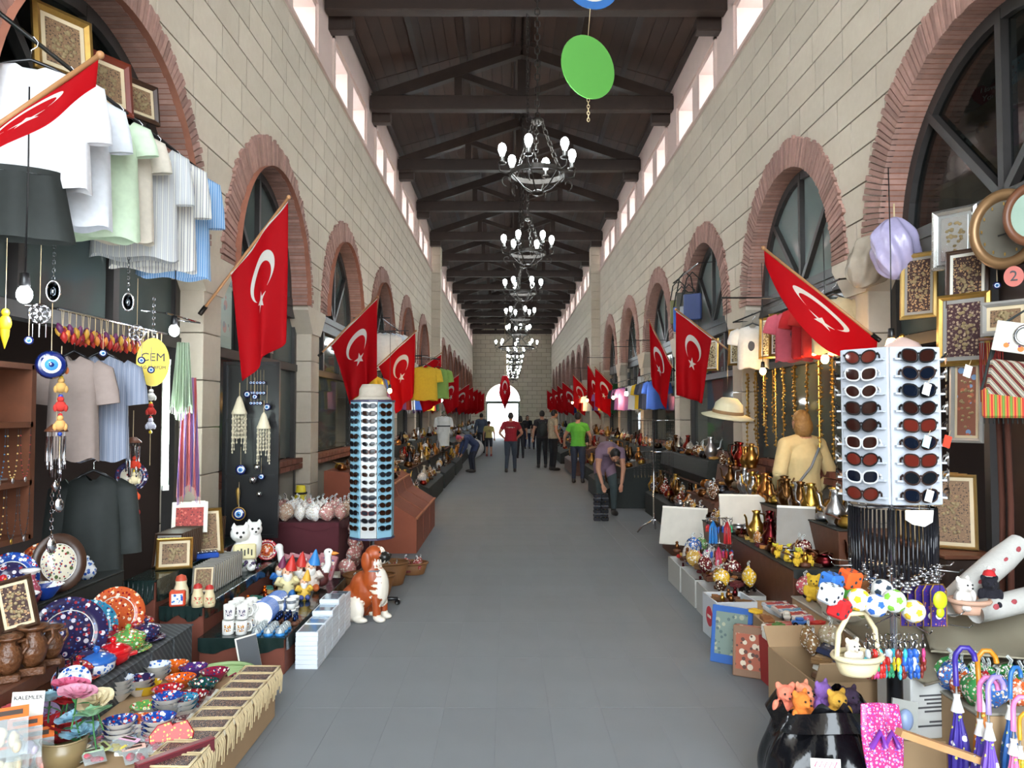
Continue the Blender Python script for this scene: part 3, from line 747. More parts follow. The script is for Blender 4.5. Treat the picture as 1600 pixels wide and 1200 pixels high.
def frame_kit(w, h, fw, mf, mm, mp, dp=.03, gold=True):
    f = MB(); 
    o = [(-w / 2, 0), (w / 2, 0), (w / 2, h), (-w / 2, h)]; i = [(-w / 2 + fw, fw), (w / 2 - fw, fw), (w / 2 - fw, h - fw), (-w / 2 + fw, h - fw)]
    for a in range(4):
        b = (a + 1) % 4; q = [o[a], o[b], i[b], i[a]]; c = [((o[a][0] + i[a][0]) / 2, (o[a][1] + i[a][1]) / 2), ((o[b][0] + i[b][0]) / 2, (o[b][1] + i[b][1]) / 2)]
        vs = [(o[a][0], 0, o[a][1]), (o[b][0], 0, o[b][1]), (i[b][0], 0, i[b][1]), (i[a][0], 0, i[a][1]), (o[a][0], -dp * .7, o[a][1]), (o[b][0], -dp * .7, o[b][1]), (c[1][0], -dp, c[1][1]), (c[0][0], -dp, c[0][1]), (i[b][0], -dp * .5, i[b][1]), (i[a][0], -dp * .5, i[a][1])]
        f.add(vs, [(0, 1, 5, 4), (4, 5, 6, 7), (7, 6, 8, 9), (9, 8, 2, 3), (0, 3, 2, 1)])
    m = MB(); m.box((0, -.006, h / 2), (w - 2 * fw, .006, h - 2 * fw)); p = MB(); mw = .16 * w; p.box((0, -.011, h / 2), (w - 2 * fw - mw, .004, h - 2 * fw - mw))
    mo = MB()
    for k in range(26):
        a = R.uniform(0, 6.28); rr = math.sqrt(R.random()); pw, ph = (w - 2 * fw - mw) * .36, (h - 2 * fw - mw) * .4
        mo.ell((pw * rr * math.cos(a), -.014, h / 2 + ph * rr * math.sin(a)), (.03 * w + .004, .003, .022 * w + .004), 7, 4)
    return [Pt('frame', f, mf), Pt('mount', m, mm, sub=[Pt('picture', p, mp, sub=()), Pt('raised_motif', mo, M('raised_motif', '#8c7a58', .55, .2, var=.35, scale=40))])]
mPic = spots('embroidered_picture', '#3b2420', ['#a07c58', '#6a5a48', '#c0a070'], 40, .8); mPic2 = spots('sepia_picture', '#7c6046', ['#4a3a2c', '#a08058'], 60, .7)
mMountC = M('cream_mount', '#cdbb9a', .8); mMountG = M('grey_mount', '#8e8a84', .8); mFrDk = M('dark_frame', '#3a2418', .35, var=.25, scale=20); mFrRed = M('mahogany_frame', '#6b2c1c', .35, var=.25, scale=20); mFrSil = M('silver_frame', '#a9a6a0', .25, .8, var=.2, scale=30)
def shirt_kit(mat, w=.5, h=.72, sleeve=.22, longs=False, flare=1.15, neck=.09):
    b = MB(); ph = R.random() * 6
    def fn(u, v):
        a = 2 * PI * u; z = -v * h
        half = (w / 2) * (.28 + .72 * min(1, v / .09) ** .55) if v < .09 else (w / 2) * (1 + (flare - 1) * (v - .09))
        dep = .035 + .05 * min(1, v * 3); rp = 1 + .10 * v * math.sin(a * 7 + ph) + .05 * v * math.sin(a * 3 + 2 * ph)
        return Vector((half * math.cos(a) * (1 + .02 * math.sin(9 * a) * v), dep * math.sin(a) * rp, z - (.05 * (1 - abs(math.cos(a))) if v < .02 else 0) + .012 * v * math.sin(5 * a + ph)))
    b.grid(fn, 40, 20)
    kit = [Pt('shirt_body', b, mat)]
    for s_ in (-1, 1):
        sl_ = MB(); L = sleeve
        sl_.tube([(s_ * w * .40, 0, -.06), (s_ * (w * .5 + .02), 0, -.10), (s_ * (w * .5 + .05), .0, -.1 - L * .6), (s_ * (w * .5 + .06), 0, -.1 - L)], [.05, .075, .07, .068], 10)
        sl_.v = [(x, y * .5, z) for x, y, z in sl_.v]; kit.append(Pt('sleeve', sl_, mat))
    hg = MB(); hg.tube([(-w * .4, 0, -.045), (-w * .2, 0, .0), (0, 0, .03), (w * .2, 0, .0), (w * .4, 0, -.045)], .009, 6); hk = MB(); hk.tube([(0, 0, .03), (0, 0, .08), (.025, 0, .1), (.03, 0, .125), (.01, 0, .15), (-.015, 0, .14)], .003, 5)
    kit.append(Pt('hanger', hg, mBlack, sub=[Pt('hook', hk, mChrome)])); return kit
def cloth_hang_kit(mat, w=.3, h=.8, folds=6, amp=.03, fringe=True):
    b = MB(); ph = R.random() * 6
    b.grid(lambda u, v: Vector(((u - .5) * w * (.55 + .45 * v), amp * math.sin(folds * 2 * PI * u + ph) * (.5 + .5 * v), -v * h * (1 - .06 * math.sin(7 * u + ph)))), 44, 14)
    k = [Pt('cloth', shell(b, .003), mat)]
    if fringe:
        f = MB()
        for i in range(26):
            u = (i + .5) / 26; x = (u - .5) * w; y = amp * math.sin(folds * 2 * PI * u + ph); z = -h * (1 - .06 * math.sin(7 * u + ph)); f.tube([(x, y, z + .01), (x + R.uniform(-.006, .006), y, z - .05)], .0022, 4)
        k.append(Pt('fringe', f, mat))
    return k
def eye_pendant_kit(r, cord=.2, gold=False):
    T = rotm(PI / 2); d = MB(); d.lathe([(.001, -.1 * r), (.8 * r, -.1 * r), (r, .0), (.8 * r, .12 * r), (.001, .16 * r)], 20, 0, T)
    w = MB().lathe([(.62 * r, .13 * r), (.6 * r, .19 * r), (.001, .22 * r)], 18, 0, T); b = MB().lathe([(.42 * r, .2 * r), (.4 * r, .235 * r), (.001, .25 * r)], 16, 0, T); p = MB().lathe([(.18 * r, .24 * r), (.16 * r, .262 * r), (.001, .27 * r)], 12, 0, T)
    c = MB(); c.tube([(0, 0, r), (0, 0, r + cord)], max(.002, .03 * r), 5)
    k = [Pt('glass_disc', d, mNavy, sub=[Pt('white_ring', w, mEyeW), Pt('blue_ring', b, mTeal), Pt('pupil', p, mNavy)]), Pt('cord', c, mRope)]
    if gold: g = MB(); g.torus((0, 0, 0), r * 1.03, .1 * r, 24, 6, ax='y'); k.append(Pt('gilt_rim', g, mGold))
    return k
EYE_S, EYE_M, EYE_L, EYE_G = eye_pendant_kit(.022, .12), eye_pendant_kit(.04, .2), eye_pendant_kit(.075, .25), eye_pendant_kit(.06, .25, True)
def chime_kit():
    top = MB().lathe([(.001, .03), (.02, .028), (.05, 0), (.052, -.008), (.001, -.008)], 14); c = MB(); c.tube([(0, 0, .03), (0, 0, .2)], .002, 4); k = [Pt('top_plate', top, mWood), Pt('cord', c, mRope)]
    for i in range(6):
        a = i * PI / 3; t = MB(); L = .16 + .02 * (i % 3); t.cyl((.036 * math.cos(a), .036 * math.sin(a), -.03), (.036 * math.cos(a), .036 * math.sin(a), -.03 - L), .007, 8); t.tube([(.036 * math.cos(a), .036 * math.sin(a), -.03), (.036 * math.cos(a), .036 * math.sin(a), 0)], .0012, 4); k.append(Pt('tube', t, mChrome))
    w = MB(); w.tube([(0, 0, 0), (0, 0, -.24)], .0015, 4); w.lathe([(.001, -.3), (.02, -.27), (.001, -.24)], 10); k.append(Pt('striker', w, mChrome)); return k
CHIME = chime_kit()
def string_toy_kit(cols):    # a string of little stuffed figures and beads
    k = []; c = MB(); c.tube([(0, 0, .1), (0, 0, -.5)], .002, 4); k.append(Pt('cord', c, mRope)); z = -.02
    for i, cc in enumerate(cols):
        b = MB(); b.ell((0, 0, z), (.028, .024, .03), 10, 7); b.ell((0, -.004, z + .036), .017, 8, 6); b.ell((.024, -.006, z - .01), (.012, .01, .02), 7, 5); b.ell((-.024, -.006, z - .01), (.012, .01, .02), 7, 5)
        k.append(Pt('stuffed_figure', b, mCloth, col=cc)); e = MB(); e.ell((0, 0, z - .048), .012, 8, 6); k.append(Pt('bead', e, mPlas, col=R.choice(['#c02020', '#e0c020', '#2040a0']))); z -= .1
    return k
def shell_chime_kit(ns=14, L=.34):
    c = MB(); c.tube([(0, 0, .14), (0, 0, .25)], .003, 5); r = MB()
    r.lathe([(.006, .14), (.02, .12), (.05, .03), (.062, 0), (.062, -.012), (.048, -.012), (.05, .0), (.012, .12)], 18); k = [Pt('cord', c, mRope), Pt('netted_crown', r, stripes('macrame', ['#d8cdb0', '#a8987a', '#e0d8c0'], 90, 'DIAGONAL', .9))]
    for i in range(ns):
        a = 2 * PI * i / ns; x, y = .055 * math.cos(a), .055 * math.sin(a); s_ = MB(); ll = L * (.8 + .2 * math.cos(a * 2))
        s_.tube([(x, y, -.01), (x, y, -ll)], .0025, 4)
        for q in range(6): s_.ell((x, y, -ll * (q + 1) / 6.2), (.007, .007, .011), 6, 4)
        k.append(Pt('shell_string', s_, M('shell', '#d2c6ac', .5, var=.15, scale=40)))
    return k
SHCH = shell_chime_kit()
def necklace_kit(L=.3, n=18):
    s_ = MB(); w = .05; path = [(-w * math.cos(PI * i / 24 - 0) , 0, -L * math.sin(PI * i / 24) ** .8) for i in range(25)]; s_.tube(path, .002, 4); b = MB()
    for i in range(n):
        t = (i + .5) / n; b.ell((-w * math.cos(PI * t), 0, -L * math.sin(PI * t) ** .8), .005, 6, 4)
    p = MB(); p.ell((0, -.004, -L - .014), (.012, .005, .018), 8, 6); return [Pt('cord', s_, mBlack), Pt('beads', b, mPlas), Pt('pendant', p, mMetC)]
NECK = necklace_kit()
def sunglass_kit(round_, mframe):
    k = []; fr = MB(); 
    for s_ in (-1, 1):
        T = TR(s_ * .034, 0, 0) @ rotm(0, 0, s_ * .16); pts = []
        for i in range(20):
            a = 2 * PI * i / 20; ca, sa = math.cos(a), math.sin(a); e = .75 if round_ < 1 else 1
            x = .031 * (abs(ca) ** e) * (1 if ca > 0 else -1); z = .0225 * (abs(sa) ** e) * (1 if sa > 0 else -1); z += .004 * s_ * ca
            pts.append((x, -.002 * ca * s_, z))
        fr.tube(pts, .0032, 6, 0, T, True)
        l = MB(); vs = [(p[0], p[1] - .003 * 0, p[2]) for p in pts]; l.add(vs + [(0, -.007, 0)], [(i, (i + 1) % 20, 20) for i in range(20)], 0, True, T); k.append(Pt('lens', l, mLens))
    fr.tube([(-.006, -.001, .006), (0, -.004, .009), (.006, -.001, .006)], .0035, 6); k.append(Pt('frame', fr, mframe))
    for s_ in (-1, 1):
        t = MB(); t.tube([(s_ * .066, .003, .008), (s_ * .07, .012, .01), (s_ * .071, .08, .006), (s_ * .069, .12, -.012)], [.005, .005, .004, .004], 6); k.append(Pt('temple', t, mframe))
    return k
def lens_mat():
    m, nt, ns, ln, b = newmat('tinted_lens'); oi = ns.new('ShaderNodeObjectInfo'); ln.new(oi.outputs['Color'], b.inputs['Base Color']); b.inputs['Roughness'].default_value = .08; b.inputs['Specular IOR Level'].default_value = .35; return m
mLens = lens_mat()
SG = [sunglass_kit(0, mPlas), sunglass_kit(1, mPlas)]
def hat_kit():
    c = MB().lathe([(.001, .11), (.05, .105), (.085, .07), (.095, .01), (.1, 0)], 20); b = MB().lathe([(.1, 0), (.16, -.015), (.165, -.01), (.1, .01)], 24); d = MB().lathe([(.098, .004), (.097, .03)], 20); return [Pt('crown', c, mCloth), Pt('brim', b, mCloth), Pt('hat_band', d, M('hat_band', '#8a6a48', .8))]
HAT = hat_kit()
def basket_kit(rx, ry, h, handle=True, mat=None):
    mat = mat or mWicker; S = Matrix.Diagonal((rx, ry, 1, 1)); b = MB().lathe([(.001, 0), (.72, 0), (.78, .01), (1., h), (.97, h), (.76, .012), (.001, .012)], 28, 0, S)
    r = MB(); r.tube([(rx * math.cos(2 * PI * i / 28), ry * math.sin(2 * PI * i / 28), h) for i in range(28)], .012, 6, 0, None, True); k = [Pt('woven_body', b, mat), Pt('rim', r, mat)]
    if handle: k.append(Pt('handle', MB().tube([(-rx, 0, h), (-rx * .9, 0, h + rx * 1.0), (-rx * .4, 0, h + rx * 1.7), (rx * .4, 0, h + rx * 1.7), (rx * .9, 0, h + rx * 1.0), (rx, 0, h)], .011, 7), mat))
    return k
def plush_kit():
    b = MB(); b.ell((0, 0, .06), (.055, .05, .06), 14, 10); b.ell((0, -.01, .14), (.048, .045, .044), 14, 10); b.ell((0, -.05, .13), (.02, .018, .016), 8, 6)
    for s_ in (-1, 1): b.ell((s_ * .036, 0, .178), (.018, .01, .02), 8, 6); b.ell((s_ * .055, -.02, .075), (.02, .02, .04), 8, 6); b.ell((s_ * .035, -.05, .02), (.022, .04, .022), 8, 6)
    e = MB()
    for s_ in (-1, 1): e.ell((s_ * .018, -.052, .15), .006, 7, 5)
    e.ell((0, -.07, .134), .006, 7, 5); return [Pt('plush_body', fuse(b, .007, 2), M('plush_fur', None, .95, var=.2, scale=90, bmp=.4)), Pt('eyes', e, mBlack)]
PLUSH = plush_kit()
def ball_kit():
    b = MB(); b.ell((0, 0, 0), .05, 18, 12); s_ = MB(); ph = (1 + 5 ** .5) / 2
    for v in [(0, a, b_ * ph) for a in (-1, 1) for b_ in (-1, 1)] + [(a, b_ * ph, 0) for a in (-1, 1) for b_ in (-1, 1)] + [(b_ * ph, 0, a) for a in (-1, 1) for b_ in (-1, 1)]:
        d = Vector(v).normalized(); q = d.to_track_quat('Z', 'Y').to_matrix().to_4x4(); s_.lathe([(.017, .0478), (.0, .0512)], 5, 0, q, False)
    return [Pt('ball', b, M('fabric_white', '#dcdcd8', .7)), Pt('pentagon_patches', s_, mCloth)]
BALL = ball_kit()
def die_kit():
    b = MB(); b.bev((0, 0, 0), (.09, .09, .09), .012); p = MB()
    for x, z in ((-.02, -.02), (.02, .02), (0, 0)): p.ell((x, -.045, z), (.008, .003, .008), 8, 5)
    for x, y in ((-.022, -.022), (.022, .022), (.022, -.022), (-.022, .022), (0, 0)): p.ell((x, y, .045), (.008, .008, .003), 8, 5)
    for y, z in ((-.02, -.02), (.02, .02)): p.ell((-.045, y, z), (.003, .008, .008), 8, 5); p.ell((.045, y, z), (.003, .008, .008), 8, 5)
    return [Pt('cube', b, mCloth), Pt('pips', p, M('pip_dark', '#26303a', .6))]
DIE = die_kit()
def umbrella_kit():
    c = MB(); 
    def fn(u, v):
        a = 2 * PI * u; r = (.016 + .03 * math.sin(PI * min(1, v * 1.15)) ** .8) * (1 + .25 * math.sin(a * 8) * v); return Vector((r * math.cos(a + v * .8), r * math.sin(a + v * .8), .12 + .5 * v))
    c.grid(fn, 48, 12); s_ = MB(); s_.cyl((0, 0, 0), (0, 0, .78), .006, 8); h = MB(); h.tube([(0, 0, .72), (0, 0, .84), (.006, 0, .87), (.03, 0, .9), (.06, 0, .9), (.082, 0, .87), (.086, 0, .84)], .013, 8)
    t = MB(); t.lathe([(.03, .6), (.022, .63), (.014, .66), (.016, .68), (.001, .68)], 10); return [Pt('folded_canopy', c, spots('umbrella_print', None, ['#e8e0e8', '#d8d060', '#60a060'], 16, .4, thr=.22)), Pt('shaft', s_, mChrome), Pt('crook_handle', h, mPlas), Pt('strap', t, mWhite)]
UMB = umbrella_kit()
def ewer_kit():
    b = MB().lathe([(.001, 0), (.05, 0), (.04, .015), (.06, .05), (.065, .09), (.03, .14), (.02, .19), (.032, .21), (.001, .215)], 16); h = MB().tube([(.03, 0, .19), (.075, 0, .18), (.08, 0, .12), (.062, 0, .08)], .006, 6); s_ = MB().tube([(-.055, 0, .08), (-.09, 0, .11), (-.1, 0, .17), (-.115, 0, .19)], [.014, .009, .007, .006], 7); return [Pt('ewer_body', b, mMetC), Pt('handle', h, mMetC), Pt('spout', s_, mMetC)]
EWER = ewer_kit()
POT = [Pt('pot', MB().lathe([(.001, 0), (.05, 0), (.065, .02), (.06, .05), (.045, .06), (.05, .07)], 16), mMetC), Pt('handle', MB().tube([(.05, 0, .05), (.09, 0, .07), (.14, 0, .085)], .006, 6), mWood)]
BANGLE = [Pt('bangle', MB().torus((0, 0, .006), .034, .006, 18, 6), mMetC)]
def wallet_kit(): b = MB(); b.bev((0, 0, .012), (.1, .07, .024), .006); f = MB(); f.bev((0, -.015, .026), (.1, .045, .006), .002); c = MB(); c.ell((0, -.03, .03), (.006, .006, .003), 8, 5); return [Pt('pouch_body', b, mCloth), Pt('flap', f, mCloth), Pt('clasp', c, mBrass)]
WALLET = wallet_kit()
def trinket_kit(): b = MB(); b.lathe([(.001, 0), (.03, 0), (.032, .02), (.001, .03)], 12); t = MB(); t.ell((0, 0, .045), (.018, .016, .024), 10, 7); t.ell((0, 0, .074), .012, 8, 6); return [Pt('base', b, mWood), Pt('figure', t, mMetC)]
TRINK = trinket_kit()
def toycar_kit():
    b = MB(); b.bev((0, 0, .03), (.12, .055, .025), .008); b.bev((-.005, 0, .052), (.06, .048, .026), .01); k = [Pt('car_body', b, mPlas)]
    for x in (-.038, .038):
        for y in (-.028, .028):
            w = MB(); w.cyl((x, y - .006, .018), (x, y + .006, .018), .018, 12); w.cyl((x, y - .007, .018), (x, y + .007, .018), .008, 8, 1); k.append(Pt('wheel', w, mBlack, mChrome))
    return k
TOYCAR = toycar_kit()
def keyring_kit(): 
    r = MB(); r.torus((0, 0, -.012), .011, .0015, 12, 4, ax='y'); s_ = MB(); s_.tube([(0, 0, -.022), (0, 0, -.05)], .002, 4); f = MB(); f.ell((0, 0, -.065), (.014, .008, .017), 8, 6); f.ell((.006, 0, -.085), (.007, .005, .012), 6, 5); f.ell((-.006, 0, -.085), (.007, .005, .012), 6, 5); return [Pt('ring', r, mChrome), Pt('strap', s_, mBlack), Pt('charm', f, mPlas)]
KEYR = keyring_kit()
def candy_kit():  b = MB(); b.grid(lambda u, v: Vector((.06 * math.cos(2 * PI * u) * (math.sin(PI * v) ** .6 + .05), .04 * math.sin(2 * PI * u) * (math.sin(PI * v) ** .6 + .05), .13 * v + .008 * math.sin(9 * u + 5 * v))), 16, 9); t = MB(); t.tube([(0, 0, .125), (.01, 0, .15), (-.01, 0, .165)], .008, 6); return [Pt('bag', b, spots('wrapped_goods', None, ['#efe8dc', '#c8b8a0', '#8a4a3a'], 45, .12)), Pt('twist', t, mFilm)]
CANDY = candy_kit()
SAUCER = [Pt('saucer', MB().lathe([(.001, 0), (.035, 0), (.07, .012), (.085, .018), (.084, .021), (.04, .006), (.001, .006)], 22), mWhite), Pt('blue_rim', MB().lathe([(.08, .0185), (.0855, .0205), (.0848, .0222), (.08, .0205)], 22), M('blue_line', '#4a6aa8', .2))]
# ------------------------------------------------------------------ shop fronts under the arches
mPlast = M('plaster_dado', '#8f8b82', .85, var=.12, scale=3); mSill = M('sill_brick', '#7d4a3a', .85, var=.3, scale=10, rand=.2)
mPoster = spots('poster_print', '#c9c6bd', ['#a9a59c', '#b58a84', '#7e8a92'], 9, .3, thr=.4)
def shopfront(side, bi):
    X, sx = (XL, -1) if side == 'left' else (XR, 1); c = ARCH[bi]; a, b = PIER[bi] + .2, PIER[bi + 1] - .2; xs = X + sx * .24; n = bi + 1 + (20 if sx > 0 else 0)
    f = MB(); f.box((xs, (a + b) / 2, 2.97), (.14, b - a, .14)); f.box((xs, (a + b) / 2, 2.28), (.12, b - a, .09))
    for y in (a + .04, b - .04, a + (b - a) / 3, a + 2 * (b - a) / 3): f.box((xs, y, 2.62), (.09, .08, .66))
    for y in (a + .04, b - .04): f.box((xs, y, 1.14), (.1, .08, 2.28))
    s_ = struct('door_%d' % n, f, mWoodD)
    for k in range(3):
        y0, y1 = a + (b - a) * k / 3 + .07, a + (b - a) * (k + 1) / 3 - .07; g = MB(); g.box((xs, (y0 + y1) / 2, 2.62), (.01, y1 - y0, .56)); struct('pane', g, mGlass, parent=s_)
    if bi != 1:
        d = MB(); d.box((xs + sx * .05, (a + b) / 2, .5), (.18, b - a, 1.0)); struct('dado', d, mPlast, parent=s_)
        for r_ in range(2):
            y = a + .01 + (r_ % 2) * .08; L = .2
            while y < b - .05 and bi < 4:
                e = min(y + L - .012, b); q = MB(); q.box((xs - sx * .06, (y + e) / 2, 1.035 + r_ * .07), (.16, e - y, .06)); struct('brick', q, mSill, parent=s_); y += L
        if bi >= 4: q = MB(); q.box((xs - sx * .06, (a + b) / 2, 1.07), (.16, b - a, .13)); struct('brick_sill', q, mSill, parent=s_)
        g = MB(); g.box((xs + sx * .01, (a + b) / 2, 1.69), (.01, b - a - .1, 1.08)); struct('shop_window_pane', g, mGlass, parent=s_)
for bi in (1, 2, 3, 4, 5, 6):
    shopfront('left', bi); shopfront('right', bi)

def V(*a): return Vector(a)
def put(kit, name, label, cat, px, py, y=None, x=None, z=None, rot=(0, 0, 0), sc=None, group=None, cols=None, dz=0):
    p = P(px, py, y) if y is not None else (PX(px, py, x) if x is not None else PZ(px, py, z)); p.z += dz
    return place(kit, name, label, cat, p, rot, sc, group, cols)
FACE_L = .75      # goods on the left side are turned to the aisle
# ------------------------------------------------------------------ flags
LF = [((-2.5, 6.3, 2.5), (-1.77, 6.2, 3.42), .36, 1.12, .24), ((-2.5, 10.24, 2.45), (-1.73, 10.2, 3.22), .2, 1.05, .4), ((-2.5, 13.9, 2.4), (-1.66, 13.85, 3.16), .2, 1.1, .5), ((-2.5, 17.6, 2.4), (-1.52, 17.5, 3.05), .25, 1.1, .45),
      ((-2.5, 24.9, 2.3), (-1.6, 24.9, 2.95), .2, 1.0, .5), ((-2.5, 31.5, 2.3), (-1.6, 31.5, 2.9), .2, 1.0, .4), ((-2.5, 35, 2.3), (-1.6, 35, 2.9), .2, 1.0, .5), ((-2.5, 38, 2.3), (-1.5, 38, 2.9), .2, 1.0, .4), ((-2.5, 41, 2.3), (-1.45, 41, 2.9), .2, 1.0, .4), ((-2.5, 45, 2.3), (-1.4, 45, 2.9), .2, 1.0, .4)]
LN = ['largest red crescent and star flag, on the pier beside the framed posters', 'red crescent and star flag just behind the tall blue sunglasses stand', 'red flag with a narrow crescent, third along the wall of the clothes shop', 'red flag on a slanting pole above the yellow hanging shirt'] + ['small far red flag, %s along the wall behind the white costume' % ORD[i] for i in range(6)]
for i, ((b, t, u0, L, cv), lb) in enumerate(zip(LF, LN)): flag(b, t, u0, L, cv, lb, seed=i, wav=.045)
RF = [((2.96, 10.3, 2.5), (2.2, 10.2, 3.06), .36, 1.12, .25), ((2.96, 13.9, 2.45), (2.5, 13.85, 3.35), .1, 1.0, .3), ((2.96, 24.0, 2.3), (2.42, 23.9, 3.22), .1, 1.15, .15), ((2.96, 21.3, 2.35), (2.35, 21.2, 2.95), .1, 1.05, .2), ((2.96, 28.0, 2.4), (2.3, 28, 3.1), .1, 1.1, .3),
      ((2.96, 32, 2.4), (2.2, 32, 3.0), .1, 1.1, .3), ((2.96, 35.5, 2.4), (2.2, 35.5, 3.0), .1, 1.1, .3), ((2.96, 39, 2.4), (2.15, 39, 3.0), .1, 1.0, .3), ((2.96, 43, 2.4), (2.1, 43, 3.0), .1, 1.0, .3)]
RN = ['large red crescent and star flag hanging above the cream cap', 'red flag in front of the hanging bags in the arch', 'red flag on the far side of the warm lamps', 'broad red flag lit from below by warm lamps'] + ['small far red flag, %s along the wall beyond the man in green' % ORD[i] for i in range(5)]
for i, ((b, t, u0, L, cv), lb) in enumerate(zip(RF, RN)): flag(b, t, u0, L, cv, lb, seed=20 + i, wav=.04)
flag((2.96, 6.2, 2.28), (2.02, 6.12, 3.0), .02, .42, .0, 'red flag drooping along its low slanting pole beside the plastic sacks', seed=31, wav=.02, lens=True)
flag((-2.5, 3.2, 2.62), (-1.76, 3.3, 3.23), .25, .14, .0, 'nearly furled red flag on a pole before the white lace blouse', seed=32, wav=.015)
# ------------------------------------------------------------------ hanging discs
mDiscG = M('green_disc', '#5aa646', .6, var=.05); mDiscB = M('blue_disc', '#2f6db4', .6); 
def disc(name, label, c, r, mats, rot):
    d = MB(); d.lathe([(.001, -.006), (r, -.006), (r, .006), (.001, .006)], 40, 0, rotm(PI / 2), False); kit = [Pt('board', d, mats[0])]
    if len(mats) > 1: i = MB(); i.lathe([(.001, -.009), (r * .78, -.009), (r * .78, .009), (.001, .009)], 36, 0, rotm(PI / 2), False); kit.append(Pt('white_face', i, mats[1]))
    return place(kit, name, label, 'sign', c, rot)
c1 = P(919, 105, 7.0); disc('hanging_disc', 'plain green round board hanging on a string beside the nearest chandelier', c1, .29, [mDiscG], (0, .35, .5))
c2 = P(922, -38, 7.0); disc('hanging_disc', 'white round board with a blue border at the top edge of the picture', c2, .31, [mDiscB, mPaper], (0, .1, .35))
st = MB(); st.tube([c2 + V(0, 0, .31), V(c2.x, 7.0, 7.25)], .003, 5); tag(link('string', st.mesh('string', [mRope])), 'thin string holding the white and blue disc from the beam', 'string')
st = MB(); st.tube([c1 + V(0, 0, .28), c2 - V(0, 0, .31)], .003, 5); tag(link('string', st.mesh('string', [mRope])), 'thin string between the green disc and the disc above it', 'string')
st = chain_mb(c1 - V(0, 0, .29), c1 - V(0, .0, .5), .03, .0025); tag(link('hook_chain', st.mesh('hook_chain', [mRope])), 'short chain with a hook dangling under the green disc', 'chain')

# ------------------------------------------------------------------ left side, first bay: clothes rail and pictures
def rail(a, b, r, label, mat=mBlack, brk=None):
    m_ = MB(); m_.tube([a, b], r, 8); k = [Pt('rod', m_, mat)]
    for p in (a, b):
        q = MB(); q.tube([p, (brk if brk is not None else XL - .1, p[1], p[2] + .02)], r * .8, 6); k.append(Pt('wall_bracket', q, mat))
    return place(k, 'hanging_rail', label, 'rail')
rail((-2.42, 3.3, 3.60), (-2.42, 6.1, 3.60), .012, 'black rail carrying the blouses across the first arch')
mS1 = stripes('stripe_grey', ['#b9bcc0', '#d8d8d4', '#8a90a0', '#cfcfca'], 9, 'X'); mS2 = stripes('stripe_white_blue', ['#dedcd6', '#dedcd6', '#4a5878', '#d4d2cc'], 8, 'X'); mS3 = stripes('stripe_blue', ['#6f9ac8', '#88aed4', '#c8d8e4', '#6f9ac8'], 10, 'X'); mS4 = stripes('stripe_bluegrey', ['#7a8498', '#a2a8b4', '#5c6680', '#969cac'], 11, 'X')
SH = [(-2.42, 3.9, mCloth, '#e3e2e6', .5, .62, .26, 'white lace blouse with black edging, nearest on the upper rail'), (-2.42, 4.24, mCloth, '#dfe3ea', .40, .74, .2, 'plain white blouse hanging between the lace blouse and the pale green tunic'), (-2.42, 4.54, mCloth, '#c9dcc0', .42, .74, .12, 'pale green tunic with a dotted neckline on the upper rail'), (-2.42, 4.78, mCloth, '#d8cfc0', .38, .7, .15, 'cream blouse half hidden behind the pale green tunic'),
      (-2.42, 5.03, mS1, None, .46, .76, .28, 'grey striped shirt in the middle of the upper rail'), (-2.42, 5.3, mS2, None, .48, .78, .3, 'white shirt with thin dark blue stripes on the upper rail'), (-2.42, 5.62, mS3, None, .44, .78, .3, 'light blue striped shirt at the end of the upper rail')]
for x, y, m_, c, w, h, sl_, lb in SH: place(shirt_kit(m_, w, h, sl_), 'hanging_shirt', lb, 'shirt', (x, y, 3.46), (0, 0, .42), None, 'shirts on the upper rail', {'shirt_body': c, 'sleeve': c} if c else None)
sk = MB(); sk.grid(lambda u, v: Vector((.2 * (1 + .3 * v) * math.cos(2 * PI * u), .09 * math.sin(2 * PI * u) * (1 + .12 * math.sin(14 * PI * u)), -.32 * v)), 48, 8); place([Pt('skirt_cloth', sk, mDark), Pt('waistband', MB().lathe([(.2, .0), (.2, .03)], 24, 0, Matrix.Diagonal((1, .45, 1, 1))), mDark)], 'hanging_skirt', 'black skirt hanging below the white lace blouse', 'skirt', (-2.44, 3.85, 2.88), (0, 0, .42))
pc = [(100, 124, -2.5, .34, .4, .045, mGold, mMountC, mPic2, 'gilt framed print hung above the pale green tunic'), (165, 172, -2.5, .36, .36, .045, mFrRed, mMountC, mPic2, 'mahogany framed print hung between the gilt frame and the small dark frame'), (217, 188, -2.5, .3, .28, .035, mFrDk, mMountC, mPic2, 'small dark framed print at the end of the row above the shirts')]
for px, py, x, w, h, fw, a, b, c, lb in pc: put(frame_kit(w, h, fw, a, b, c), 'framed_picture', lb, 'picture', px, py, x=x, rot=(-.12, 0, 1.05), group='pictures over the upper rail')
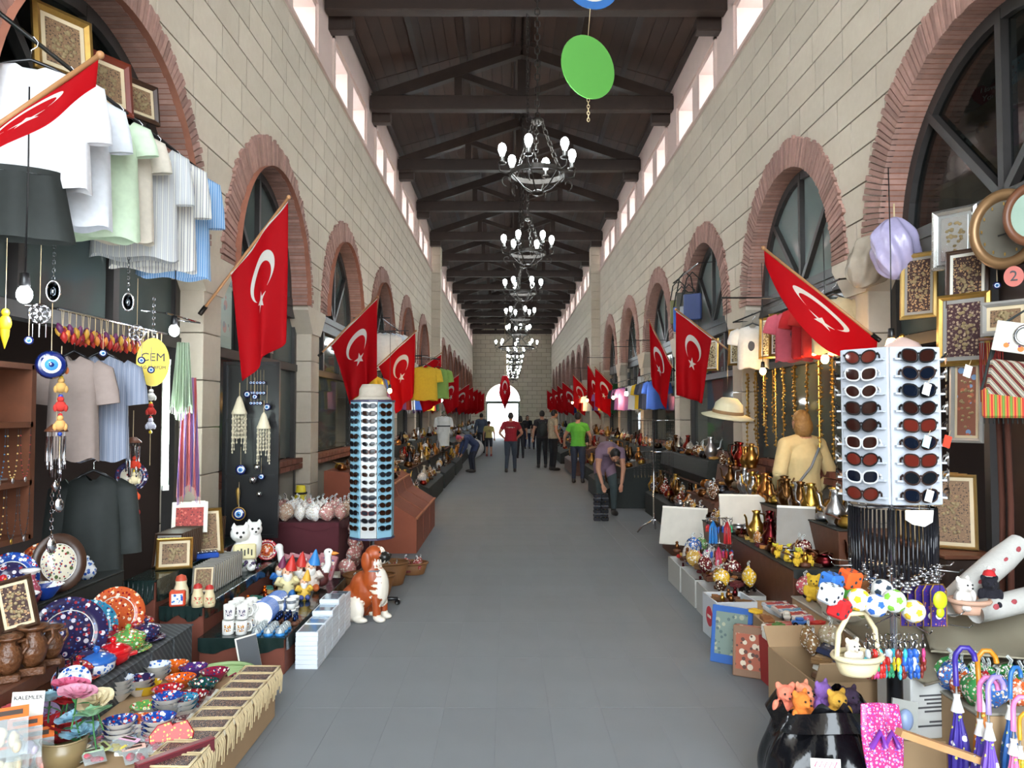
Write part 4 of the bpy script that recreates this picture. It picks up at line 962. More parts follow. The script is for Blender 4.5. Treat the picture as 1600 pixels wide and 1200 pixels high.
# lower rail with ornaments
rail((-2.46, 4.25, 2.27), (-2.46, 5.6, 2.27), .008, 'thin rod strung with red and orange ornaments below the transom', mChrome)
def ornament_kit():
    c = MB()
    for dx in (-.006, .006): c.tube([(dx, 0, 0), (dx * .3, 0, -.12)], .0018, 4)
    k = [Pt('cord', c, mRope)]
    for q, cc in enumerate(('#a8241c', '#c8762a', '#8a1a28', '#b98a30', '#5a1a4a')):
        m_ = MB(); a = q * 1.3; m_.lathe([(.002, 0), (.016, .02), (.02, .045), (.008, .07), (.001, .075)], 8, 0, TR(.018 * math.cos(a), .018 * math.sin(a), -.2 + .014 * q) @ rotm(.3 * math.cos(a), .4 * math.sin(a), 0)); k.append(Pt('pod', m_, mPaint, col=cc))
    return k
ORN = ornament_kit()
for i in range(19): place(ORN, 'hanging_ornament', 'cord of red and orange pods on the thin rod, %s from the big navy bead' % ORD[i], 'ornament', (-2.46, 4.3 + i * .068, 2.265), (0, 0, i), .9, 'pod ornaments on the thin rod')
# bulbs, pendants
put(BCs, 'light_bulb', 'glaring white bulb at the edge of the jewellery corner', 'light bulb', 38, 467, x=-2.25, group='bare bulbs'); put(BCs, 'light_bulb', 'glaring white bulb beside the yellow oval sign', 'light bulb', 272, 521, x=-2.3, group='bare bulbs')
def mirror_kit():
    r = MB(); r.tube([(.032 * math.cos(2 * PI * i / 20), 0, .055 * math.sin(2 * PI * i / 20)) for i in range(20)], .007, 6, 0, None, True); g = MB(); g.lathe([(.001, 0), (.9, 0), (.001, .3)], 16, 0, rotm(PI / 2)); g.v = [(x * .03, y * .01, z * .052) for x, y, z in g.v]; return [Pt('silver_ring', r, mChrome), Pt('glass', g, M('mirror', '#8a96a0', .05, 1., var=.02)), Pt('chain', chain_mb((0, 0, .06), (0, 0, .5), .02, .0018), mChrome)]
MIR = mirror_kit(); put(MIR, 'mirror_pendant', 'long oval mirror pendant on a chain left of the ornament rod', 'pendant', 83, 455, x=-2.42, rot=(0, 0, .6)); put(MIR, 'mirror_pendant', 'oval mirror pendant on a chain above the yellow sign', 'pendant', 200, 472, x=-2.42, rot=(0, 0, .6)); 
def filigree_kit():
    m_ = MB(); 
    for k in range(7): a = 2 * PI * k / 7; m_.torus((.028 * math.cos(a), 0, .028 * math.sin(a)), .016, .0025, 14, 4, ax='y')
    m_.torus((0, 0, 0), .05, .003, 24, 4, ax='y'); c = MB()
    for x in (-.03, 0, .03): c.tube([(x, 0, -.045), (x, 0, -.12)], .0025, 4)
    s_ = MB(); s_.tube([(0, 0, .05), (0, 0, .35)], .0015, 4); return [Pt('filigree', m_, mChrome), Pt('drops', c, mChrome), Pt('cord', s_, mRope)]
FIL = filigree_kit(); put(FIL, 'filigree_pendant', 'silver filigree pendant beside the glaring corner bulb', 'pendant', 62, 490, x=-2.38, rot=(0, 0, .6)); put(FIL, 'filigree_pendant', 'silver filigree pendant hanging over the top of the yellow oval sign', 'pendant', 214, 520, x=-2.38, rot=(0, 0, .6))
place(EYE_L, 'evil_eye', 'largest navy glass eye bead hanging below the ornament rod', 'bead', PX(80, 570, -2.4), (0, 0, .6)); put(EYE_S, 'evil_eye', 'small blue eye bead under the silver filigree', 'bead', 45, 532, x=-2.38, rot=(0, 0, .6)); put(EYE_S, 'evil_eye', 'small blue eye bead pinned on the striped shirt collar', 'bead', 161, 552, x=-2.36, rot=(0, 0, .6)); put(EYE_S, 'evil_eye', 'small eye bead across the lettering of the yellow sign', 'bead', 236, 578, x=-2.22, rot=(0, 0, .4)); put(EYE_S, 'evil_eye', 'small eye bead at the edge of the yellow sign', 'bead', 221, 563, x=-2.22, rot=(0, 0, .4))
bd = MB(); bd.ell((0, 0, 0), (.03, .02, .04), 10, 8); bd.ell((0, 0, .05), (.018, .018, .02), 8, 6); bd.lathe([(.001, -.12), (.018, -.06), (.02, -.03)], 8); bs = MB(); bs.tube([(0, 0, .06), (0, 0, .4)], .0015, 4); put([Pt('bird_body', bd, M('yellow_paint', '#d8b820', .4)), Pt('cord', bs, mRope)], 'bird_ornament', 'yellow bird shaped ornament hanging at the picture edge', 'ornament', 8, 505, x=-2.35)
# yellow oval sign
sg = MB(); sg.lathe([(.001, -.008), (1, -.008), (1, .008), (.001, .008)], 40, 0, rotm(PI / 2), False); sg.v = [(x * .098, y, z * .156) for x, y, z in sg.v]
tx = text_mb('CEM', .074, 0, TR(.0, -.0095, .03)); tx2 = text_mb('AG PARFÜM', .028, 0, TR(0, -.0095, -.035))
p = PX(239, 566, -2.3); place([Pt('oval_board', sg, M('yellow_sign', '#e6c823', .4, var=.04), sub=[Pt('lettering', tx, M('sign_black', '#151515', .5)), Pt('small_lettering', tx2, M('sign_black', '#151515', .5))]), Pt('chain', chain_mb((0, 0, .156), (0, 0, .42), .02, .0018), mChrome)], 'shop_sign', 'yellow oval sign lettered CEM hanging by the bulb', 'sign', p, (0, 0, .45))
# fluorescent tube
tu = MB(); tu.cyl((0, 0, .03), (0, 0, .95), .02, 12); ft = MB(); ft.box((0, .035, .49), (.05, .03, 1.0)); ft.box((0, 0, .01), (.045, .05, .04)); ft.box((0, 0, .97), (.045, .05, .04)); place([Pt('tube', tu, mTube), Pt('fitting', ft, mWhite)], 'fluorescent_lamp', 'upright fluorescent tube glowing beside the scarves', 'lamp', PX(258, 764, -2.62), (0, 0, .6))
# shirts on the lower hangers, black garment, scarves
place(shirt_kit(mCloth, .25, .6, .18), 'hanging_shirt', 'taupe blouse hanging under the ornament rod', 'shirt', PX(116, 556, -2.52), (0, 0, .2), None, None, {'shirt_body': '#8f8079', 'sleeve': '#8f8079'}); place(shirt_kit(mS4, .28, .64, .2), 'hanging_shirt', 'blue grey striped shirt hanging under the ornament rod', 'shirt', PX(160, 556, -2.5), (0, 0, .3))
place(shirt_kit(mDark, .32, .66, .4), 'hanging_coat', 'black garment on a wire hanger in the shop doorway', 'coat', PX(146, 742, -2.62), (0, 0, .3))
mSc1 = stripes('scarf_pastel', ['#aebfa6', '#c4d0bc', '#98aa90'], 14, 'X'); mSc2 = stripes('scarf_pink', ['#c86a6a', '#d8a8a8', '#6a6ab0', '#b888b8'], 7, 'X')
place(cloth_hang_kit(mSc1, .16, .5, 3), 'scarf', 'pale green scarf knotted beside the bulb', 'scarf', PX(287, 535, -2.42), (0, 0, .6)); place(cloth_hang_kit(mSc2, .17, .85, 4), 'scarf', 'pink and lilac striped fringed scarf', 'scarf', PX(296, 590, -2.40), (0, 0, .6)); 
rail((-2.46, 5.6, 2.42), (-2.46, 6.2, 2.42), .008, 'short rod holding the two scarves by the pier', mChrome)
# jewellery cabinet at the picture edge
cb_ = MB(); W_ = 1.0
for z in (1.04, 1.33, 1.64, 1.95): cb_.box((0, 0, z), (.24, W_, .03))
for y in (-W_ / 2, W_ / 2): cb_.box((0, y, 1.495), (.24, .04, .93))
bk = MB(); bk.box((-.11, 0, 1.495), (.02, W_, .92)); ft_ = MB(); ft_.box((-.12, 0, .98), (.05, W_, .1)); cx, cy = -2.68, 3.72
place([Pt('shelf_frame', cb_, mWood), Pt('back_panel', bk, M('orange_panel', '#a4522a', .7)), Pt('wall_batten', ft_, mWood)], 'jewellery_cabinet', 'brown shelved cabinet hung with necklaces at the picture edge', 'cabinet', (cx, cy, 0))
for i in range(9):
    for j, z in enumerate((1.62, 1.31)):
        place(NECK, 'necklace', 'thin pendant necklace hanging from the %s shelf of the brown cabinet' % ('upper', 'lower')[j], 'necklace', (cx + .13, cy - .42 + i * .105, z), (0, 0, PI / 2), .85, 'necklaces on the brown cabinet', {'beads': R.choice(['#2a2a30', '#8a2a20', '#306080', '#c0a060']), 'pendant': R.choice(['#c8c8cc', '#c09a48'])})
for i in range(7): place(BANGLE, 'silver_bangle', 'silver bangle laid on a shelf of the brown cabinet', 'bangle', (cx + .03, cy - .36 + i * .12, 1.351 + .31 * (i % 2)), (0, 0, 0), 1.1, 'bangles on the brown cabinet', {'*': '#d0d0d4'})
# strings of toys and chimes
place(string_toy_kit(['#c86a3a', '#b89050', '#b83028', '#d8a060']), 'toy_string', 'string of stuffed animals hanging beside the big navy bead', 'ornament', PX(96, 570, -2.38), (0, 0, .5)); place(CHIME, 'wind_chime', 'silver tubed wind chime under the string of stuffed animals', 'wind chime', PX(88, 672, -2.42), (0, 0, .5), 1.1)
place(string_toy_kit(['#c83820', '#d8c8a0', '#c84a20', '#b02820', '#d87020']), 'toy_string', 'string of red and white dolls beside the round plate on the door frame', 'ornament', PX(211, 720, -2.4), (0, 0, .5)); place(CHIME, 'wind_chime', 'copper topped wind chime by the fluorescent tube', 'wind chime', PX(208, 690, -2.42), (0, 0, .5)); place(string_toy_kit(['#d8d8d8', '#b83028', '#c0c0d0']), 'toy_string', 'string of white and red dolls in front of the glass shelves', 'ornament', PX(236, 615, -2.5), (0, 0, .5))
place(plate_kit(mIzN, mIzC, .1)[:3], 'wall_plate', 'small round painted plate on the dark door frame', 'plate', PX(203, 768, -2.5), (0, 0, .6)); 
sp = MB(); sp.ell((0, 0, -.05), (.025, .008, .04), 10, 7); sc_ = chain_mb((0, 0, -.01), (0, 0, .25), .02, .0018); 
for px, py, t in ((92, 775, 'silver leaf pendant below the wind chime'), (80, 838, 'faceted glass pendant above the orange plate')): place([Pt('leaf', sp, mChrome), Pt('chain', sc_, mChrome)], 'leaf_pendant', t, 'pendant', PX(px, py, -2.42), (0, 0, .6))

# ------------------------------------------------------------------ left stall, pottery
def stepbox(name, label, x0, x1, y0, y1, z, mtop, mside, cat='table', drape=.06):
    b = MB(); b.bev(((x0 + x1) / 2, (y0 + y1) / 2, (z - .012) / 2), (x1 - x0, y1 - y0, z - .012), .006); t = MB(); t.bev(((x0 + x1) / 2, (y0 + y1) / 2, z - .006), (x1 - x0 + .012, y1 - y0 + .012, .012), .004)
    k = [Pt('base', b, mside), Pt('top', t, mtop)]
    if drape:
        d = MB(); nn = 60; xa = x1 + .012; ya = y0 - .012
        d.grid(lambda u, v: Vector((xa + .006 * math.sin(50 * u) * v, y0 + (y1 - y0) * u, z - v * (drape + .02 * math.sin(9 * u)))), nn, 3); d.grid(lambda u, v: Vector((x0 + (x1 - x0) * u, ya - .006 * math.sin(40 * u) * v, z - v * (drape + .02 * math.sin(11 * u)))), nn, 3); k.append(Pt('cloth_edge', d, mtop))
    return place(k, name, label, cat)
mGreenFilm = M('dark_green_film', '#1d2b29', .12, var=.5, scale=9, bmp=.6); mRedBoard = M('red_brown_board', '#6b3626', .75, var=.15, scale=4); mGreyCloth = stripes('grey_check_cloth', ['#3a3d40', '#4a4d50', '#323538', '#55585a'], 14, 'DIAGONAL', .9)
stepbox('display_board', 'low cardboard platform nearest the camera under the bowls and trinkets', -1.99, -1.31, 2.7, 4.45, .22, mCarton, mCarton, 'platform', 0)
for i in range(4): stepbox('display_step', 'dark checked cloth step holding lidded dishes, %s from the camera' % ORD[i], -2.41, -2.0, 3.86 + i * .29, 4.13 + i * .29, .37, mGreyCloth, mGreyCloth, 'step', 0)
b_ = MB(); b_.bev((-2.5, 3.3, .48), (.7, 1.1, .08), .01); l_ = MB(); l_.box((-2.18, 3.3, .22), (.04, 1.08, .44)); place([Pt('shelf_board', b_, mWood), Pt('front_board', l_, mWood)], 'wooden_shelf', 'dark wooden shelf under the carved wooden amphoras', 'shelf')
stepbox('display_step', 'dark back shelf holding blue bowls and the orange plate', -2.76, -2.42, 3.88, 4.95, .72, mDark, mDark, 'shelf', 0)
AMP = amphora_kit()
for px, py, d, s_, t in ((12, 1075, 3.5, .56, 'carved wooden amphora cut by the picture edge'), (50, 1052, 3.6, .62, 'carved wooden amphora with a round belly, middle of three'), (80, 1035, 3.74, .5, 'small carved wooden amphora beside the painted plates')):
    q = P(px, py, d); q.z = .52; place(AMP, 'carved_amphora', t, 'vase', q, (0, 0, .5), s_)
put(frame_kit(.16, .24, .02, mFrDk, mMountC, mPic), 'framed_tile', 'small framed sketch standing among the pottery', 'picture', 33, 985, y=3.62, rot=(-.2, -.2, .5)); 
def pz(px, z, x): q = P(px, 600, 1220 * abs(x) / (795 - px)); return V(x, 1220 * abs(x) / (795 - px), z)
place(VASE(spots('vase_pink', '#a0485a', ['#d8b8c0', '#803040'], 60)), 'painted_vase', 'pink and white flared vase behind the framed sketch', 'vase', pz(56, .72, -2.47)); place(tureen_kit(mIzR, mIzR), 'tureen', 'red and white lidded tureen at the picture edge', 'tureen', pz(14, .72, -2.5), sc=1.15)
place(plate_kit(mIzB, mIzN, .13), 'painted_plate', 'blue scalloped plate standing at the back by the picture edge', 'plate', pz(24, .72, -2.6), (0, 0, .7)); place(plate_kit(mIzO, mIzO, .13), 'painted_plate', 'orange plate standing at the back of the pottery', 'plate', pz(74, .72, -2.62), (0, 0, .7)); place(plate_kit(mFrDk, mIzC, .16), 'painted_plate', 'dark rimmed plate with a cream oval picture', 'plate', pz(97, .72, -2.5), (0, 0, .7), (.85, 1, 1))
for i, (px, x) in enumerate(((36, -2.46), (62, -2.56), (76, -2.46), (20, -2.7), (52, -2.72))): place([BOWLC[0], BOWLC[1]], 'glazed_bowl', 'deep blue glazed bowl on the dark back shelf', 'bowl', pz(px, .72, x), (0, 0, i), 1.25, 'blue bowls on the back shelf', {'bowl_body': '#23439a'})
for i, (px, x) in enumerate(((118, -2.5), (130, -2.58), (143, -2.5), (152, -2.6))): place(jar_kit(mIzW), 'painted_jar', 'blue and white lidded jar behind the large plates', 'jar', pz(px, .72, x), sc=1.0, group='blue and white jars')
place(plate_kit(mIzN, mIzN, .19), 'painted_plate', 'largest plate, dark with white crescent specks, standing in front', 'plate', pz(113, .37, -2.30), (0, 0, .75)); place(plate_kit(mIzT, mIzT, .15), 'painted_plate', 'turquoise plate behind the largest dark plate', 'plate', pz(144, .37, -2.34), (0, 0, .75)); place(plate_kit(mIzO, mIzO, .16), 'painted_plate', 'rust red plate standing beside the lidded dishes', 'plate', pz(186, .37, -2.31), (0, 0, .75)); place(plate_kit(mIzN, mIzW, .06), 'painted_plate', 'little dark plate leaning at the foot of the largest plate', 'plate', pz(108, .37, -2.14), (0, 0, .75)); place(plate_kit(mIzW, mIzW, .075), 'painted_plate', 'small white lace patterned plate beside the blue pot', 'plate', pz(122, .37, -2.06), (0, 0, .75))
for px, x, m1, m2, s_, pl_, t in ((160, -2.1, M('cobalt', '#2d63b0', .15), mIzW, 1.0, False, 'blue and white straight sided lidded pot'), (150, -2.15, mIzN, mIzB, 1.0, True, 'navy lidded dish on a saucer behind the red pot'), (208, -2.12, mIzG, mIzG, 1.0, True, 'green lidded dish on a saucer'), (188, -2.2, mIzR, mIzR, .95, True, 'dark red lidded dish on a saucer behind the green one'), (236, -2.12, mIzN, mIzN, .85, True, 'dark lidded dish with a white star lid at the step end'), (222, -2.22, mIzR, mIzR, 1.0, True, 'bright red rimmed lidded dish in front of the rust red plate'), (133, -2.14, mIzR, mIzN, .8, True, 'small crimson dish behind the blue and white pot')):
    place(tureen_kit(m1, m2, pl_), 'lidded_dish', t, 'dish', pz(px, .37, x), (0, 0, .4), s_)
mRedG = M('bright_red_glaze', '#c4151c', .1, coat=.8, var=.04); kr = tureen_kit(mRedG, mRedG, False)
for s_ in (-1, 1): kr.append(Pt('handle', MB().tube([(s_ * .085, -.02, .05), (s_ * .115, -.015, .055), (s_ * .115, .015, .055), (s_ * .085, .02, .05)], .009, 6), mRedG))
place(kr, 'lidded_dish', 'plain bright red lidded pot with two handles', 'dish', pz(185, .37, -2.1), (0, 0, .3), 1.0)
# bowls on the cardboard platform: stacks, each bowl a thing
def stack(kit, name, label, cat, x, y, z, n, dz, group, cols=None, sc=1):
    for k in range(n): place(kit, name, label + (', %s up' % ORD[k] if n > 1 else ''), cat, (x, y, z + k * dz), (0, 0, R.random() * 6), sc, group, cols)
bst = [(185, 1090, 4, 0, 'grey white bowls by the step'), (218, 1082, 3, 5, 'cream patterned bowls beside the grey white ones'), (187, 1160, 4, 1, 'blue patterned bowls nearest the flowers'), (215, 1150, 3, 3, 'orange topped bowls behind the blue patterned ones'), (248, 1155, 4, 1, 'blue patterned bowls nearest the trays'), (262, 1120, 4, 1, 'blue and white bowls in the middle'), (285, 1115, 3, 6, 'teal bowls beside the middle stack'), (245, 1060, 3, 0, 'white patterned bowls behind the yellow bowl'), (228, 1120, 2, 4, 'dark heart patterned bowls')]
for px, py, n, ki, t in bst:
    q = PZ(px, py, .235); stack(BOWLS[ki], 'painted_bowl', 'bowl, stack of ' + t, 'bowl', q.x, q.y, .22, n, .022, 'stacked bowls')
for px, py, c, t in ((228, 1082, '#d8b020', 'wide yellow bowl with a brown inside'), (272, 1050, '#d8651a', 'orange bowl at the back of the bowls'), (282, 1072, '#d05a18', 'orange bowl in front of the other orange bowl'), (262, 1090, '#a81820', 'crimson bowl in front of the orange bowls'), (302, 1055, '#4a2a6a', 'violet striped bowl by the green planter'), (335, 1062, '#7a1838', 'plum coloured bowl beside the green planter'), (318, 1080, '#10403a', 'dark green glazed bowl'), (300, 1100, '#7a1420', 'dark red bowl behind the trays')):
    q = PZ(px, py, .23); place(BOWLC, 'glazed_bowl', t, 'bowl', (q.x, q.y, .22), (0, 0, R.random() * 6), 1.0, None, {'bowl_body': c, 'glazed_inside': c})
# shell boxes with fringes along the aisle edge
def shellbox_kit():
    b = MB(); b.bev((0, 0, .02), (.2, .11, .04), .006); i = MB(); i.box((0, 0, .041), (.17, .085, .006)); k = [Pt('box', b, M('raw_canvas', '#cfc3aa', .9)), Pt('seeds', i, spots('seed_fill', '#3a2a30', ['#8a5a3a', '#c8a080', '#d8d0c8'], 90, .5))]
    f = MB()
    for j in range(9): y = -.05 + j * .0125; f.tube([(.1, y, .035), (.112, y + R.uniform(-.004, .004), .0), (.108, y + R.uniform(-.008, .008), -.05 - R.random() * .06)], .003, 4)
    k.append(Pt('raffia_fringe', f, mRope)); r = MB(); r.tube([(-.1, -.055, .042), (.1, -.055, .042), (.1, .055, .042), (-.1, .055, .042)], .006, 5, 0, None, True); k.append(Pt('corded_rim', r, mRope)); return k
SHB = shellbox_kit()
for i in range(10): place(SHB, 'fringed_box', 'canvas box of seeds with a raffia fringe, %s along the aisle edge' % ORD[i], 'box', (-1.40, 3.3 + i * .128, .22), (0, 0, R.uniform(-.06, .06)), 1, 'fringed boxes on the aisle edge')
for i in range(5):
    q = (-1.62, 3.5 + i * .16, .22); tr_ = MB(); tr_.bev((0, 0, .01), (.18, .12, .02), .004); ins = MB(); ins.box((0, 0, .022), (.15, .09, .008)); place([Pt('tray', tr_, mPaper), Pt('contents', ins, spots('tray_fill', '#5a2a30', ['#d8d0c8', '#2a2a40', '#c05050'], 60, .3))], 'trinket_tray', 'white tray of small trinkets, %s behind the fringed boxes' % ORD[i], 'tray', q, (0, 0, .1), 1, 'trinket trays')
# felt roses, packets, the pen sign
rc = [('#e06a90', 110, 1075, 'hot pink'), ('#e09ab0', 120, 1088, 'pale pink'), ('#c01c24', 100, 1100, 'red, behind the pale blue one'), ('#a8ccd8', 78, 1095, 'pale blue, behind'), ('#c02028', 95, 1135, 'deep red, in front'), ('#a0c8dc', 118, 1125, 'sky blue, in the middle'), ('#88b890', 145, 1118, 'mint green'), ('#b8a0c8', 62, 1118, 'lilac'), ('#e87880', 32, 1110, 'salmon pink, feathered'), ('#9cc4d4', 125, 1148, 'sky blue, low in front'), ('#d8c8a0', 150, 1100, 'cream'), ('#c0202c', 88, 1160, 'crimson, lowest')]
for c, px, py, t in rc:
    q = P(px, py, 3.35 + R.uniform(-.06, .1)); place(ROSE, 'felt_rose', 'felt rose pen, ' + t, 'flower', q, (R.uniform(-.5, .3), R.uniform(-.4, .4), R.random() * 6), .68, 'felt roses in the jar of pens', {'petals': c})
jr = MB().lathe([(.001, 0), (.11, 0), (.13, .16), (.125, .16), (.105, .01), (.001, .01)], 20); q = P(100, 1190, 3.36); place([Pt('tub', jr, M('tub_clear', '#7a6a4a', .3)), Pt('rim', MB().torus((0, 0, .16), .128, .006, 24, 5), mPlas, col='#8a7a5a')], 'pen_tub', 'brown tub holding the felt rose pens', 'tub', (q.x, q.y, .22), sc=.7)
cs = MB(); cs.box((0, 0, .1), (.17, .004, .2)); tx = text_mb('KALEMLER', .032, 0, TR(0, -.004, .165)); q = P(40, 1112, 3.2); place([Pt('card', cs, mPaper), Pt('lettering', tx, M('pen_black', '#22222a', .6))], 'paper_sign', 'white card handwritten KALEMLER before the wooden shelf', 'sign', (q.x, q.y, q.z - .06), (-.1, .06, .35), .68)
for i, (px, py, hc, cc) in enumerate(((12, 1150, '#d8641a', '#c8b8a0'), (38, 1155, '#d8641a', '#b8b0c0'), (10, 1185, '#c85a18', '#d0c0a0'), (55, 1180, '#d86a20', '#c08070'))):
    q = P(px, py, 3.05 + .08 * i); place(PACK[i % 3], 'trinket_packet', 'clear packet with an orange header card, %s at the picture corner' % ORD[i], 'packet', (q.x, q.y, q.z - .08), (-.3, 0, .5), 1.2, 'orange headed packets', {'header_card': hc, 'contents': cc})
pk = [(160, 1150, '#c8c0a8'), (140, 1170, '#9aa860'), (175, 1180, '#d8a8c0'), (205, 1175, '#a8c8d8'), (195, 1160, '#d0c8d8'), (225, 1165, '#d89ab8'), (120, 1185, '#b0b878'), (240, 1178, '#c8d8c0'), (95, 1190, '#d8c8b0'), (215, 1190, '#e0b0a0'), (150, 1195, '#a8c0a0')]
for i, (px, py, c) in enumerate(pk):
    q = PZ(px, py, .24); place(PACK[i % 3], 'trinket_packet', 'clear packet of small charms lying before the bowls', 'packet', (q.x, q.y, .235 + .01 * (i % 3)), (-1.35, 0, R.uniform(-.8, .8)), .85, 'clear packets lying before the bowls', {'header_card': c, 'contents': R.choice(['#c85a6a', '#5a8ac8', '#d8c040', '#e8e0e0'])})
for px, py, t in ((252, 1165, 'red and yellow fan shaped card, nearer the bowls'), (278, 1162, 'red and yellow fan shaped card, nearer the trays')):
    q = PZ(px, py, .25); f = MB(); f.prism([(-.04, 0), (.05, .0), (.06, .06), (.03, .11), (-.02, .1), (-.05, .06)], .012); place([Pt('fan', f, spots('fan_print', '#c02a20', ['#e0c040', '#d8a030'], 40, .4)), Pt('edge', MB().tube([(-.04, 0, 0), (.05, 0, 0), (.06, 0, .06), (.03, 0, .11), (-.02, 0, .1), (-.05, 0, .06)], .005, 4, 0, None, True), mPlas, col='#a01818')], 'fan_card', t, 'card', (q.x, q.y, .23), (-.5, 0, .3))
rb = MB(); rb.bev((0, 0, .03), (.34, .03, .06), .004); rl = MB(); rl.bev((0, 0, .062), (.34, .034, .008), .002); q = PZ(275, 1185, .25); place([Pt('board', rb, M('maroon_lid', '#5a2028', .5)), Pt('edge_strip', rl, M('maroon_edge', '#7a3038', .4))], 'box_lid', 'maroon box lid standing between the packets and the trays', 'lid', (q.x, q.y, .222), (0, 0, .9))
place(basket_kit(.16, .16, .16, False, stripes('green_cane', ['#8fae6c', '#a9c488', '#7c9c5c', '#b9cf9c'], 40, 'Z', .6)), 'cane_planter', 'pale green round cane planter filled with packets', 'basket', (-1.68, 4.66, 0), sc=1.1)
for i in range(8): a = i * .8; q = V(-1.68, 4.66, 0); place(PACK[i % 3], 'trinket_packet', 'small packet inside the pale green planter', 'packet', (q.x + .08 * math.cos(a), q.y + .08 * math.sin(a), .06), (R.uniform(-.5, .5), R.uniform(-.5, .5), a), .7, 'packets in the planter', {'header_card': R.choice(['#a03a50', '#b0c0c8', '#d8c8c0']), 'contents': '#8aa0b0'})
bk_ = MB(); bk_.bev((0, 0, .16), (.16, .012, .32), .003); bf = MB(); bf.box((0, -.007, .16), (.15, .002, .3)); q = PZ(398, 1070, .02); place([Pt('cover', bf, M('card_grey_print', '#5a5e62', .5)), Pt('card_body', bk_, mPaper)], 'folded_card', 'grey card standing on edge beside the fringed boxes', 'card', (q.x, q.y, 0.0), (-.3, 0, 1.0))

# ------------------------------------------------------------------ left stall, second: mugs, prints, figures
mk = dict(mtop=mGreenFilm, mside=mRedBoard)
stepbox('display_step', 'low red brown step wrapped in dark film under the white mugs', -2.02, -1.46, 5.15, 7.0, .24, cat='step', drape=.08, **mk); stepbox('display_step', 'middle red brown step under the plastic wrapped prints', -2.32, -2.03, 5.25, 7.2, .42, cat='step', drape=.08, **mk); stepbox('display_step', 'upper step under dark green film holding framed prints', -2.53, -2.33, 5.2, 7.2, .60, cat='step', drape=.14, **mk)
def ondeck(px, z, y): q = P(px, 600, y); return V(q.x, y, z)
for i in range(2):
    for j in range(2):
        for k in range(3): place(MUG[0 if j == 0 else 1], 'white_mug', 'white printed mug in the %s row from the front, %s tier' % (ORD[k], ('bottom', 'top')[j]), 'mug', (-1.86 + i * .088, 5.24 + k * .09 + j * .02, .24 + .096 * j), (0, 0, .2), .97, 'white mugs on the low step')
for i in range(9):
    for j in range(2): place(SAUCER, 'white_saucer', 'white saucer in the %s leaning row beside the mugs' % ('nearer', 'farther')[j], 'saucer', (-1.70 + j * .02, 5.42 + i * .018 + j * .2, .325), (PI / 2 - .15, 0, .1), 1., 'saucers beside the mugs')
mDome = glassm('blue_glass', '#5fb0d0', .3)
dm = [Pt('dome', MB().lathe([(.036, .02), (.038, .04), (.03, .062), (.001, .075)], 14), mFilm), Pt('base', MB().lathe([(.001, 0), (.038, 0), (.04, .02), (.001, .022)], 14), M('blue_base', '#2f7fc0', .3)), Pt('inner_figure', MB().lathe([(.02, .02), (.014, .04), (.001, .06)], 8), mWhite)]
for i in range(10): place(dm, 'snow_globe', 'little glass dome on a blue base in front of the cups', 'snow globe', (-1.66 + .078 * (i % 3), 5.2 + .075 * (i // 3), .24), (0, 0, 0), .8, 'glass domes')
for i in range(12):
    place([Pt('cup', MB().lathe([(.001, 0), (.03, 0), (.036, .07), (.033, .07), (.028, .006), (.001, .006)], 14), mWhite), Pt('foil', MB().lathe([(.0365, .04), (.0372, .062)], 14), M('silver_foil', '#b8bcc0', .2, .8))], 'white_cup', 'white cup stacked behind the glass domes', 'cup', (-1.72 + .085 * (i % 3), 5.62 + .085 * (i // 3 % 2), .24 + .072 * (i // 6)), (0, 0, 0), 1, 'white cups behind the domes')
for i in range(8): place(TRINK, 'glass_charm', 'dark blue bead charm heaped behind the glass domes', 'charm', (-1.60 + .06 * (i % 3), 5.46 + .05 * (i // 3), .24), (0, 0, i), .9, 'dark bead charms', {'figure': '#20305a'})
wb = box_kit(.15, .2, .03, False, False, M('white_box', '#d2d8de', .45, var=.03)); wt = MB(); wt.box((0, 0, .031), (.12, .17, .002)); wb[0]['sub'] = [Pt('window_film', wt, M('film_sheen', '#8fa4b4', .08, .5))]
for s_, (y, n) in enumerate(((5.36, 8), (5.58, 8), (5.80, 9), (6.02, 10), (6.24, 9))):
    for k in range(n): place(wb, 'white_box', 'flat white cup box, %s up in the %s stack from the camera' % (ORD[k], ORD[s_]), 'box', (-1.345 + .0 * s_, y, k * .0305), (0, 0, R.uniform(-.02, .02)), 1, 'flat white boxes stacked on the floor')
# prints
pf = frame_kit(.24, .3, .02, mFrDk, mMountG, mPic); pg = frame_kit(.26, .36, .022, mGold, mMountC, mPic2); flm = frame_kit(.2, .26, .015, mMountG, mMountC, mPic2)
for i in range(11): place(pf, 'framed_print', 'dark framed print in the leaning row on the upper step, %s from the camera' % ORD[i], 'picture', (-2.44, 5.62 + i * .035, .60), (-.32, 0, .12), .82, 'leaning prints on the upper step')
place(frame_kit(.24, .22, .02, mGold, mMountC, mPic2), 'framed_print', 'thin gilt framed print closing the leaning row', 'picture', (-2.36, 5.56, .60), (-.35, 0, .35)); place(pg, 'framed_print', 'tall gilt framed print standing by the plaster wall', 'picture', (-2.36, 6.14, .60), (-.3, 0, .55), 1.0); 
for i in range(7): place(pf, 'framed_print', 'dark framed print in the rear row by the fluorescent tube, %s from the camera' % ORD[i], 'picture', (-2.44, 6.22 + i * .04, .60), (-.3, 0, .2), .85, 'rear row of leaning prints')
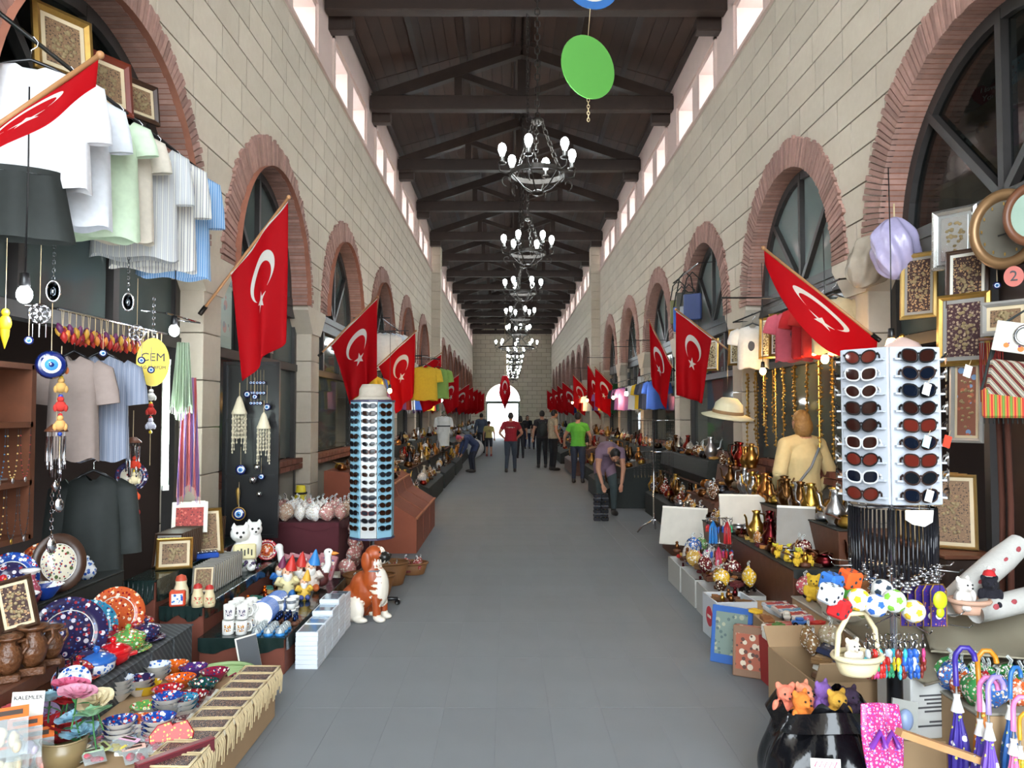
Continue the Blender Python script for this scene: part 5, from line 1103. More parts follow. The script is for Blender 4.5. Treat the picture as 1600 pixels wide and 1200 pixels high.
rp = MB(); rp.bev((0, 0, .12), (.26, .015, .24), .003); rr_ = MB(); rr_.box((0, -.009, .12), (.2, .003, .15)); tg = MB(); tg.box((.06, -.012, .22), (.1, .002, .05)); place([Pt('board', rp, mPaper), Pt('red_picture', rr_, spots('red_print', '#a03028', ['#c86050', '#701c18'], 30, .6)), Pt('price_tag', tg, mPaper)], 'boxed_print', 'white bordered red print with paper tags', 'picture', (-2.46, 6.06, .78), (-.25, 0, .3))
for i in range(14): place(flm, 'wrapped_print', 'film wrapped print in the long row on the middle step, %s from the camera' % ORD[i], 'picture', (-2.18, 5.62 + i * .045, .42), (-.45, 0, .25), .75, 'wrapped prints on the middle step')
def matry(c1, c2): return [Pt('body', MB().lathe([(.001, 0), (.04, 0), (.045, .03), (.042, .08), (.03, .115), (.032, .135), (.024, .16), (.001, .17)], 14, 0), mPaint, col=c1), Pt('painted_front', MB().lathe([(.0455, .03), (.0428, .08)], 8, 0, None, True, None, -PI / 2 - .7, -PI / 2 + .7), spots('doll_print', '#c8b890', ['#b83028', '#3f7a4a'], 60, .4)), Pt('cap', MB().lathe([(.033, .136), (.026, .16), (.001, .172)], 14), mPaint, col=c2)]
for px, y, z, s_, c1, c2, t in ((288, 5.32, .42, 1.15, '#d8cba8', '#b84a30', 'tall painted wooden owl with a green heart'), (314, 5.24, .42, .9, '#d6c49c', '#b02a24', 'small cream wooden doll with a red cap, nearer the owl'), (332, 5.24, .42, .85, '#d6c49c', '#b02a24', 'small cream wooden doll with a red cap, nearer the mugs')): place(matry(c1, c2), 'wooden_doll', t, 'figurine', ondeck(px, z, y), (0, 0, .4), s_)
cbx = MB(); cbx.bev((0, 0, .05), (.1, .08, .1), .008); place([Pt('block', cbx, M('red_block', '#c8401c', .5)), Pt('painted_panel', MB().box((0, -.041, .05), (.07, .002, .07)), mIzW)], 'painted_block', 'orange red block with a round white picture under the owl', 'box', ondeck(283, .42, 5.27), (0, 0, .3))
for i in range(16):
    c = R.choice(['#d8641a', '#8a3a1c', '#c8a060', '#3a7a6a', '#b02a20', '#6a3a20']); place(TRINK if i % 2 else WALLET, 'small_souvenir', 'small %s souvenir between the wrapped prints and the mugs' % {'#d8641a': 'orange', '#8a3a1c': 'rust brown', '#c8a060': 'tan', '#3a7a6a': 'teal', '#b02a20': 'red', '#6a3a20': 'brown'}[c], 'souvenir', (-1.98 + R.uniform(0, .1), 5.55 + i * .08, .24), (0, 0, R.random() * 6), 1.1, 'souvenirs by the mugs', {'figure': c, 'pouch_body': c, 'flap': c})
lf_ = MB(); lf_.grid(lambda u, v: Vector(((v - .5) * .09 * math.sin(PI * u), -.02 * math.sin(PI * u), .16 * u)), 10, 5); place([Pt('leaf_blade', shell(lf_, .006), M('orange_leaf', '#d8681c', .4)), Pt('stalk', MB().tube([(0, 0, -.02), (0, 0, .1)], .005, 5), mWood)], 'leaf_dish', 'upright orange leaf shaped dish before the wrapped prints', 'dish', ondeck(362, .255, 5.5), (-.2, .3, .5))
blt = MB(); blt.bev((0, 0, .02), (.2, .1, .04), .008); ins = MB()
for i in range(12): ins.torus((-.08 + .032 * (i % 6), -.02 + .04 * (i // 6), .05), .014, .005, 12, 5)
place([Pt('tray', blt, M('blue_tray', '#23489a', .3)), Pt('rings', ins, mChrome)], 'ring_tray', 'blue tray of silver rings by the gilt print', 'tray', (-2.32, 6.0, .60), (0, 0, .6))
# ------------------------------------------------------------------ figures on the second left stall
mDogW = M('statue_white', '#e0d6c6', .35, var=.06, scale=6); mDogB = M('statue_russet', '#9a4418', .4, var=.35, scale=10); mDogK = M('statue_black', '#16130f', .35)
def dog_kit():
    b = MB(); E = b.ell
    E((-.1, 0, .15), (.13, .12, .15), 16, 12, 1); E((-.02, 0, .25), (.13, .105, .16), 16, 12, 1); E((.06, 0, .34), (.1, .1, .15), 16, 12, 1); E((.115, 0, .28), (.085, .088, .17), 14, 10, 0); E((.06, 0, .45), (.075, .075, .1), 14, 10, 1)
    E((.075, 0, .555), (.085, .075, .072), 16, 12, 1); E((.12, 0, .57), (.05, .03, .05), 10, 8, 0); E((.165, 0, .53), (.055, .055, .045), 12, 10, 2); E((.15, 0, .505), (.05, .05, .03), 10, 8, 0); E((.1, 0, .48), (.04, .06, .06), 10, 8, 0)
    for s_ in (-1, 1):
        E((.03, s_ * .08, .50), (.045, .022, .085), 12, 10, 1); b.tube([(.115, s_ * .075, .22), (.125, s_ * .072, .15), (.13, s_ * .07, .03)], [.036, .038, .034], 10, 1); E((.155, s_ * .065, .025), (.052, .036, .026), 10, 8, 0)
        E((-.07, s_ * .1, .1), (.1, .05, .1), 12, 10, 0 if s_ < 0 else 1); E((.0, s_ * .12, .025), (.07, .036, .026), 10, 8, 0)
    b.tube([(-.2, 0, .06), (-.26, .03, .03), (-.3, .08, .03)], [.04, .03, .02], 8, 1)
    f = fuse(b, .008, 4); e = MB()
    for s_ in (-1, 1): e.ell((.135, s_ * .04, .575), .009, 8, 6)
    n = MB(); n.ell((.213, 0, .55), (.014, .022, .014), 8, 6); c = MB(); c.torus((.065, 0, .42), .078, .008, 24, 6); return [Pt('statue_body', f, mDogW, mDogB, mDogK), Pt('eyes', e, mDogK), Pt('nose', n, mDogK), Pt('collar', c, M('grey_collar', '#6a7078', .4))]
q = PZ(572, 968, 0); place(dog_kit(), 'dog_statue', 'sitting russet and white dog statue with a black muzzle on the floor', 'statue', (q.x, q.y, 0), (0, 0, -.25), .98)
def cat_kit():
    b = MB(); E = b.ell
    E((0, 0, .12), (.1, .08, .13), 14, 10, 0); E((-.03, -.02, .29), (.075, .065, .065), 14, 10, 0); E((.075, .03, .31), (.065, .06, .06), 14, 10, 0); E((.08, .03, .2), (.06, .06, .12), 12, 8, 0); E((-.03, -.075, .27), (.03, .025, .022), 8, 6, 0); E((.085, -.02, .295), (.026, .022, .02), 8, 6, 0)
    for x, z, y in ((-.075, .345, -.02), (.015, .35, -.02), (.04, .365, .03), (.115, .36, .03)): b.lathe([(.024, 0), (.012, .028), (.001, .045)], 8, 0, TR(x, y, z - .01))
    E((-.06, -.07, .04), (.04, .05, .035), 8, 6, 0); E((.05, -.07, .04), (.04, .05, .035), 8, 6, 0); b.tube([(-.1, .02, .05), (-.15, .02, .08), (-.14, .02, .16)], .022, 8, 0)
    e = MB()
    for x, y, z in ((-.055, -.08, .305), (-.01, -.082, .305), (.06, -.025, .322), (.105, -.022, .322)): e.ell((x, y, z), .01, 8, 6)
    e.ell((-.03, -.1, .276), .011, 8, 6); e.ell((.085, -.043, .3), .009, 8, 6)
    pl = MB(); pl.bev((.0, -.085, .16), (.17, .03, .12), .012); mk_ = MB()
    for i in range(5): mk_.box((-.05 + .025 * i, -.102, .155 + .01 * (i % 2)), (.01, .004, .045))
    gr = MB()
    for i in range(14): gr.ell((-.1 + .016 * i, -.1 + .01 * (i % 3), .035 + .015 * (i % 4)), .016, 7, 5)
    return [Pt('statue_body', fuse(b, .007, 3), M('cat_white', '#e6e4de', .35, var=.03)), Pt('faces', e, mDogK), Pt('plaque', pl, M('cream_plaque', '#d8cc9c', .4), sub=[Pt('plaque_marks', mk_, mDogK)]), Pt('grapes', gr, spots('grape_cluster', '#3f2f50', ['#4f7a3a', '#c8c0b0'], 30, .3))]
place(cat_kit(), 'cat_statue', 'pair of white cats holding a cream plaque, on the middle step', 'statue', V(-2.16, 6.42, .42), (0, 0, .4), 1.05)
def gnome_kit(hat, coat, pants):
    b = MB(); b.lathe([(.001, 0), (.05, 0), (.065, .05), (.06, .1), (.04, .14), (.001, .145)], 14); p_ = MB(); p_.ell((-.03, -.05, .03), (.028, .05, .028), 10, 7); p_.ell((.03, -.05, .03), (.028, .05, .028), 10, 7)
    h = MB(); h.ell((0, -.01, .17), (.04, .038, .042), 12, 9); h.ell((0, -.05, .168), .012, 7, 5); br = MB(); br.lathe([(.001, .08), (.02, .1), (.036, .15), (.03, .17), (.001, .165)], 12, 0, TR(0, -.028, 0)); ht = MB(); ht.lathe([(.045, .19), (.042, .205), (.025, .25), (.008, .29), (.001, .3)], 12, 0, rotm(.05, .12, 0)); a = []
    for s_ in (-1, 1): a.append(Pt('arm', MB().tube([(s_ * .05, 0, .13), (s_ * .075, -.03, .1), (s_ * .03, -.07, .09)], [.02, .018, .014], 8), mPaint, col=coat))
    e = MB(); e.ell((-.015, -.046, .182), .005, 6, 5); e.ell((.015, -.046, .182), .005, 6, 5)
    return [Pt('coat', b, mPaint, col=coat), Pt('legs', p_, mPaint, col=pants), Pt('head', h, M('gnome_skin', '#d8a888', .45), sub=[Pt('eyes', e, mDogK)]), Pt('beard', br, mWhite), Pt('cap', ht, mPaint, col=hat)] + a
GN = [(452, 6.30, .24, 1.12, '#c02a20', '#d8cc9c', '#2a6ab0', 'gnome with a red cap and blue trousers, lying back beside the cats'), (468, 6.48, .24, 1.1, '#c02a20', '#c8b080', '#e0d8c8', 'gnome with a red cap hugging a white figure'), (488, 6.50, .24, 1.15, '#2a7ac0', '#e0d4c8', '#c0602c', 'gnome with a tall blue cap and white beard'), (478, 6.20, .24, .8, '#d8a030', '#d8b040', '#3a4a8a', 'little yellow coated gnome in front of the others'), (440, 6.62, .24, .9, '#7a2a50', '#2a6ab0', '#2a6ab0', 'gnome with a plum cap behind the red capped one')]
for px, y, z, s_, a, b, c, t in GN: place(gnome_kit(a, b, c), 'garden_gnome', t, 'gnome', ondeck(px, z, y), (0, 0, .35), s_)
def goose_kit(body, col):
    b = MB(); b.ell((-.03, 0, .09), (.1, .06, .07), 14, 10, 1); b.tube([(.04, 0, .11), (.075, 0, .17), (.07, 0, .23)], [.042, .026, .024], 10, 0); b.ell((.075, 0, .255), (.036, .03, .032), 12, 9, 0); b.ell((.02, 0, .06), (.06, .05, .055), 10, 8, 1)
    k = MB(); k.lathe([(.016, 0), (.012, .03), (.001, .055)], 8, 0, TR(.1, 0, .25) @ rotm(0, PI / 2, 0)); e = MB(); e.ell((.09, -.026, .265), .006, 6, 5); e.ell((.09, .026, .265), .006, 6, 5); return [Pt('bird_body', fuse(b, .007, 3), mWhite, M('bird_' + body, col, .4)), Pt('bill', k, M('orange_bill', '#d8801c', .4)), Pt('eyes', e, mDogK)]
place(goose_kit('maroon', '#5a2a28'), 'goose_figurine', 'white necked goose with an orange bill next to the gnomes', 'figurine', (-1.60, 6.62, .24), (0, 0, -.1), 1.15); 
place(goose_kit('slate', '#2f3238'), 'rooster_figurine', 'dark grey bird figure with a red crest behind the cats', 'figurine', (-1.86, 6.8, .26), (0, .3, 2.6), 1.2)
for i in range(5): place(box_kit(.16, .05, .22, True, False, mCard), 'gift_box', 'pink wrapped flat box leaning behind the goose, %s from the wall' % ORD[i], 'box', (-2.0 + .09 * i, 6.93, .24), (-.25, .25, 0), 1, 'leaning pink boxes', {'box_body': '#b87a80', 'printed_front': '#a85a68', 'printed_top': '#a85a68'})
place(plate_kit(mIzR, mIzO, .09), 'painted_plate', 'small red plate propped behind the rooster figure', 'plate', (-2.12, 6.9, .42), (0, 0, .3))
# eye bead stand
fr = MB(); fr.box((0, 0, .78), (.46, .02, 1.5)); fb = MB()
for x in (-.235, .235): fb.box((x, -.015, .78), (.03, .04, 1.56))
for z in (.015, .54, 1.04, 1.545): fb.box((0, -.015, z), (.46, .03, .03))
place([Pt('back_board', fr, mBlack), Pt('frame', fb, mBlack)], 'bead_stand', 'tall black stand hung with blue eye beads and shell chimes', 'stand', (-2.29, 6.98, .60))
def onstand(px, py, dy=-.06): return P(px, py, 6.98 + dy)
for px, py, s_, t in ((374, 645, 1.05, 'shell chime with a netted crown, on the front of the black stand'), (412, 668, .95, 'shell chime hanging lower at the aisle side of the black stand')): place(SHCH, 'shell_chime', t, 'chime', onstand(px, py, -.13), (0, 0, 0), s_)
for px, py, k, s_, t in ((376, 734, EYE_L, .62, 'dark eye bead under the nearer shell chime'), (373, 803, EYE_G, .9, 'gilt rimmed eye bead at the bottom of the black stand'), (386, 616, EYE_M, .8, 'blue eye bead at the top of the black stand'), (417, 636, EYE_M, .8, 'blue eye bead near the aisle edge of the black stand'), (398, 620, EYE_S, 1.2, 'tiny blue eye bead between the two upper beads'), (408, 745, EYE_M, .7, 'blue eye bead beside the silver balls')): place(k, 'evil_eye', t, 'bead', onstand(px, py, -.05 if 'tiny' in t else -.075), (0, 0, .1), s_)
for px, py, s_, t in ((395, 750, .8, 'upper silver ball on the black stand'), (396, 755, 0, ''), (400, 753, 0, ''), (402, 730, .7, 'small silver ball above the others on the black stand'), (405, 772, .6, 'lowest silver ball on the black stand')):
    if s_: place([Pt('ball', MB().ell((0, 0, 0), .045, 14, 10), mChrome), Pt('cord', MB().tube([(0, 0, .04), (0, 0, .3)], .002, 4), mBlack)], 'silver_ball', t, 'ornament', onstand(px, py, -.09), (0, 0, 0), s_)
for i in range(14): place(EYE_S, 'evil_eye', 'tiny blue eye bead in the cluster at the top of the black stand', 'bead', onstand(392 + 5 * (i % 5), 598 + 16 * (i // 5), -.045), (0, 0, 0), .8, 'clustered eye beads')
gt = MB(); gt.lathe([(.018, 0), (.02, .03), (.008, .12), (.001, .14)], 10, 0, rotm(PI, 0, 0)); place([Pt('tassel', gt, mGold), Pt('knot', MB().ell((0, 0, .005), .014, 8, 6), mGold)], 'gilt_tassel', 'gilt tassel above the gilt rimmed eye bead', 'tassel', onstand(372, 765, -.05))
# posters in the transom of the second bay
pm = [(335, 483, 7.3, .5, .6, '#a9b8ae', 'pale green sheet with a pink ribbon behind the transom glass'), (374, 492, 8.0, .4, .5, '#c9c4ba', 'white printed poster behind the transom glass beside the big flag'), (405, 505, 8.7, .4, .48, '#c0a8a0', 'pinkish printed poster half hidden by the big flag')]
for px, py, y, w, h, c, t in pm:
    b = MB(); b.box((0, 0, 0), (w, .006, h)); pr = MB(); pr.box((0, -.005, .02), (w * .8, .002, h * .7)); place([Pt('sheet', b, mCard, col=c), Pt('print', pr, spots('poster_' + c[1:], c, ['#b89088', '#8a8e90'], 6, .5, thr=.3))], 'poster', t, 'poster', (XL - .15, y, 2.62), (0, 0, PI / 2))
# blue sunglasses stand
def spinner(label, loc, n_pan, rad, z0, z1, mats, base_r=.24, pole_top=0., name='sunglasses_stand'):
    k = []; 
    for i in range(n_pan):
        a = 2 * PI * i / n_pan - PI / 2; p = MB(); w = 2 * rad * math.tan(PI / n_pan) * .97; p.bev((0, 0, (z0 + z1) / 2), (w, .012, z1 - z0), .003, 0, rotm(0, 0, a + PI / 2) @ TR(0, -rad, 0)); k.append(Pt('panel', p, mats[i % len(mats)]))
    for z in (z0 - .008, z1 + .008): c = MB(); c.lathe([(.001, z - .008), (rad * 1.13, z - .008), (rad * 1.13, z + .008), (.001, z + .008)], 2 * n_pan, 0, None, False); k.append(Pt('end_plate', c, M('stand_rim', '#3a3550', .4)))
    po = MB(); po.cyl((0, 0, .06), (0, 0, z0), .022, 12); k.append(Pt('pole', po, mChrome))
    for i in range(4):
        a = i * PI / 2 + .5; f = MB(); f.tube([(0, 0, .07), (base_r * .5 * math.cos(a), base_r * .5 * math.sin(a), .065), (base_r * math.cos(a), base_r * math.sin(a), .055)], [.024, .02, .016], 8); w_ = MB(); w_.cyl((base_r * math.cos(a), base_r * math.sin(a) - .012, .026), (base_r * math.cos(a), base_r * math.sin(a) + .012, .026), .026, 12); k.append(Pt('foot', f, mBlack, sub=[Pt('castor', w_, mBlack)]))
    return place(k, name, label, 'display stand', loc)
mPB = M('panel_blue', '#86b4c8', .45, var=.04); mPS = M('panel_silver', '#b8bab8', .3, .4, var=.04)
RKX, RKY = -1.20, 6.9
spinner('tall round sunglasses stand with light blue panels beside the dog statue', (RKX, RKY, 0), 8, .175, .63, 1.80, [mPS, mPB, mPB, mPB])
WORDS = {'#101012': 'black', '#5a2a18': 'brown', '#2a2a34': 'smoke', '#c8c8c4': 'silver', '#5a1a1c': 'wine red'}
colsn = ['front', 'wall side', 'aisle side']
for r_ in range(17):
    for ci, a in enumerate((-PI / 2, -PI / 2 - PI / 4, -PI / 2 + PI / 4)):
        z = 1.765 - r_ * .0655; fc = R.choice(list(WORDS)) if ci == 0 else '#101012'; x = RKX + .196 * math.cos(a); y = RKY + .196 * math.sin(a)
        place(SG[R.randrange(2)], 'sunglasses', '%s sunglasses, %s pair down the %s column of the blue stand' % (WORDS[fc], ORD[r_], colsn[ci]), 'sunglasses', (x, y, z), (0, 0, a + PI / 2), (.9, .12, .9), 'sunglasses on the blue stand', {'frame': fc, 'temple': fc, 'lens': R.choice(['#141418', '#2a1810', '#20242c'])})
place([Pt('crown', MB().lathe([(.001, .15), (.1, .145), (.125, .1), (.135, .0), (.001, .0)], 20, 0), mCloth, col='#b0a698'), Pt('brim', MB().lathe([(.13, .02), (.17, .0), (.172, .008), (.13, .035)], 24), mCloth, col='#b0a698')], 'sun_hat', 'beige cloth hat on top of the blue sunglasses stand', 'hat', (RKX, RKY, 1.818), sc=.95)
# wicker baskets, candy table and terracotta stand
for x, y, rx, ry, h, t in ((-1.30, 7.35, .24, .17, .2, 'large oval wicker basket behind the dog statue'), (-1.22, 7.85, .22, .16, .22, 'second wicker basket under the blue sunglasses stand'), (-1.02, 8.35, .16, .13, .12, 'small shallow wicker basket nearest the aisle')):
    place(basket_kit(rx, ry, h, False), 'wicker_basket', t, 'basket', (x, y, 0))
    for i in range(6): a = i * 1.1; place(CANDY if i % 2 else WALLET, 'basket_goods', 'wrapped souvenir lying in the ' + t.split(' basket')[0].replace('second ', 'second ') + ' basket', 'souvenir', (x + rx * .5 * math.cos(a), y + ry * .5 * math.sin(a), h * .35), (R.uniform(-.3, .3), R.uniform(-.3, .3), a), 1, 'goods in the ' + t.split(' basket')[0], {'bag': '#8a3a3a', 'pouch_body': '#6a2a2a', 'flap': '#5a2420'})
stepbox('cloth_table', 'table under a dark red cloth carrying white wrapped bags', -2.4, -1.62, 7.5, 9.3, .66, M('dark_red_cloth', '#4a1820', .9), M('dark_red_cloth2', '#4a1820', .9))
for i in range(18):
    c, w = R.choice([('#dcdad4', 'white'), ('#d8d4cc', 'white'), ('#c08a84', 'pink'), ('#c8a890', 'peach')]); place(CANDY, 'wrapped_bag', 'clear bag of %s sweets on the dark red table' % w, 'bag', (-2.28 + .13 * (i % 6), 7.6 + .2 * (i // 6), .66), (0, 0, i), 1.35, 'sweet bags on the red table', {'bag': c})
for i in range(6): place(CANDY, 'wrapped_bag', 'pink flowered bag spilling over the front of the dark red table', 'bag', (-1.56 + .02 * (i % 2), 7.55 + .12 * i, .14 + .11 * (i % 4)), (.3, .2, i), 1.4, 'spilling bags', {'bag': '#b87a74'})
ys_ = MB(); ys_.grid(lambda u, v: Vector((.09 * math.cos(2 * PI * u) * (1 - .5 * v), .06 * math.sin(2 * PI * u) * (1 - .5 * v), .28 * v)), 16, 6); place([Pt('sack', ys_, M('yellow_sack', '#c8b420', .6)), Pt('sash', MB().torus((0, 0, .2), .06, .012, 16, 5), M('black_sash', '#1a1a1c', .7))], 'yellow_bag', 'yellow bag with a black sash behind the sweets', 'bag', (-2.2, 8.3, .66))
for i, (x, y, z, c, t) in enumerate(((-1.72, 7.2, .0, '#d8d4c8', 'white carton on the floor below the red table'), (-1.72, 7.2, .12, '#d4d0c4', 'white carton resting on another below the red table'))): place(box_kit(.3, .2, .118, True, False), 'carton', t, 'box', (x + .02 * i, y, z), (0, 0, .1), 1, None, {'box_body': c, 'printed_front': '#c8c4b4', 'printed_top': '#c8c4b4'})
yc = MB(); yc.ell((0, 0, .03), (.1, .07, .04), 12, 8); place([Pt('bundle', yc, M('yellow_cloth', '#c8b830', .8)), Pt('tie', MB().torus((.02, 0, .04), .06, .006, 14, 5), mRope)], 'yellow_bundle', 'small yellow bundle on the white cartons', 'bundle', (-1.74, 7.2, .24))
tri = 0
for i, y in enumerate((9.55, 10.35, 11.15)):
    b = MB(); b.prism([(-2.25, 0), (-1.12, 0), (-1.12, .42), (-1.45, .62), (-1.5, .78), (-1.9, .98), (-2.25, 1.0)], .74, 0, TR(0, y + .37, 0)); lp = MB(); lp.box((-1.12, y + .37, .42), (.03, .74, .02)); lp.box((-1.5, y + .37, .78), (.03, .74, .02))
    place([Pt('stepped_body', b, mTerra), Pt('edge_strip', lp, M('terra_edge', '#b06a48', .7))], 'stepped_display', 'terracotta covered stepped display, %s from the sunglasses stand' % ORD[i], 'display stand')
def goods(area, n, label, group, kits, colors, zf, sc=1., rr=None):
    """small goods laid out over an area: kits = [(kit, name, category, parts to colour)]"""
    x0, x1, y0, y1 = area; rr = rr or R; nx = max(1, int(math.sqrt(n * abs(x1 - x0) / max(.01, y1 - y0)) + .5)); ny = max(1, math.ceil(n / nx))
    for k in range(n):
        i, j = k % nx, k // nx; x = x0 + (x1 - x0) * (i + .5 + rr.uniform(-.2, .2)) / nx; y = y0 + (y1 - y0) * (j + .5 + rr.uniform(-.2, .2)) / ny
        kit, nm, cat, pc_ = kits[rr.randrange(len(kits))]; c, w = colors[rr.randrange(len(colors))]
        place(kit, nm, '%s %s %s' % (w, nm.replace('_', ' '), label), cat, (x, y, zf(x, y) if callable(zf) else zf), (0, 0, rr.random() * 6.28), sc * rr.uniform(.85, 1.15), group, {p: c for p in pc_} if pc_ else {'*': c})
KE = (EWER, 'metal_ewer', 'ewer', ()); KP = (POT, 'coffee_pot', 'pot', ('pot',)); KW = (WALLET, 'small_pouch', 'pouch', ('pouch_body', 'flap')); KT = (TRINK, 'small_figure', 'figurine', ('figure',)); KB = (BANGLE, 'bangle', 'bangle', ()); KC = (CANDY, 'wrapped_bag', 'bag', ('bag',)); KPL = (PLUSH, 'plush_toy', 'plush toy', ('plush_body',)); KCAR = (TOYCAR, 'toy_car', 'toy car', ('car_body',))
METALS = [('#b0743a', 'copper'), ('#c09a48', 'brass'), ('#b8b8ba', 'silver'), ('#6a4a2a', 'bronze')]; LEATH = [('#3a2418', 'dark brown'), ('#5a3420', 'brown'), ('#1a1614', 'black'), ('#8a5a34', 'tan'), ('#5a1c20', 'wine red')]
goods((-2.2, -1.5, 9.6, 11.8), 34, 'on the terracotta stepped display', 'goods on the stepped display', [KW, KT, KP], METALS + LEATH, lambda x, y: 1.0 if x < -1.9 else (.98 - (x + 1.9) * .5 if x < -1.5 else .78), 1.1)
# ------------------------------------------------------------------ right side: white sunglasses stand
SX, SY = 1.72, 3.52
def white_stand():
    k = []; z0, z1, n, rad = 1.31, 1.985, 6, .19; mW = M('stand_white', '#b3b8c0', .35, var=.03)
    for i in range(n):
        a = 2 * PI * i / n - 2.025 - PI / 6; p = MB(); w = 2 * rad * math.tan(PI / n) * .98; p.bev((0, 0, (z0 + z1) / 2), (w, .014, z1 - z0), .004, 0, rotm(0, 0, a + PI / 2) @ TR(0, -rad, 0))
        l = MB()
        for r_ in range(9): l.box((0, -rad - .016, z0 + .03 + r_ * .074), (w * .9, .02, .008), 0, rotm(0, 0, a + PI / 2))
        k.append(Pt('panel', p, mW, sub=[Pt('ledges', l, mW)]))
    po = MB(); po.cyl((0, 0, .05), (0, 0, z0), .016, 12); k.append(Pt('pole', po, mChrome)); cl = MB(); cl.cyl((0, 0, .3), (0, 0, .58), .034, 12); k.append(Pt('black_sleeve', cl, mBlack))
    for z, rr, nn in ((1.28, .17, 24), (1.02, .26, 10), (.80, .30, 8)):
        for i in range(nn if z < 1.2 else 12): a = 2 * PI * i / (nn if z < 1.2 else 12); h = MB(); h.tube([(0, 0, z), (rr * math.cos(a), rr * math.sin(a), z), (rr * 1.06 * math.cos(a), rr * 1.06 * math.sin(a), z + .015)], .003, 5); k.append(Pt('hook', h, mChrome))
    bs = MB(); bs.lathe([(.001, 0), (.12, 0), (.12, .02), (.03, .05), (.001, .05)], 20); k.append(Pt('base', bs, mBlack)); return place(k, 'sunglasses_stand', 'white revolving sunglasses stand with hooks below, nearest the camera', 'display stand', (SX, SY, 0))
white_stand()
LENS = [('#2a1410', 'brown'), ('#0e1420', 'blue black'), ('#14181c', 'smoke'), ('#5a2018', 'red brown')]; FRM = [('#101012', 'black'), ('#e4e2dc', 'white'), ('#2a1a14', 'tortoise'), ('#c8c8c8', 'silver')]
for r_ in range(9):
    for ci in range(4):
        a = -2.025 + (ci - 1.5) * PI / 3; z = 1.325 + r_ * .074 + .028; f = FRM[R.choice([0, 0, 1, 2, 3]) if ci != 2 else R.choice([0, 0, 2])]; l = LENS[R.randrange(4)]
        place(SG[(r_ + ci) % 2], 'sunglasses', '%s sunglasses, %s row up on the %s panel of the white stand' % (f[1], ORD[r_], ('leftmost', 'left front', 'right front', 'rightmost')[ci]), 'sunglasses', (SX + .226 * math.cos(a), SY + .226 * math.sin(a), z), (0, 0, a + PI / 2), (1.12, .16, 1.2), 'sunglasses on the white stand', {'frame': f[0], 'temple': f[0], 'lens': l[0]})
tg = MB(); tg.box((0, 0, 0), (.035, .002, .05)); 
for px, py, c, t in ((1448, 608, '#e8e6e0', 'white price tag hanging on the upper right of the white stand'), (1448, 690, '#b8d8dc', 'pale green price tag on the right of the white stand'), (1480, 690, '#d83a20', 'red price tag beside the pale green one'), (1452, 775, '#e8e6e0', 'white price tag at the bottom right of the white stand'), (1512, 580, '#e0e4e8', 'large white price tag below the beaded frame')):
    place([Pt('tag', tg, mCard, col=c), Pt('loop', MB().tube([(0, 0, .025), (.004, 0, .05)], .001, 4), mRope)], 'price_tag', t, 'tag', P(px, py, 3.27), (0, .3, .2))
# black bead strands below
def strand_kit(L=.27):
    s_ = MB(); s_.tube([(0, 0, 0), (.002, 0, -L * .5), (0, 0, -L)], .004, 5); e = MB()
    for q in range(4): e.ell((R.uniform(-.006, .006), R.uniform(-.006, .006), -L - .008 - .012 * q), .007, 6, 5)
    return [Pt('cord_bundle', s_, M('black_beads', '#17171c', .15, var=.3, scale=80)), Pt('silver_tips', e, mChrome)]
STR = strand_kit()
for i in range(34):
    a = -PI / 2 + (i - 17) * .105; place(STR, 'bead_strand', 'black bead necklace strand with silver tips below the white stand', 'necklace', (SX + .178 * math.cos(a), SY + .178 * math.sin(a), 1.285), (0, 0, a), (1.6, 1.6, R.uniform(.85, 1.1)), 'black strands on the white stand')
wf = MB(); wf.prism([(-.06, 0), (.06, 0), (.055, -.05), (.02, -.07), (-.03, -.06), (-.06, -.04)], .004); place([Pt('card', wf, mPaper), Pt('cord', MB().tube([(0, 0, 0), (0, .0, .03)], .001, 4), mRope)], 'paper_card', 'torn white card among the black strands', 'card', (SX + .02, SY - .2, 1.29), (0, 0, 0))
# dice, balls, basket, key rings on the hooks
def hang(px, py, y=3.22): return P(px, py, y)
for px, py, c, rz, t in ((1298, 928, '#d8dde4', .5, 'white cloth die with blue top'), (1328, 905, '#e0561a', .3, 'orange cloth die above the green one'), (1330, 930, '#5aa83c', .3, 'green cloth die half hidden by the white one'), (1312, 950, '#c81c20', .7, 'red cloth die tilted below the white one'), (1299, 910, '#2f6ab8', .5, 'blue cloth die behind the white one')): place(DIE, 'cloth_die', t, 'die', hang(px, py, 3.2 + (.1 if 'hidden' in t or 'behind' in t or 'orange' in t else 0)), (.2, .1, rz), .85, None, {'cube': c})
for px, py, c, y, t in ((1342, 937, '#e0c020', 3.2, 'white cloth football with yellow patches next to the dice'), (1368, 946, '#2f62b4', 3.17, 'white cloth football with blue patches, lowest in front'), (1397, 939, '#7ab83a', 3.16, 'white cloth football with green patches'), (1427, 955, '#d8b030', 3.18, 'white cloth football with golden patches at the right end'), (1378, 922, '#2a3a4a', 3.34, 'white cloth football with dark patches behind the others')): place(BALL, 'cloth_football', t, 'ball', hang(px, py, y), (R.random(), R.random(), 0), .92, None, {'pentagon_patches': c})
place(basket_kit(.10, .08, .07, True, stripes('pale_wicker', ['#d8c79a', '#c0a878', '#e4d8b4'], 80, 'Z', .7)), 'gift_basket', 'small pale wicker basket with a tall handle hanging on the hooks', 'basket', P(1340, 1052, 3.2), (0, 0, .3), 1.0); place(PLUSH, 'plush_toy', 'little white and brown plush dog in the hanging basket', 'plush toy', P(1332, 1043, 3.2), (0, 0, .2), .62, None, {'plush_body': '#d8cbb8'})
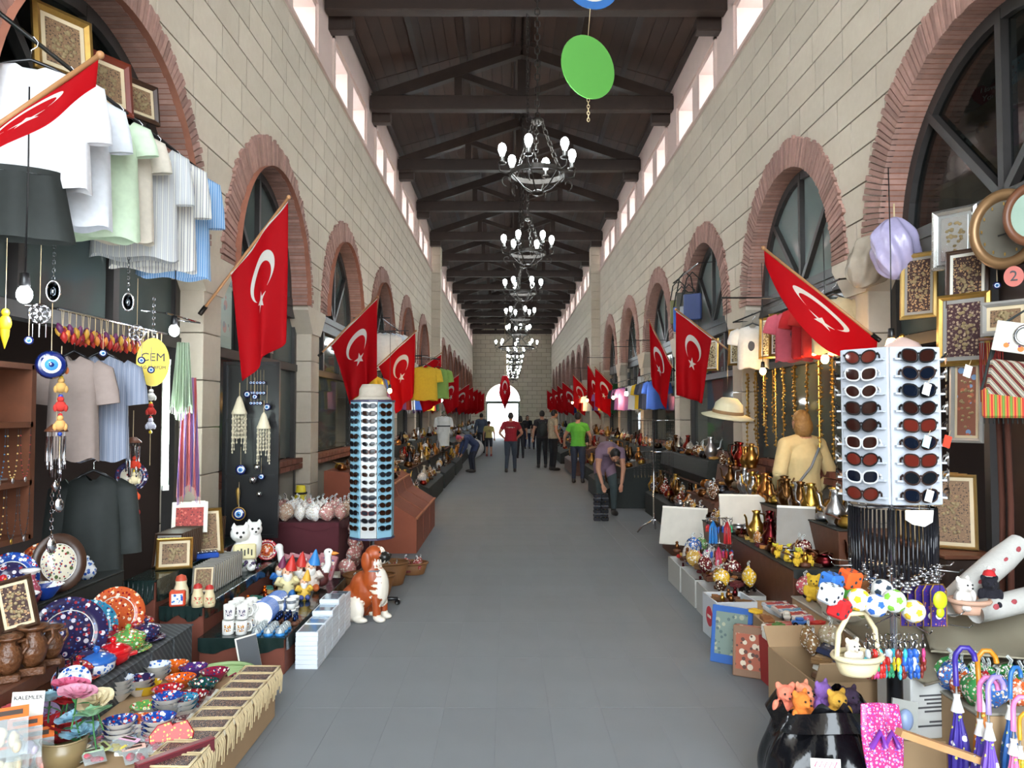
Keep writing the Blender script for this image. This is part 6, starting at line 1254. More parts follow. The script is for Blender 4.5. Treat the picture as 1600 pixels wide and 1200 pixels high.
KC_ = [('#c02a24', 'red'), ('#2a5ab0', 'blue'), ('#d8c020', 'yellow'), ('#c8407a', 'pink'), ('#c0c8d0', 'silver'), ('#3a9a6a', 'green'), ('#3ab0c0', 'turquoise'), ('#7a2a20', 'dark red')]
for i in range(30):
    c, w = KC_[R.randrange(8)]; place(KEYR, 'key_ring', '%s charm key ring on the lower hooks beside the hanging basket' % w, 'key ring', P(1358 + 9 * (i % 10) + R.uniform(-3, 3), 990 + 12 * (i // 10), 3.16 + .035 * (i % 5)), (0, 0, R.random() * 6), 1.25, 'key rings on the lower hooks', {'charm': c})
for i in range(5):
    f = MB(); f.prism([(-.035, -.09), (.035, -.09), (.035, .06), (.02, .085), (-.02, .085), (-.035, .06)], .004); g = MB(); g.tube([(-.035, -.003, -.09), (.035, -.003, -.09), (.035, -.003, .06), (.02, -.003, .085), (-.02, -.003, .085), (-.035, -.003, .06)], .003, 4, 0, None, True); h = MB(); h.ell((0, -.005, -.045), (.016, .003, .015), 10, 6)
    place([Pt('card', f, spots('purple_card', '#3a2a78', ['#7a3a80', '#c89040', '#8a2030'], 50, .3)), Pt('gold_edge', g, mGold), Pt('round_picture', h, mPaper)], 'arched_card', 'purple arched souvenir card with a gilt edge, %s from the golden football' % ORD[i], 'card', P(1418 + 12 * i, 945, 3.42 - .03 * i), (0, 0, .1), 1.0, 'arched cards on the hooks')
yf = MB(); yf.ell((0, 0, 0), (.03, .012, .038), 12, 8); yf.ell((0, 0, -.05), (.018, .01, .022), 8, 6); place([Pt('charm', yf, M('lime', '#b8c41c', .4)), Pt('cord', MB().tube([(0, 0, .035), (0, 0, .12)], .0015, 4), mBlack)], 'charm', 'lime yellow charm at the edge of the purple cards', 'charm', P(1469, 938, 3.22))
# black sack of plush toys
def sack_kit():
    b = MB(); rr = random.Random(4)
    def fn(u, v):
        a = 2 * PI * u; r = .25 * (.75 + .32 * math.sin(PI * min(1, v * .95 + .12)) - .1 * v) * (1 + .05 * math.sin(a * 5 + 4 * v) + .035 * math.sin(a * 11 - 7 * v)); return Vector((r * math.cos(a), r * .85 * math.sin(a), .46 * v + .03 * math.sin(a * 3) * v + .02 * math.sin(9 * a) * v))
    b.grid(fn, 64, 24); b.lathe([(.001, .001), (.18, .0), (.2, .0)], 24); lip = MB(); lip.grid(lambda u, v: Vector(((.185 + .05 * v + .02 * math.sin(22 * u)) * math.cos(2 * PI * u), (.16 + .04 * v + .02 * math.sin(19 * u)) * math.sin(2 * PI * u), .455 + .02 * math.sin(2 * PI * u * 3) - .07 * v)), 48, 4)
    return [Pt('sack', b, M('black_polythene', '#0e0e11', .16, var=.3, scale=7, bmp=.8)), Pt('turned_lip', lip, _mats['black_polythene'])]
bq = P(1284, 1180, 3.42); place(sack_kit(), 'plastic_sack', 'black plastic sack stuffed with plush toys beside the aisle', 'sack', (bq.x, bq.y, 0), (0, 0, 0), 1.0)
for i, (dx, dy, c, t) in enumerate(((-.11, -.05, '#d8752a', 'orange plush toy with a pale face at the front of the black sack'), (-.06, .06, '#e08a6a', 'salmon plush toy at the back of the black sack'), (.05, -.04, '#c89838', 'golden plush toy in the middle of the black sack'), (.03, .07, '#8a62b0', 'violet plush toy in the black sack'), (.12, -.0, '#3a2a40', 'dark plush toy at the right of the black sack'), (-.14, .04, '#e07a60', 'coral plush toy at the left of the black sack'))): place(PLUSH, 'plush_toy', t, 'plush toy', (bq.x + dx, bq.y + dy, .36), (0, 0, R.uniform(-.6, .6)), .85, None, {'plush_body': c})
tk = MB(); tk.box((0, 0, 0), (.12, .003, .05)); tx = MB(); tx.tube([(-.045 + .01 * i, -.003, (.014 if i % 2 else -.006)) for i in range(10)], .002, 4); place([Pt('card', tk, mPaper), Pt('red_writing', tx, M('red_pen', '#c0306a', .6))], 'price_card', 'white price card with pink writing on the black sack', 'card', P(1290, 1196, 3.15), (-.2, .05, 0))
# cardboard box, games, framed puzzles at the aisle edge
def open_carton(w, d, h, mat, flaps=True):
    b = MB(); t = .008
    b.box((0, 0, t / 2), (w, d, t)); b.box((-w / 2, 0, h / 2), (t, d, h)); b.box((w / 2, 0, h / 2), (t, d, h)); b.box((0, -d / 2, h / 2), (w, t, h)); b.box((0, d / 2, h / 2), (w, t, h)); k = [Pt('carton', b, mat)]
    for s_, ang in ((-1, .5), (1, .7)) if flaps else (): f = MB(); f.box((0, 0, .06), (w, t, .13), 0, TR(0, s_ * d / 2, h) @ rotm(-s_ * ang, 0, 0)); k.append(Pt('flap', f, mat))
    if not flaps: k.append(Pt('rim', MB().tube([(-w / 2, -d / 2, h), (w / 2, -d / 2, h), (w / 2, d / 2, h), (-w / 2, d / 2, h)], .006, 5, 0, None, True), mat))
    return k
place(open_carton(.46, .6, .36, mCarton), 'cardboard_box', 'open brown cardboard box of books at the aisle edge', 'box', (1.74, 4.25, 0), (0, 0, .05))
for i in range(6): place(box_kit(.26, .2, .03, True, False), 'book', '%s book lying in the open cardboard box' % ('cream', 'navy', 'brown', 'white', 'tan', 'dark blue')[i], 'book', (1.72 + .02 * i, 4.1 + .05 * i, .2 + .033 * i), (.25, .1, .5 + .1 * i), 1, 'books in the cardboard box', {'box_body': ('#c8b898', '#1c2440', '#6a4a34', '#d8d4c8', '#a88a64', '#202a4a')[i], 'printed_front': '#b8b0a0', 'printed_top': ('#a88a64', '#1c2440', '#6a4a34', '#d8d4c8', '#a88a64', '#202a4a')[i]})
mGame = spots('game_print', '#b81c24', ['#e8e0d8', '#d0d4d8', '#2a3a4a'], 14, .3)
place(box_kit(.3, .5, .28, True, False, M('red_carton', '#9a2a28', .7), spots('red_carton_print', '#9a2420', ['#d8d0c4', '#6a1a18'], 9, .6)), 'carton', 'red printed carton under the board games', 'box', (1.76, 4.98, 0), (0, 0, .05))
for i, (x, y, z, rz, t) in enumerate(((1.72, 4.9, .28, .05, 'red and white game box, front one on the red carton'), (1.72, 4.9, .325, .12, 'red and white game box, upper front one on the red carton'), (1.80, 5.12, .28, .1, 'red and white game box, rear one on the red carton'))): place(box_kit(.22, .22, .044, True, False, mPaper, mGame), 'game_box', t, 'box', (x, y, z), (0, 0, rz))
bp = MB(); bp.bev((0, 0, .19), (.28, .02, .38), .004); pr = MB(); pr.box((0, -.012, .2), (.22, .003, .28)); place([Pt('blue_frame', bp, M('blue_card', '#3a64a8', .35)), Pt('picture', pr, spots('puzzle_print', '#7a8a80', ['#a8a890', '#5a6a6a'], 18, .4))], 'boxed_toy', 'blue bordered boxed toy leaning at the aisle edge', 'box', (1.50, 5.35, 0), (-.18, 0, -.6)); bp2 = box_kit(.2, .06, .32, True, False, mCard, spots('puzzle2', '#a85a40', ['#d8c8b0', '#5a3a30'], 16, .4)); place(bp2, 'boxed_toy', 'orange brown boxed toy leaning beside the blue bordered one', 'box', (1.55, 5.1, 0), (-.12, 0, -.5), 1, None, {'box_body': '#8a6a54'})
place(open_carton(.3, .34, .3, M('white_bin', '#c8ccd0', .45, var=.04), False), 'white_bin', 'white bin with a red round label at the aisle edge', 'bin', (1.68, 6.0, 0), (0, 0, .06)); rd = MB(); rd.lathe([(.001, 0), (.075, 0), (.075, .003), (.001, .003)], 24, 0, rotm(PI / 2), False); rd2 = MB(); rd2.box((0, -.004, 0), (.08, .002, .02)); place([Pt('round_label', rd, M('red_label', '#c02638', .4)), Pt('label_print', rd2, mPaper)], 'bin_label', 'red round label on the white bin', 'label', (1.526, 5.99, .16), (0, 0, PI * 1.5 + .06))
goods((1.56, 1.8, 5.88, 6.12), 9, 'heaped in the white bin', 'goods in the white bin', [KW, KB, KT], METALS + LEATH, .26, 1.1)
mDrw = M('drawer_white', '#b8b6b0', .6, var=.05)
for i, (y, z, h) in enumerate(((6.55, .0, .24), (7.15, .0, .24), (7.75, .0, .24))): place(open_carton(.42, .54, h, mDrw, False), 'white_crate', 'low white drawer of orange lined goods, %s from the white bin' % ORD[i], 'drawer', (1.84, y, z)); ob = MB(); ob.box((1.84, y, .12), (.39, .51, .02)); tag(link('orange_liner', ob.mesh('orange_liner', [M('orange_liner', '#a8502c', .8)])), 'orange liner in the low white drawer, %s from the white bin' % ORD[i], 'liner'); goods((1.68, 2.0, y - .2, y + .2), 8, 'in the %s low white drawer' % ORD[i], 'goods in the white drawers', [KB, KW, KT], METALS + LEATH, .13, 1.0)
# tables behind
stepbox('goods_table', 'front table of toys and papers behind the cardboard box', 2.05, 2.62, 3.95, 5.7, .38, M('grey_paper', '#a9a294', .8), mCarton); stepbox('goods_table', 'middle table of dark wooden goods below the warm lamps', 2.08, 2.62, 5.75, 8.6, .56, mDark, mWood)
PLC = [('#c85a6a', 'pink'), ('#d8b030', 'yellow'), ('#5a8a4a', 'green'), ('#c0302a', 'red'), ('#3a6ab0', 'blue'), ('#d8d0c4', 'white'), ('#8a5a34', 'brown')]
place(open_carton(.52, .5, .1, M('pale_tray', '#b9b2a2', .8), False), 'toy_tray', 'shallow cardboard tray of plastic balls and caps', 'tray', (2.34, 4.95, .38), (0, 0, .08))
tb = [Pt('ball', MB().ell((0, 0, .03), (.04, .04, .03), 12, 8), mPlas), Pt('band', MB().torus((0, 0, .03), .04, .004, 16, 5), mBlack)]
goods((2.14, 2.54, 4.78, 5.14), 22, 'in the shallow cardboard tray', 'plastic toys in the tray', [(tb, 'plastic_toy', 'toy', ('ball',))], PLC, .40, 1.1)
goods((2.1, 2.8, 5.25, 5.68), 18, 'at the back of the front table', 'toys at the back of the front table', [KCAR, KC, KW, KT], PLC + LEATH, .38, 1.2)
for i in range(7): place(box_kit(.24, .16, .03, True, False), 'flat_packet', 'blue and white flat packet, %s in the row behind the game boxes' % ORD[i], 'box', (2.0 - .02 * (i % 2), 5.28 + .09 * i, .30 if i < 4 else .26), (.15, 0, .2), .9, 'flat packets', {'box_body': R.choice(['#b8c0c8', '#5a86a8', '#c8c0b8']), 'printed_front': '#8aa4b8', 'printed_top': R.choice(['#c8d0d4', '#a83838', '#5a90b0'])})
place(box_kit(.3, .9, .26, False, False, mCarton), 'carton', 'plain brown carton under the flat packets', 'box', (2.0 - .09, 5.62, 0), (0, 0, 0))
# white rolled towels, papers and plush basket
def roll_kit(L, r): b = MB(); b.tube([(-L / 2, 0, r), (-L / 4, 0, r * 1.02), (L / 4, 0, r), (L / 2, 0, r)], [r * .9, r, r * 1.02, r * .85], 16); e = MB(); [e.torus((L / 2 + .002, 0, r), r * q, .004, 16, 4, ax='x') for q in (.3, .55, .78)]; d = MB(); [d.ell((-L / 3 + .14 * i, -r * .86, r * 1.4), (.025, .008, .02), 8, 6) for i in range(5)]; return [Pt('roll', b, M('white_terry', '#b9b6b0', .95, var=.06, scale=40, bmp=.4)), Pt('fold_lines', e, M('terry_shadow', '#b8b4ac', .95)), Pt('flower_print', d, M('rose_print', '#a0444a', .9))]
place(roll_kit(.8, .09), 'towel_roll', 'white flower printed bolster leaning up at the right', 'towel', P(1545, 915, 3.95), (0, -.5, .35), .72); place(roll_kit(.6, .07), 'towel_roll', 'cream bolster lying under the flower printed one', 'towel', P(1585, 960, 3.8), (0, -.12, .3), .8); 
ph_ = MB(); ph_.grid(lambda u, v: Vector((.7 * (u - .5), .5 * (v - .5), .03 * math.sin(7 * u) * math.sin(5 * v) + .06 * v)), 18, 14)
for px, py, y, rz, t in ((1480, 985, 4.1, .2, 'crumpled cream wrapping paper behind the purple cards'), (1560, 985, 3.9, -.3, 'crumpled cream wrapping paper under the bolsters'), (1440, 1010, 3.95, .5, 'crumpled grey paper behind the hooks')): place([Pt('sheet', shell(ph_, .003), M('cream_paper', '#a09782', .85, var=.12, scale=5)), Pt('fold_edge', MB().tube([(-.35, -.25, 0), (.35, -.25, .0)], .006, 5), _mats['cream_paper'])], 'wrapping_paper', t, 'paper', P(px, py, y), (.25, 0, rz))
q = P(1515, 958, 3.75); place(basket_kit(.09, .07, .06, False, stripes('pink_wicker', ['#c8a08a', '#b08870'], 60, 'Z', .7)), 'gift_basket', 'small pinkish basket with plush puppies on the papers', 'basket', q); place(PLUSH, 'plush_toy', 'white plush puppy in the pinkish basket', 'plush toy', q + V(-.03, 0, .02), (0, 0, .3), .8, None, {'plush_body': '#d8d0c8'}); place(PLUSH, 'plush_toy', 'black plush puppy with a red cap beside the pinkish basket', 'plush toy', q + V(.11, .02, .03), (0, 0, -.3), .75, None, {'plush_body': '#14121c'}); cp = MB(); cp.lathe([(.03, 0), (.022, .02), (.001, .03)], 10); place([Pt('cap', cp, M('red_cap', '#b81c20', .8)), Pt('bobble', MB().ell((0, 0, .035), .01, 8, 6), mWhite)], 'red_beanie', 'tiny red cap on the black plush puppy', 'hat', q + V(.11, .02, .175))
wbx = box_kit(.26, .26, .28, False, False, M('white_carton', '#c4c4c0', .6, var=.04)); ln_ = MB()
for r_ in range(7): ln_.box((R.uniform(-.01, .01), -.1315, .2 - r_ * .018 - (.03 if r_ > 4 else 0)), (.19 - .05 * (r_ % 3), .002, .008))
wbx[0]['sub'] = [Pt('small_print', ln_, M('print_grey', '#4a4a4c', .6))]; place(wbx, 'carton', 'white carton with small dark print behind the black sack', 'box', (P(1440, 1100, 3.75).x, 3.78, .2), (0, 0, .15)); place(box_kit(.34, .34, .2, False, False, mCarton), 'carton', 'brown carton under the white printed carton', 'box', (P(1440, 1100, 3.75).x, 3.79, 0))
# umbrellas in a tub, slippers, wrapped sweets in the corner
um = [(1500, 1010, 3.18, '#3a2a88', '#3a2a8a', 'dark violet umbrella with a violet crook, nearest the slippers'), (1530, 1055, 3.10, '#4a3a98', '#d87ab0', 'violet umbrella with a pink crook behind the lilac one'), (1545, 1062, 3.0, '#6a48b0', '#9a86cc', 'purple flowered umbrella with a lilac crook'), (1540, 1015, 3.25, '#c07020', '#c8801c', 'umbrella with a large orange crook'), (1580, 1090, 2.95, '#c86a9a', '#e07ab0', 'pink umbrella with a pink crook'), (1595, 1115, 3.1, '#c8a020', '#d89a20', 'umbrella with a yellow crook at the picture edge'), (1572, 1045, 3.3, '#2a5a9a', '#2a6ab0', 'umbrella with a blue crook behind the orange one')]
for px, py, y, c, h, t in um:
    q = P(px, py, y); s_ = q.z / .9 if q.z > .3 else .6; place(UMB, 'umbrella', t, 'umbrella', (q.x, q.y, 0), (R.uniform(-.05, .05), R.uniform(-.06, .06), R.uniform(-.5, .4)), s_, None, {'folded_canopy': c, 'crook_handle': h})
sp_ = MB(); sp_.grid(lambda u, v: Vector(((.045 + .012 * math.sin(3 * v)) * math.cos(2 * PI * u), .012 * math.sin(2 * PI * u), .26 * v)), 16, 8); ss = MB(); ss.tube([(-.03, -.02, .1), (0, -.04, .16), (.03, -.02, .1)], .012, 7)
for px, y, rz, t in ((1372, 3.12, .15, 'pink glittery slipper standing nearer the black sack'), (1392, 3.15, -.1, 'pink glittery slipper standing nearer the umbrellas')): q = P(px, 1180, y); place([Pt('sole', sp_, spots('glitter_pink', '#c03a78', ['#e8a0c8', '#8a5ac0', '#d8d0e0'], 60, .12)), Pt('strap', ss, M('violet_strap', '#7a3aa0', .2))], 'slipper', t, 'slipper', (q.x, q.y, q.z - .07), (-.15, 0, rz), 1.0)
ct = MB(); ct.box((0, 0, .06), (.1, .01, .14)); place([Pt('blister_card', ct, mCard, col='#8a8a84'), Pt('toy', MB().ell((0, -.015, .06), (.03, .02, .04), 10, 8), mPlas, col='#7a8aa8')], 'carded_toy', 'grey carded toy between the slippers and the white carton', 'toy', P(1410, 1150, 3.3), (-.2, .2, 0), 1.1)
pl_ = MB(); pl_.box((0, 0, 0), (.42, .04, .025)); place([Pt('plank', pl_, mWoodL), Pt('nail', MB().ell((.1, -.02, .012), .004, 6, 5), mChrome)], 'wood_strip', 'thin wooden strip slanting below the umbrellas', 'wood', P(1480, 1170, 3.05), (0, .35, .1))
stepbox('goods_table', 'low table of wrapped sweets behind the umbrellas', 2.0, 2.75, 3.38, 3.72, .42, M('grey_paper2', '#8f897c', .8), mCarton, drape=0)
SW = [('#2f7a3a', 'green'), ('#b8282c', 'red'), ('#c8c4bc', 'clear'), ('#3a6ab0', 'blue'), ('#c85a2a', 'orange'), ('#3a8a4a', 'leaf green')]
goods((2.0, 2.75, 3.42, 3.72), 30, 'heaped behind the umbrellas', 'wrapped sweets behind the umbrellas', [KC], SW, .42, 1.0); goods((2.1, 2.8, 4.0, 4.7), 22, 'on the papers of the front table', 'goods on the papers', [KC, KW], SW + PLC, .39, 1.1); goods((2.3, 2.8, 3.95, 4.3), 10, 'beside the pinkish basket', 'goods by the basket', [KC], [('#2a4a7a', 'navy'), ('#8a8a8c', 'grey')], .42, 1.2)
# ------------------------------------------------------------------ wall of the first right bay: pictures, clock, number
mPnl = M('door_panel', '#2a1a12', .5, var=.3, scale=6)
dp_ = MB(); dp_.box((XR + .16, 4.55, 1.5), (.06, .8, 3.0)); pl1 = place([Pt('panel', dp_, mPnl), Pt('edge_post', MB().box((XR + .1, 4.98, 1.5), (.1, .06, 3.0)), mWoodD)], 'shop_partition', 'dark wooden partition carrying the clock and the number two', 'partition')
FR = [(1436, 498, 2.9, .26, .47, .03, M('pale_gilt', '#b99a5c', .35, .6, var=.2), mMountG, mPic, 'tall pale gilt frame with an embroidered spray, nearest the plastic sacks'), (1492, 420, 2.9, .28, .40, .035, mFrSil, M('mirror_mount', '#b0b4b4', .1, .6), M('mirror_pic', '#c8ccd0', .08, .8), 'silver framed mirror picture left of the oval clock'), (1512, 482, 2.9, .26, .38, .025, mFrDk, mPaper, mPic, 'dark frame with a white mount under the silver mirror'), (1506, 572, 2.86, .32, .46, .035, mGold, mMountG, spots('wine_picture', '#3a1a20', ['#a08a70', '#6a5a50'], 40, .7), 'gilt beaded frame with a silver posy on wine red'), (1572, 524, 2.86, .26, .2, .03, mMountG, mMountC, mPic2, 'small plain framed picture by the partition'), (1511, 692, 2.86, .2, .52, .03, mMountG, mMountC, spots('figure_picture', '#7a4a38', ['#6a8ab0', '#a05a40'], 16, .6), 'narrow tall framed picture below the beaded frame')]
for px, py, x, w, h, fw, a, b, c, t in FR: place(frame_kit(w, h, fw, a, b, c), 'framed_picture', t, 'picture', PX(px, py, x), (-.06, 0, -.95), 1.0, 'pictures on the wall of the first bay')
ov = MB(); ov.lathe([(.17, 0), (.18, -.02), (.21, -.03), (.235, -.02), (.24, .01), (.17, .01)], 40, 0, rotm(PI / 2, 0, 0) @ rotm(0, PI, 0)); ov.v = [(x * .8, y, z) for x, y, z in ov.v]; fc = MB(); fc.lathe([(.001, .0), (.175, 0)], 36, 0, rotm(PI / 2)); fc.v = [(x * .8, y, z) for x, y, z in fc.v]; hd = MB(); hd.box((.02, -.012, .03), (.008, .003, .1), 0, rotm(0, .3, 0)); hd.box((.03, -.012, 0), (.008, .003, .08), 0, rotm(0, 1.4, 0)); tk_ = MB()
for i in range(12): a = i * PI / 6; tk_.box((.8 * .15 * math.sin(a), -.008, .15 * math.cos(a)), (.008, .003, .018), 0, None)
hd2 = MB(); hd2.box((.03, -.012, 0), (.008, .003, .08), 0, rotm(0, 1.4, 0))
place([Pt('case', ov, M('bronze_case', '#8a6a48', .35, .5, var=.2)), Pt('face', fc, M('clock_face', '#6a665c', .15), sub=[Pt('hand', hd, mBlack), Pt('hour_marks', tk_, mGold)])], 'wall_clock', 'large oval bronze wall clock on the dark partition', 'clock', PX(1570, 358, 2.92), (0, 0, -.85), 1.0)
place([Pt('case', ov, M('wood_case', '#6a4028', .4)), Pt('face', fc, M('green_face', '#9ab0a0', .2))], 'wall_clock', 'second oval wall clock cut by the picture edge', 'clock', PX(1612, 335, 2.92), (0, 0, -.85), .75)
nb = MB(); nb.lathe([(.001, -.006), (1, -.006), (1, .006), (.001, .006)], 28, 0, rotm(PI / 2), False); nb.v = [(x * .05, y, z * .06) for x, y, z in nb.v]; tx = text_mb('2', .085, 0, TR(0, -.008, 0)); place([Pt('oval_plate', nb, M('number_red', '#b04a38', .4)), Pt('numeral', tx, M('number_dark', '#1c1c20', .5))], 'number_plate', 'red oval plate numbered 2 on the dark partition', 'sign', PX(1584, 432, 2.92), (0, 0, -.6))
place(EYE_S, 'evil_eye', 'small eye bead beside the number plate', 'bead', PX(1558, 446, 2.92), (0, 0, -.6), 1.0)
def bundle_kit(): b = MB(); b.grid(lambda u, v: Vector(((.14 * math.sin(PI * v) ** .55 + .008) * math.cos(2 * PI * u) * (1 + .1 * math.sin(5 * 2 * PI * u + 7 * v) + .08 * math.sin(3 * 2 * PI * u - 11 * v) + .05 * math.sin(11 * 2 * PI * u + 15 * v)), (.12 * math.sin(PI * v) ** .55 + .008) * math.sin(2 * PI * u) * (1 + .12 * math.sin(7 * 2 * PI * u + 9 * v)), .42 * (v - .5))), 56, 24); t = MB(); t.tube([(0, 0, .18), (0, 0, .3)], .006, 5); return [Pt('film_sack', b, M('film_sack', None, .2, var=.35, scale=9, bmp=.9)), Pt('cord', t, mRope)]
BN = bundle_kit(); place(BN, 'wrapped_bundle', 'lavender plastic sack hanging on the pier beside the first arch', 'sack', PX(1398, 388, 2.82), (0, 0, 0), 1.1, None, {'film_sack': '#a8a0c0'}); place(BN, 'wrapped_bundle', 'beige plastic sack hanging lower on the pier', 'sack', PX(1360, 408, 2.84), (.2, .5, 0), 1.1, None, {'film_sack': '#a89c8c'})
def bulb_at(kit, label, px, py, x, col, w):
    q = PX(px, py, x); place(kit, 'light_bulb', label, 'light bulb', q - V(0, 0, .02), group='bare bulbs'); lamp(q, w, col, .07)
WARM, COOL = (1, .62, .28), (.9, .96, 1)
bulb_at(BYs, 'bright bulb in front of the white shade above the white sunglasses stand', 1393, 537, 2.55, (1, .85, .7), 9); bulb_at(BYs, 'warm bulb below the red and pink shirts', 1289, 561, 2.75, WARM, 7); bulb_at(BYs, 'warm bulb below the white shirt near the stone pier', 1192, 580, 2.75, WARM, 7)
for px, x in ((38, -2.25), (272, -2.3)): q = PX(px, 467 if px < 100 else 521, x); lamp(q + V(.05, 0, 0), 5, COOL, .07)
ql = PX(258, 664, -2.5); lamp(ql, 5, (.85, 1, .95), .1)
shd = MB().lathe([(.02, .16), (.1, .12), (.15, .04), (.16, 0)], 24); place([Pt('shade', shd, M('pink_white_shade', '#dcbcb0', .4)), Pt('finial', MB().ell((0, 0, .165), .02, 8, 6), mBrass)], 'lamp_shade', 'pinkish white dome shade just above the white sunglasses stand', 'lamp shade', PX(1410, 565, 2.6))
def tassels_kit(): 
    k = []; r = MB(); r.tube([(-.06, 0, .02), (.06, 0, .02)], .01, 6); k.append(Pt('bar', r, mWood))
    for i in range(12): x = -.055 + .01 * i; t = MB(); t.tube([(x, .01 * (i % 3), 0), (x + R.uniform(-.006, .006), 0, -.16), (x, 0, -.32 - R.random() * .05)], .0045, 5); k.append(Pt('tassel_cord', t, M('red_cord', '#7a1c14', .7)))
    return k
place(tassels_kit(), 'tassel_bundle', 'bundle of dark red tassels between the beaded frame and the woven bag', 'tassel', PX(1548, 535, 2.8), (0, 0, -.8)); 
def wovenbag(mat, w, h): b = MB(); b.bev((0, 0, -h / 2), (w, .05, h), .012); s_ = MB(); s_.tube([(-w / 2, 0, -.01), (-w / 3, 0, .2), (0, 0, .28), (w / 3, 0, .2), (w / 2, 0, -.01)], .008, 6); f = MB(); [f.tube([(-w / 2 + w * (i + .5) / 14, 0, -h), (-w / 2 + w * (i + .5) / 14, 0, -h - .03)], .003, 4) for i in range(14)]; return [Pt('bag_body', b, mat), Pt('strap', s_, mDark), Pt('fringe', f, mDark)]
mKil = stripes('kilim', ['#a8a090', '#3a3a40', '#a8a090', '#8a6a40', '#5a1c20'], 12, 'DIAGONAL', .95); mKil2 = stripes('kilim_red', ['#b83a30', '#c8a048', '#a82a28', '#6a8a3a'], 9, 'X', .95)
place(wovenbag(mKil, .26, .2), 'woven_bag', 'woven bag with a grey diamond pattern at the picture edge', 'bag', PX(1592, 565, 2.7), (0, .15, -.5)); place(wovenbag(mKil2, .3, .16), 'woven_bag', 'red and gold chequered woven bag below the diamond one', 'bag', PX(1585, 606, 2.68), (0, 0, -.5)); 
tp = MB(); tp.bev((0, 0, 0), (.2, .012, .16), .004); tr2 = MB(); tr2.torus((.04, -.01, .02), .05, .01, 20, 6, ax='y'); place([Pt('white_board', tp, spots('star_board', '#dcd8cc', ['#d87830', '#7a3a70', '#c02a28'], 12, .5, thr=.2)), Pt('silver_ring', tr2, mChrome)], 'printed_board', 'white board printed with small coloured stars beside the woven bags', 'board', PX(1588, 528, 2.66), (.2, .2, -.5))
for px in (1560, 1573): b = MB(); b.tube([(0, 0, 0), (.01, 0, -.5), (0, 0, -1.05)], .016, 7); place([Pt('rope', b, M('brown_rope', '#4a2416', .9)), Pt('knot', MB().ell((0, 0, -1.06), .026, 8, 6), M('brown_rope', '#4a2416'))], 'hanging_rope', 'thick brown rope hanging %s the dark doorway' % ('nearer the leaning pictures in' if px == 1560 else 'farther right in'), 'rope', PX(px, 645, 2.72))
bxk = MB(); bxk.bev((2.8, 5.3, .41), (.3, 1.1, .82), .01); place([Pt('body', bxk, mPnl), Pt('top', MB().bev((2.8, 5.3, .83), (.34, 1.14, .025), .005), mWood)], 'low_cabinet', 'dark low cabinet under the leaning pictures', 'cabinet')
lk = frame_kit(.3, .5, .02, M('pale_gilt2', '#a98a54', .35, .6), mMountC, mPic2)
for i in range(6): place(lk, 'leaning_picture', 'film wrapped gilt picture leaning on the low cabinet, %s from the camera' % ORD[i], 'picture', (2.8, 4.95 + i * .1, .845), (-.25, 0, -.5), .95, 'leaning pictures on the low cabinet')
# toys behind the lunette glass of the first right arch
shf = MB(); shf.box((XR + .5, 4.95, 3.42), (.4, 2.3, .04)); place([Pt('board', shf, mWoodL), Pt('bracket', MB().box((XR + .62, 4.95, 3.25), (.1, 2.0, .3)), mWood)], 'toy_shelf', 'shelf of plush toys behind the big arched window', 'shelf')
for i, (y, c, t) in enumerate(((5.75, '#d8d4cc', 'white plush puppy behind the arched window, farthest from the camera'), (5.5, '#c8844a', 'tan plush toy behind the arched window beside the puppy'), (5.2, '#c86a8a', 'pink plush toy behind the arched window'), (4.9, '#d8d8d8', 'white plush toy behind the arched window by the mullion'), (4.6, '#b83a2a', 'red plush toy behind the arched window'))): place(PLUSH, 'plush_toy', t, 'plush toy', (XR + .45, y, 3.44), (0, 0, -1.2), 1.9, None, {'plush_body': c})
ht = MB(); ht.prism([(.08 * 16 * math.sin(t) ** 3 / 16, .08 * (13 * math.cos(t) - 5 * math.cos(2 * t) - 2 * math.cos(3 * t) - math.cos(4 * t)) / 16) for t in [2 * PI * i / 24 for i in range(24)]], .05); tx = text_mb('I love', .035, 0, TR(0, -.028, .03), shear=.2); text_mb('You', .04, 0, TR(0, -.028, -.015), shear=.2, mb=tx); place([Pt('cushion', ht, M('red_velvet', '#9a1420', .9)), Pt('lettering', tx, mWhite)], 'heart_cushion', 'red heart cushion lettered I love You behind the arched window', 'cushion', PX(1548, 150, XR + .42), (0, 0, -.9), 1.4)
bxw = box_kit(.5, .3, .2, True, False); place(bxw, 'toy_box', 'pale blue printed toy box behind the arched window', 'box', (XR + .5, 5.0, 3.85), (0, 0, -PI / 2), 1, None, {'box_body': '#b8c8cc', 'printed_front': '#a8b8c0', 'printed_top': '#a8b8c0'}); sh2 = MB(); sh2.box((XR + .52, 4.95, 3.83), (.36, 1.6, .03)); place([Pt('board', sh2, mWoodL), Pt('lip', MB().box((XR + .35, 4.95, 3.85), (.02, 1.6, .05)), mWoodL)], 'toy_shelf', 'upper shelf behind the big arched window carrying the toy box', 'shelf')
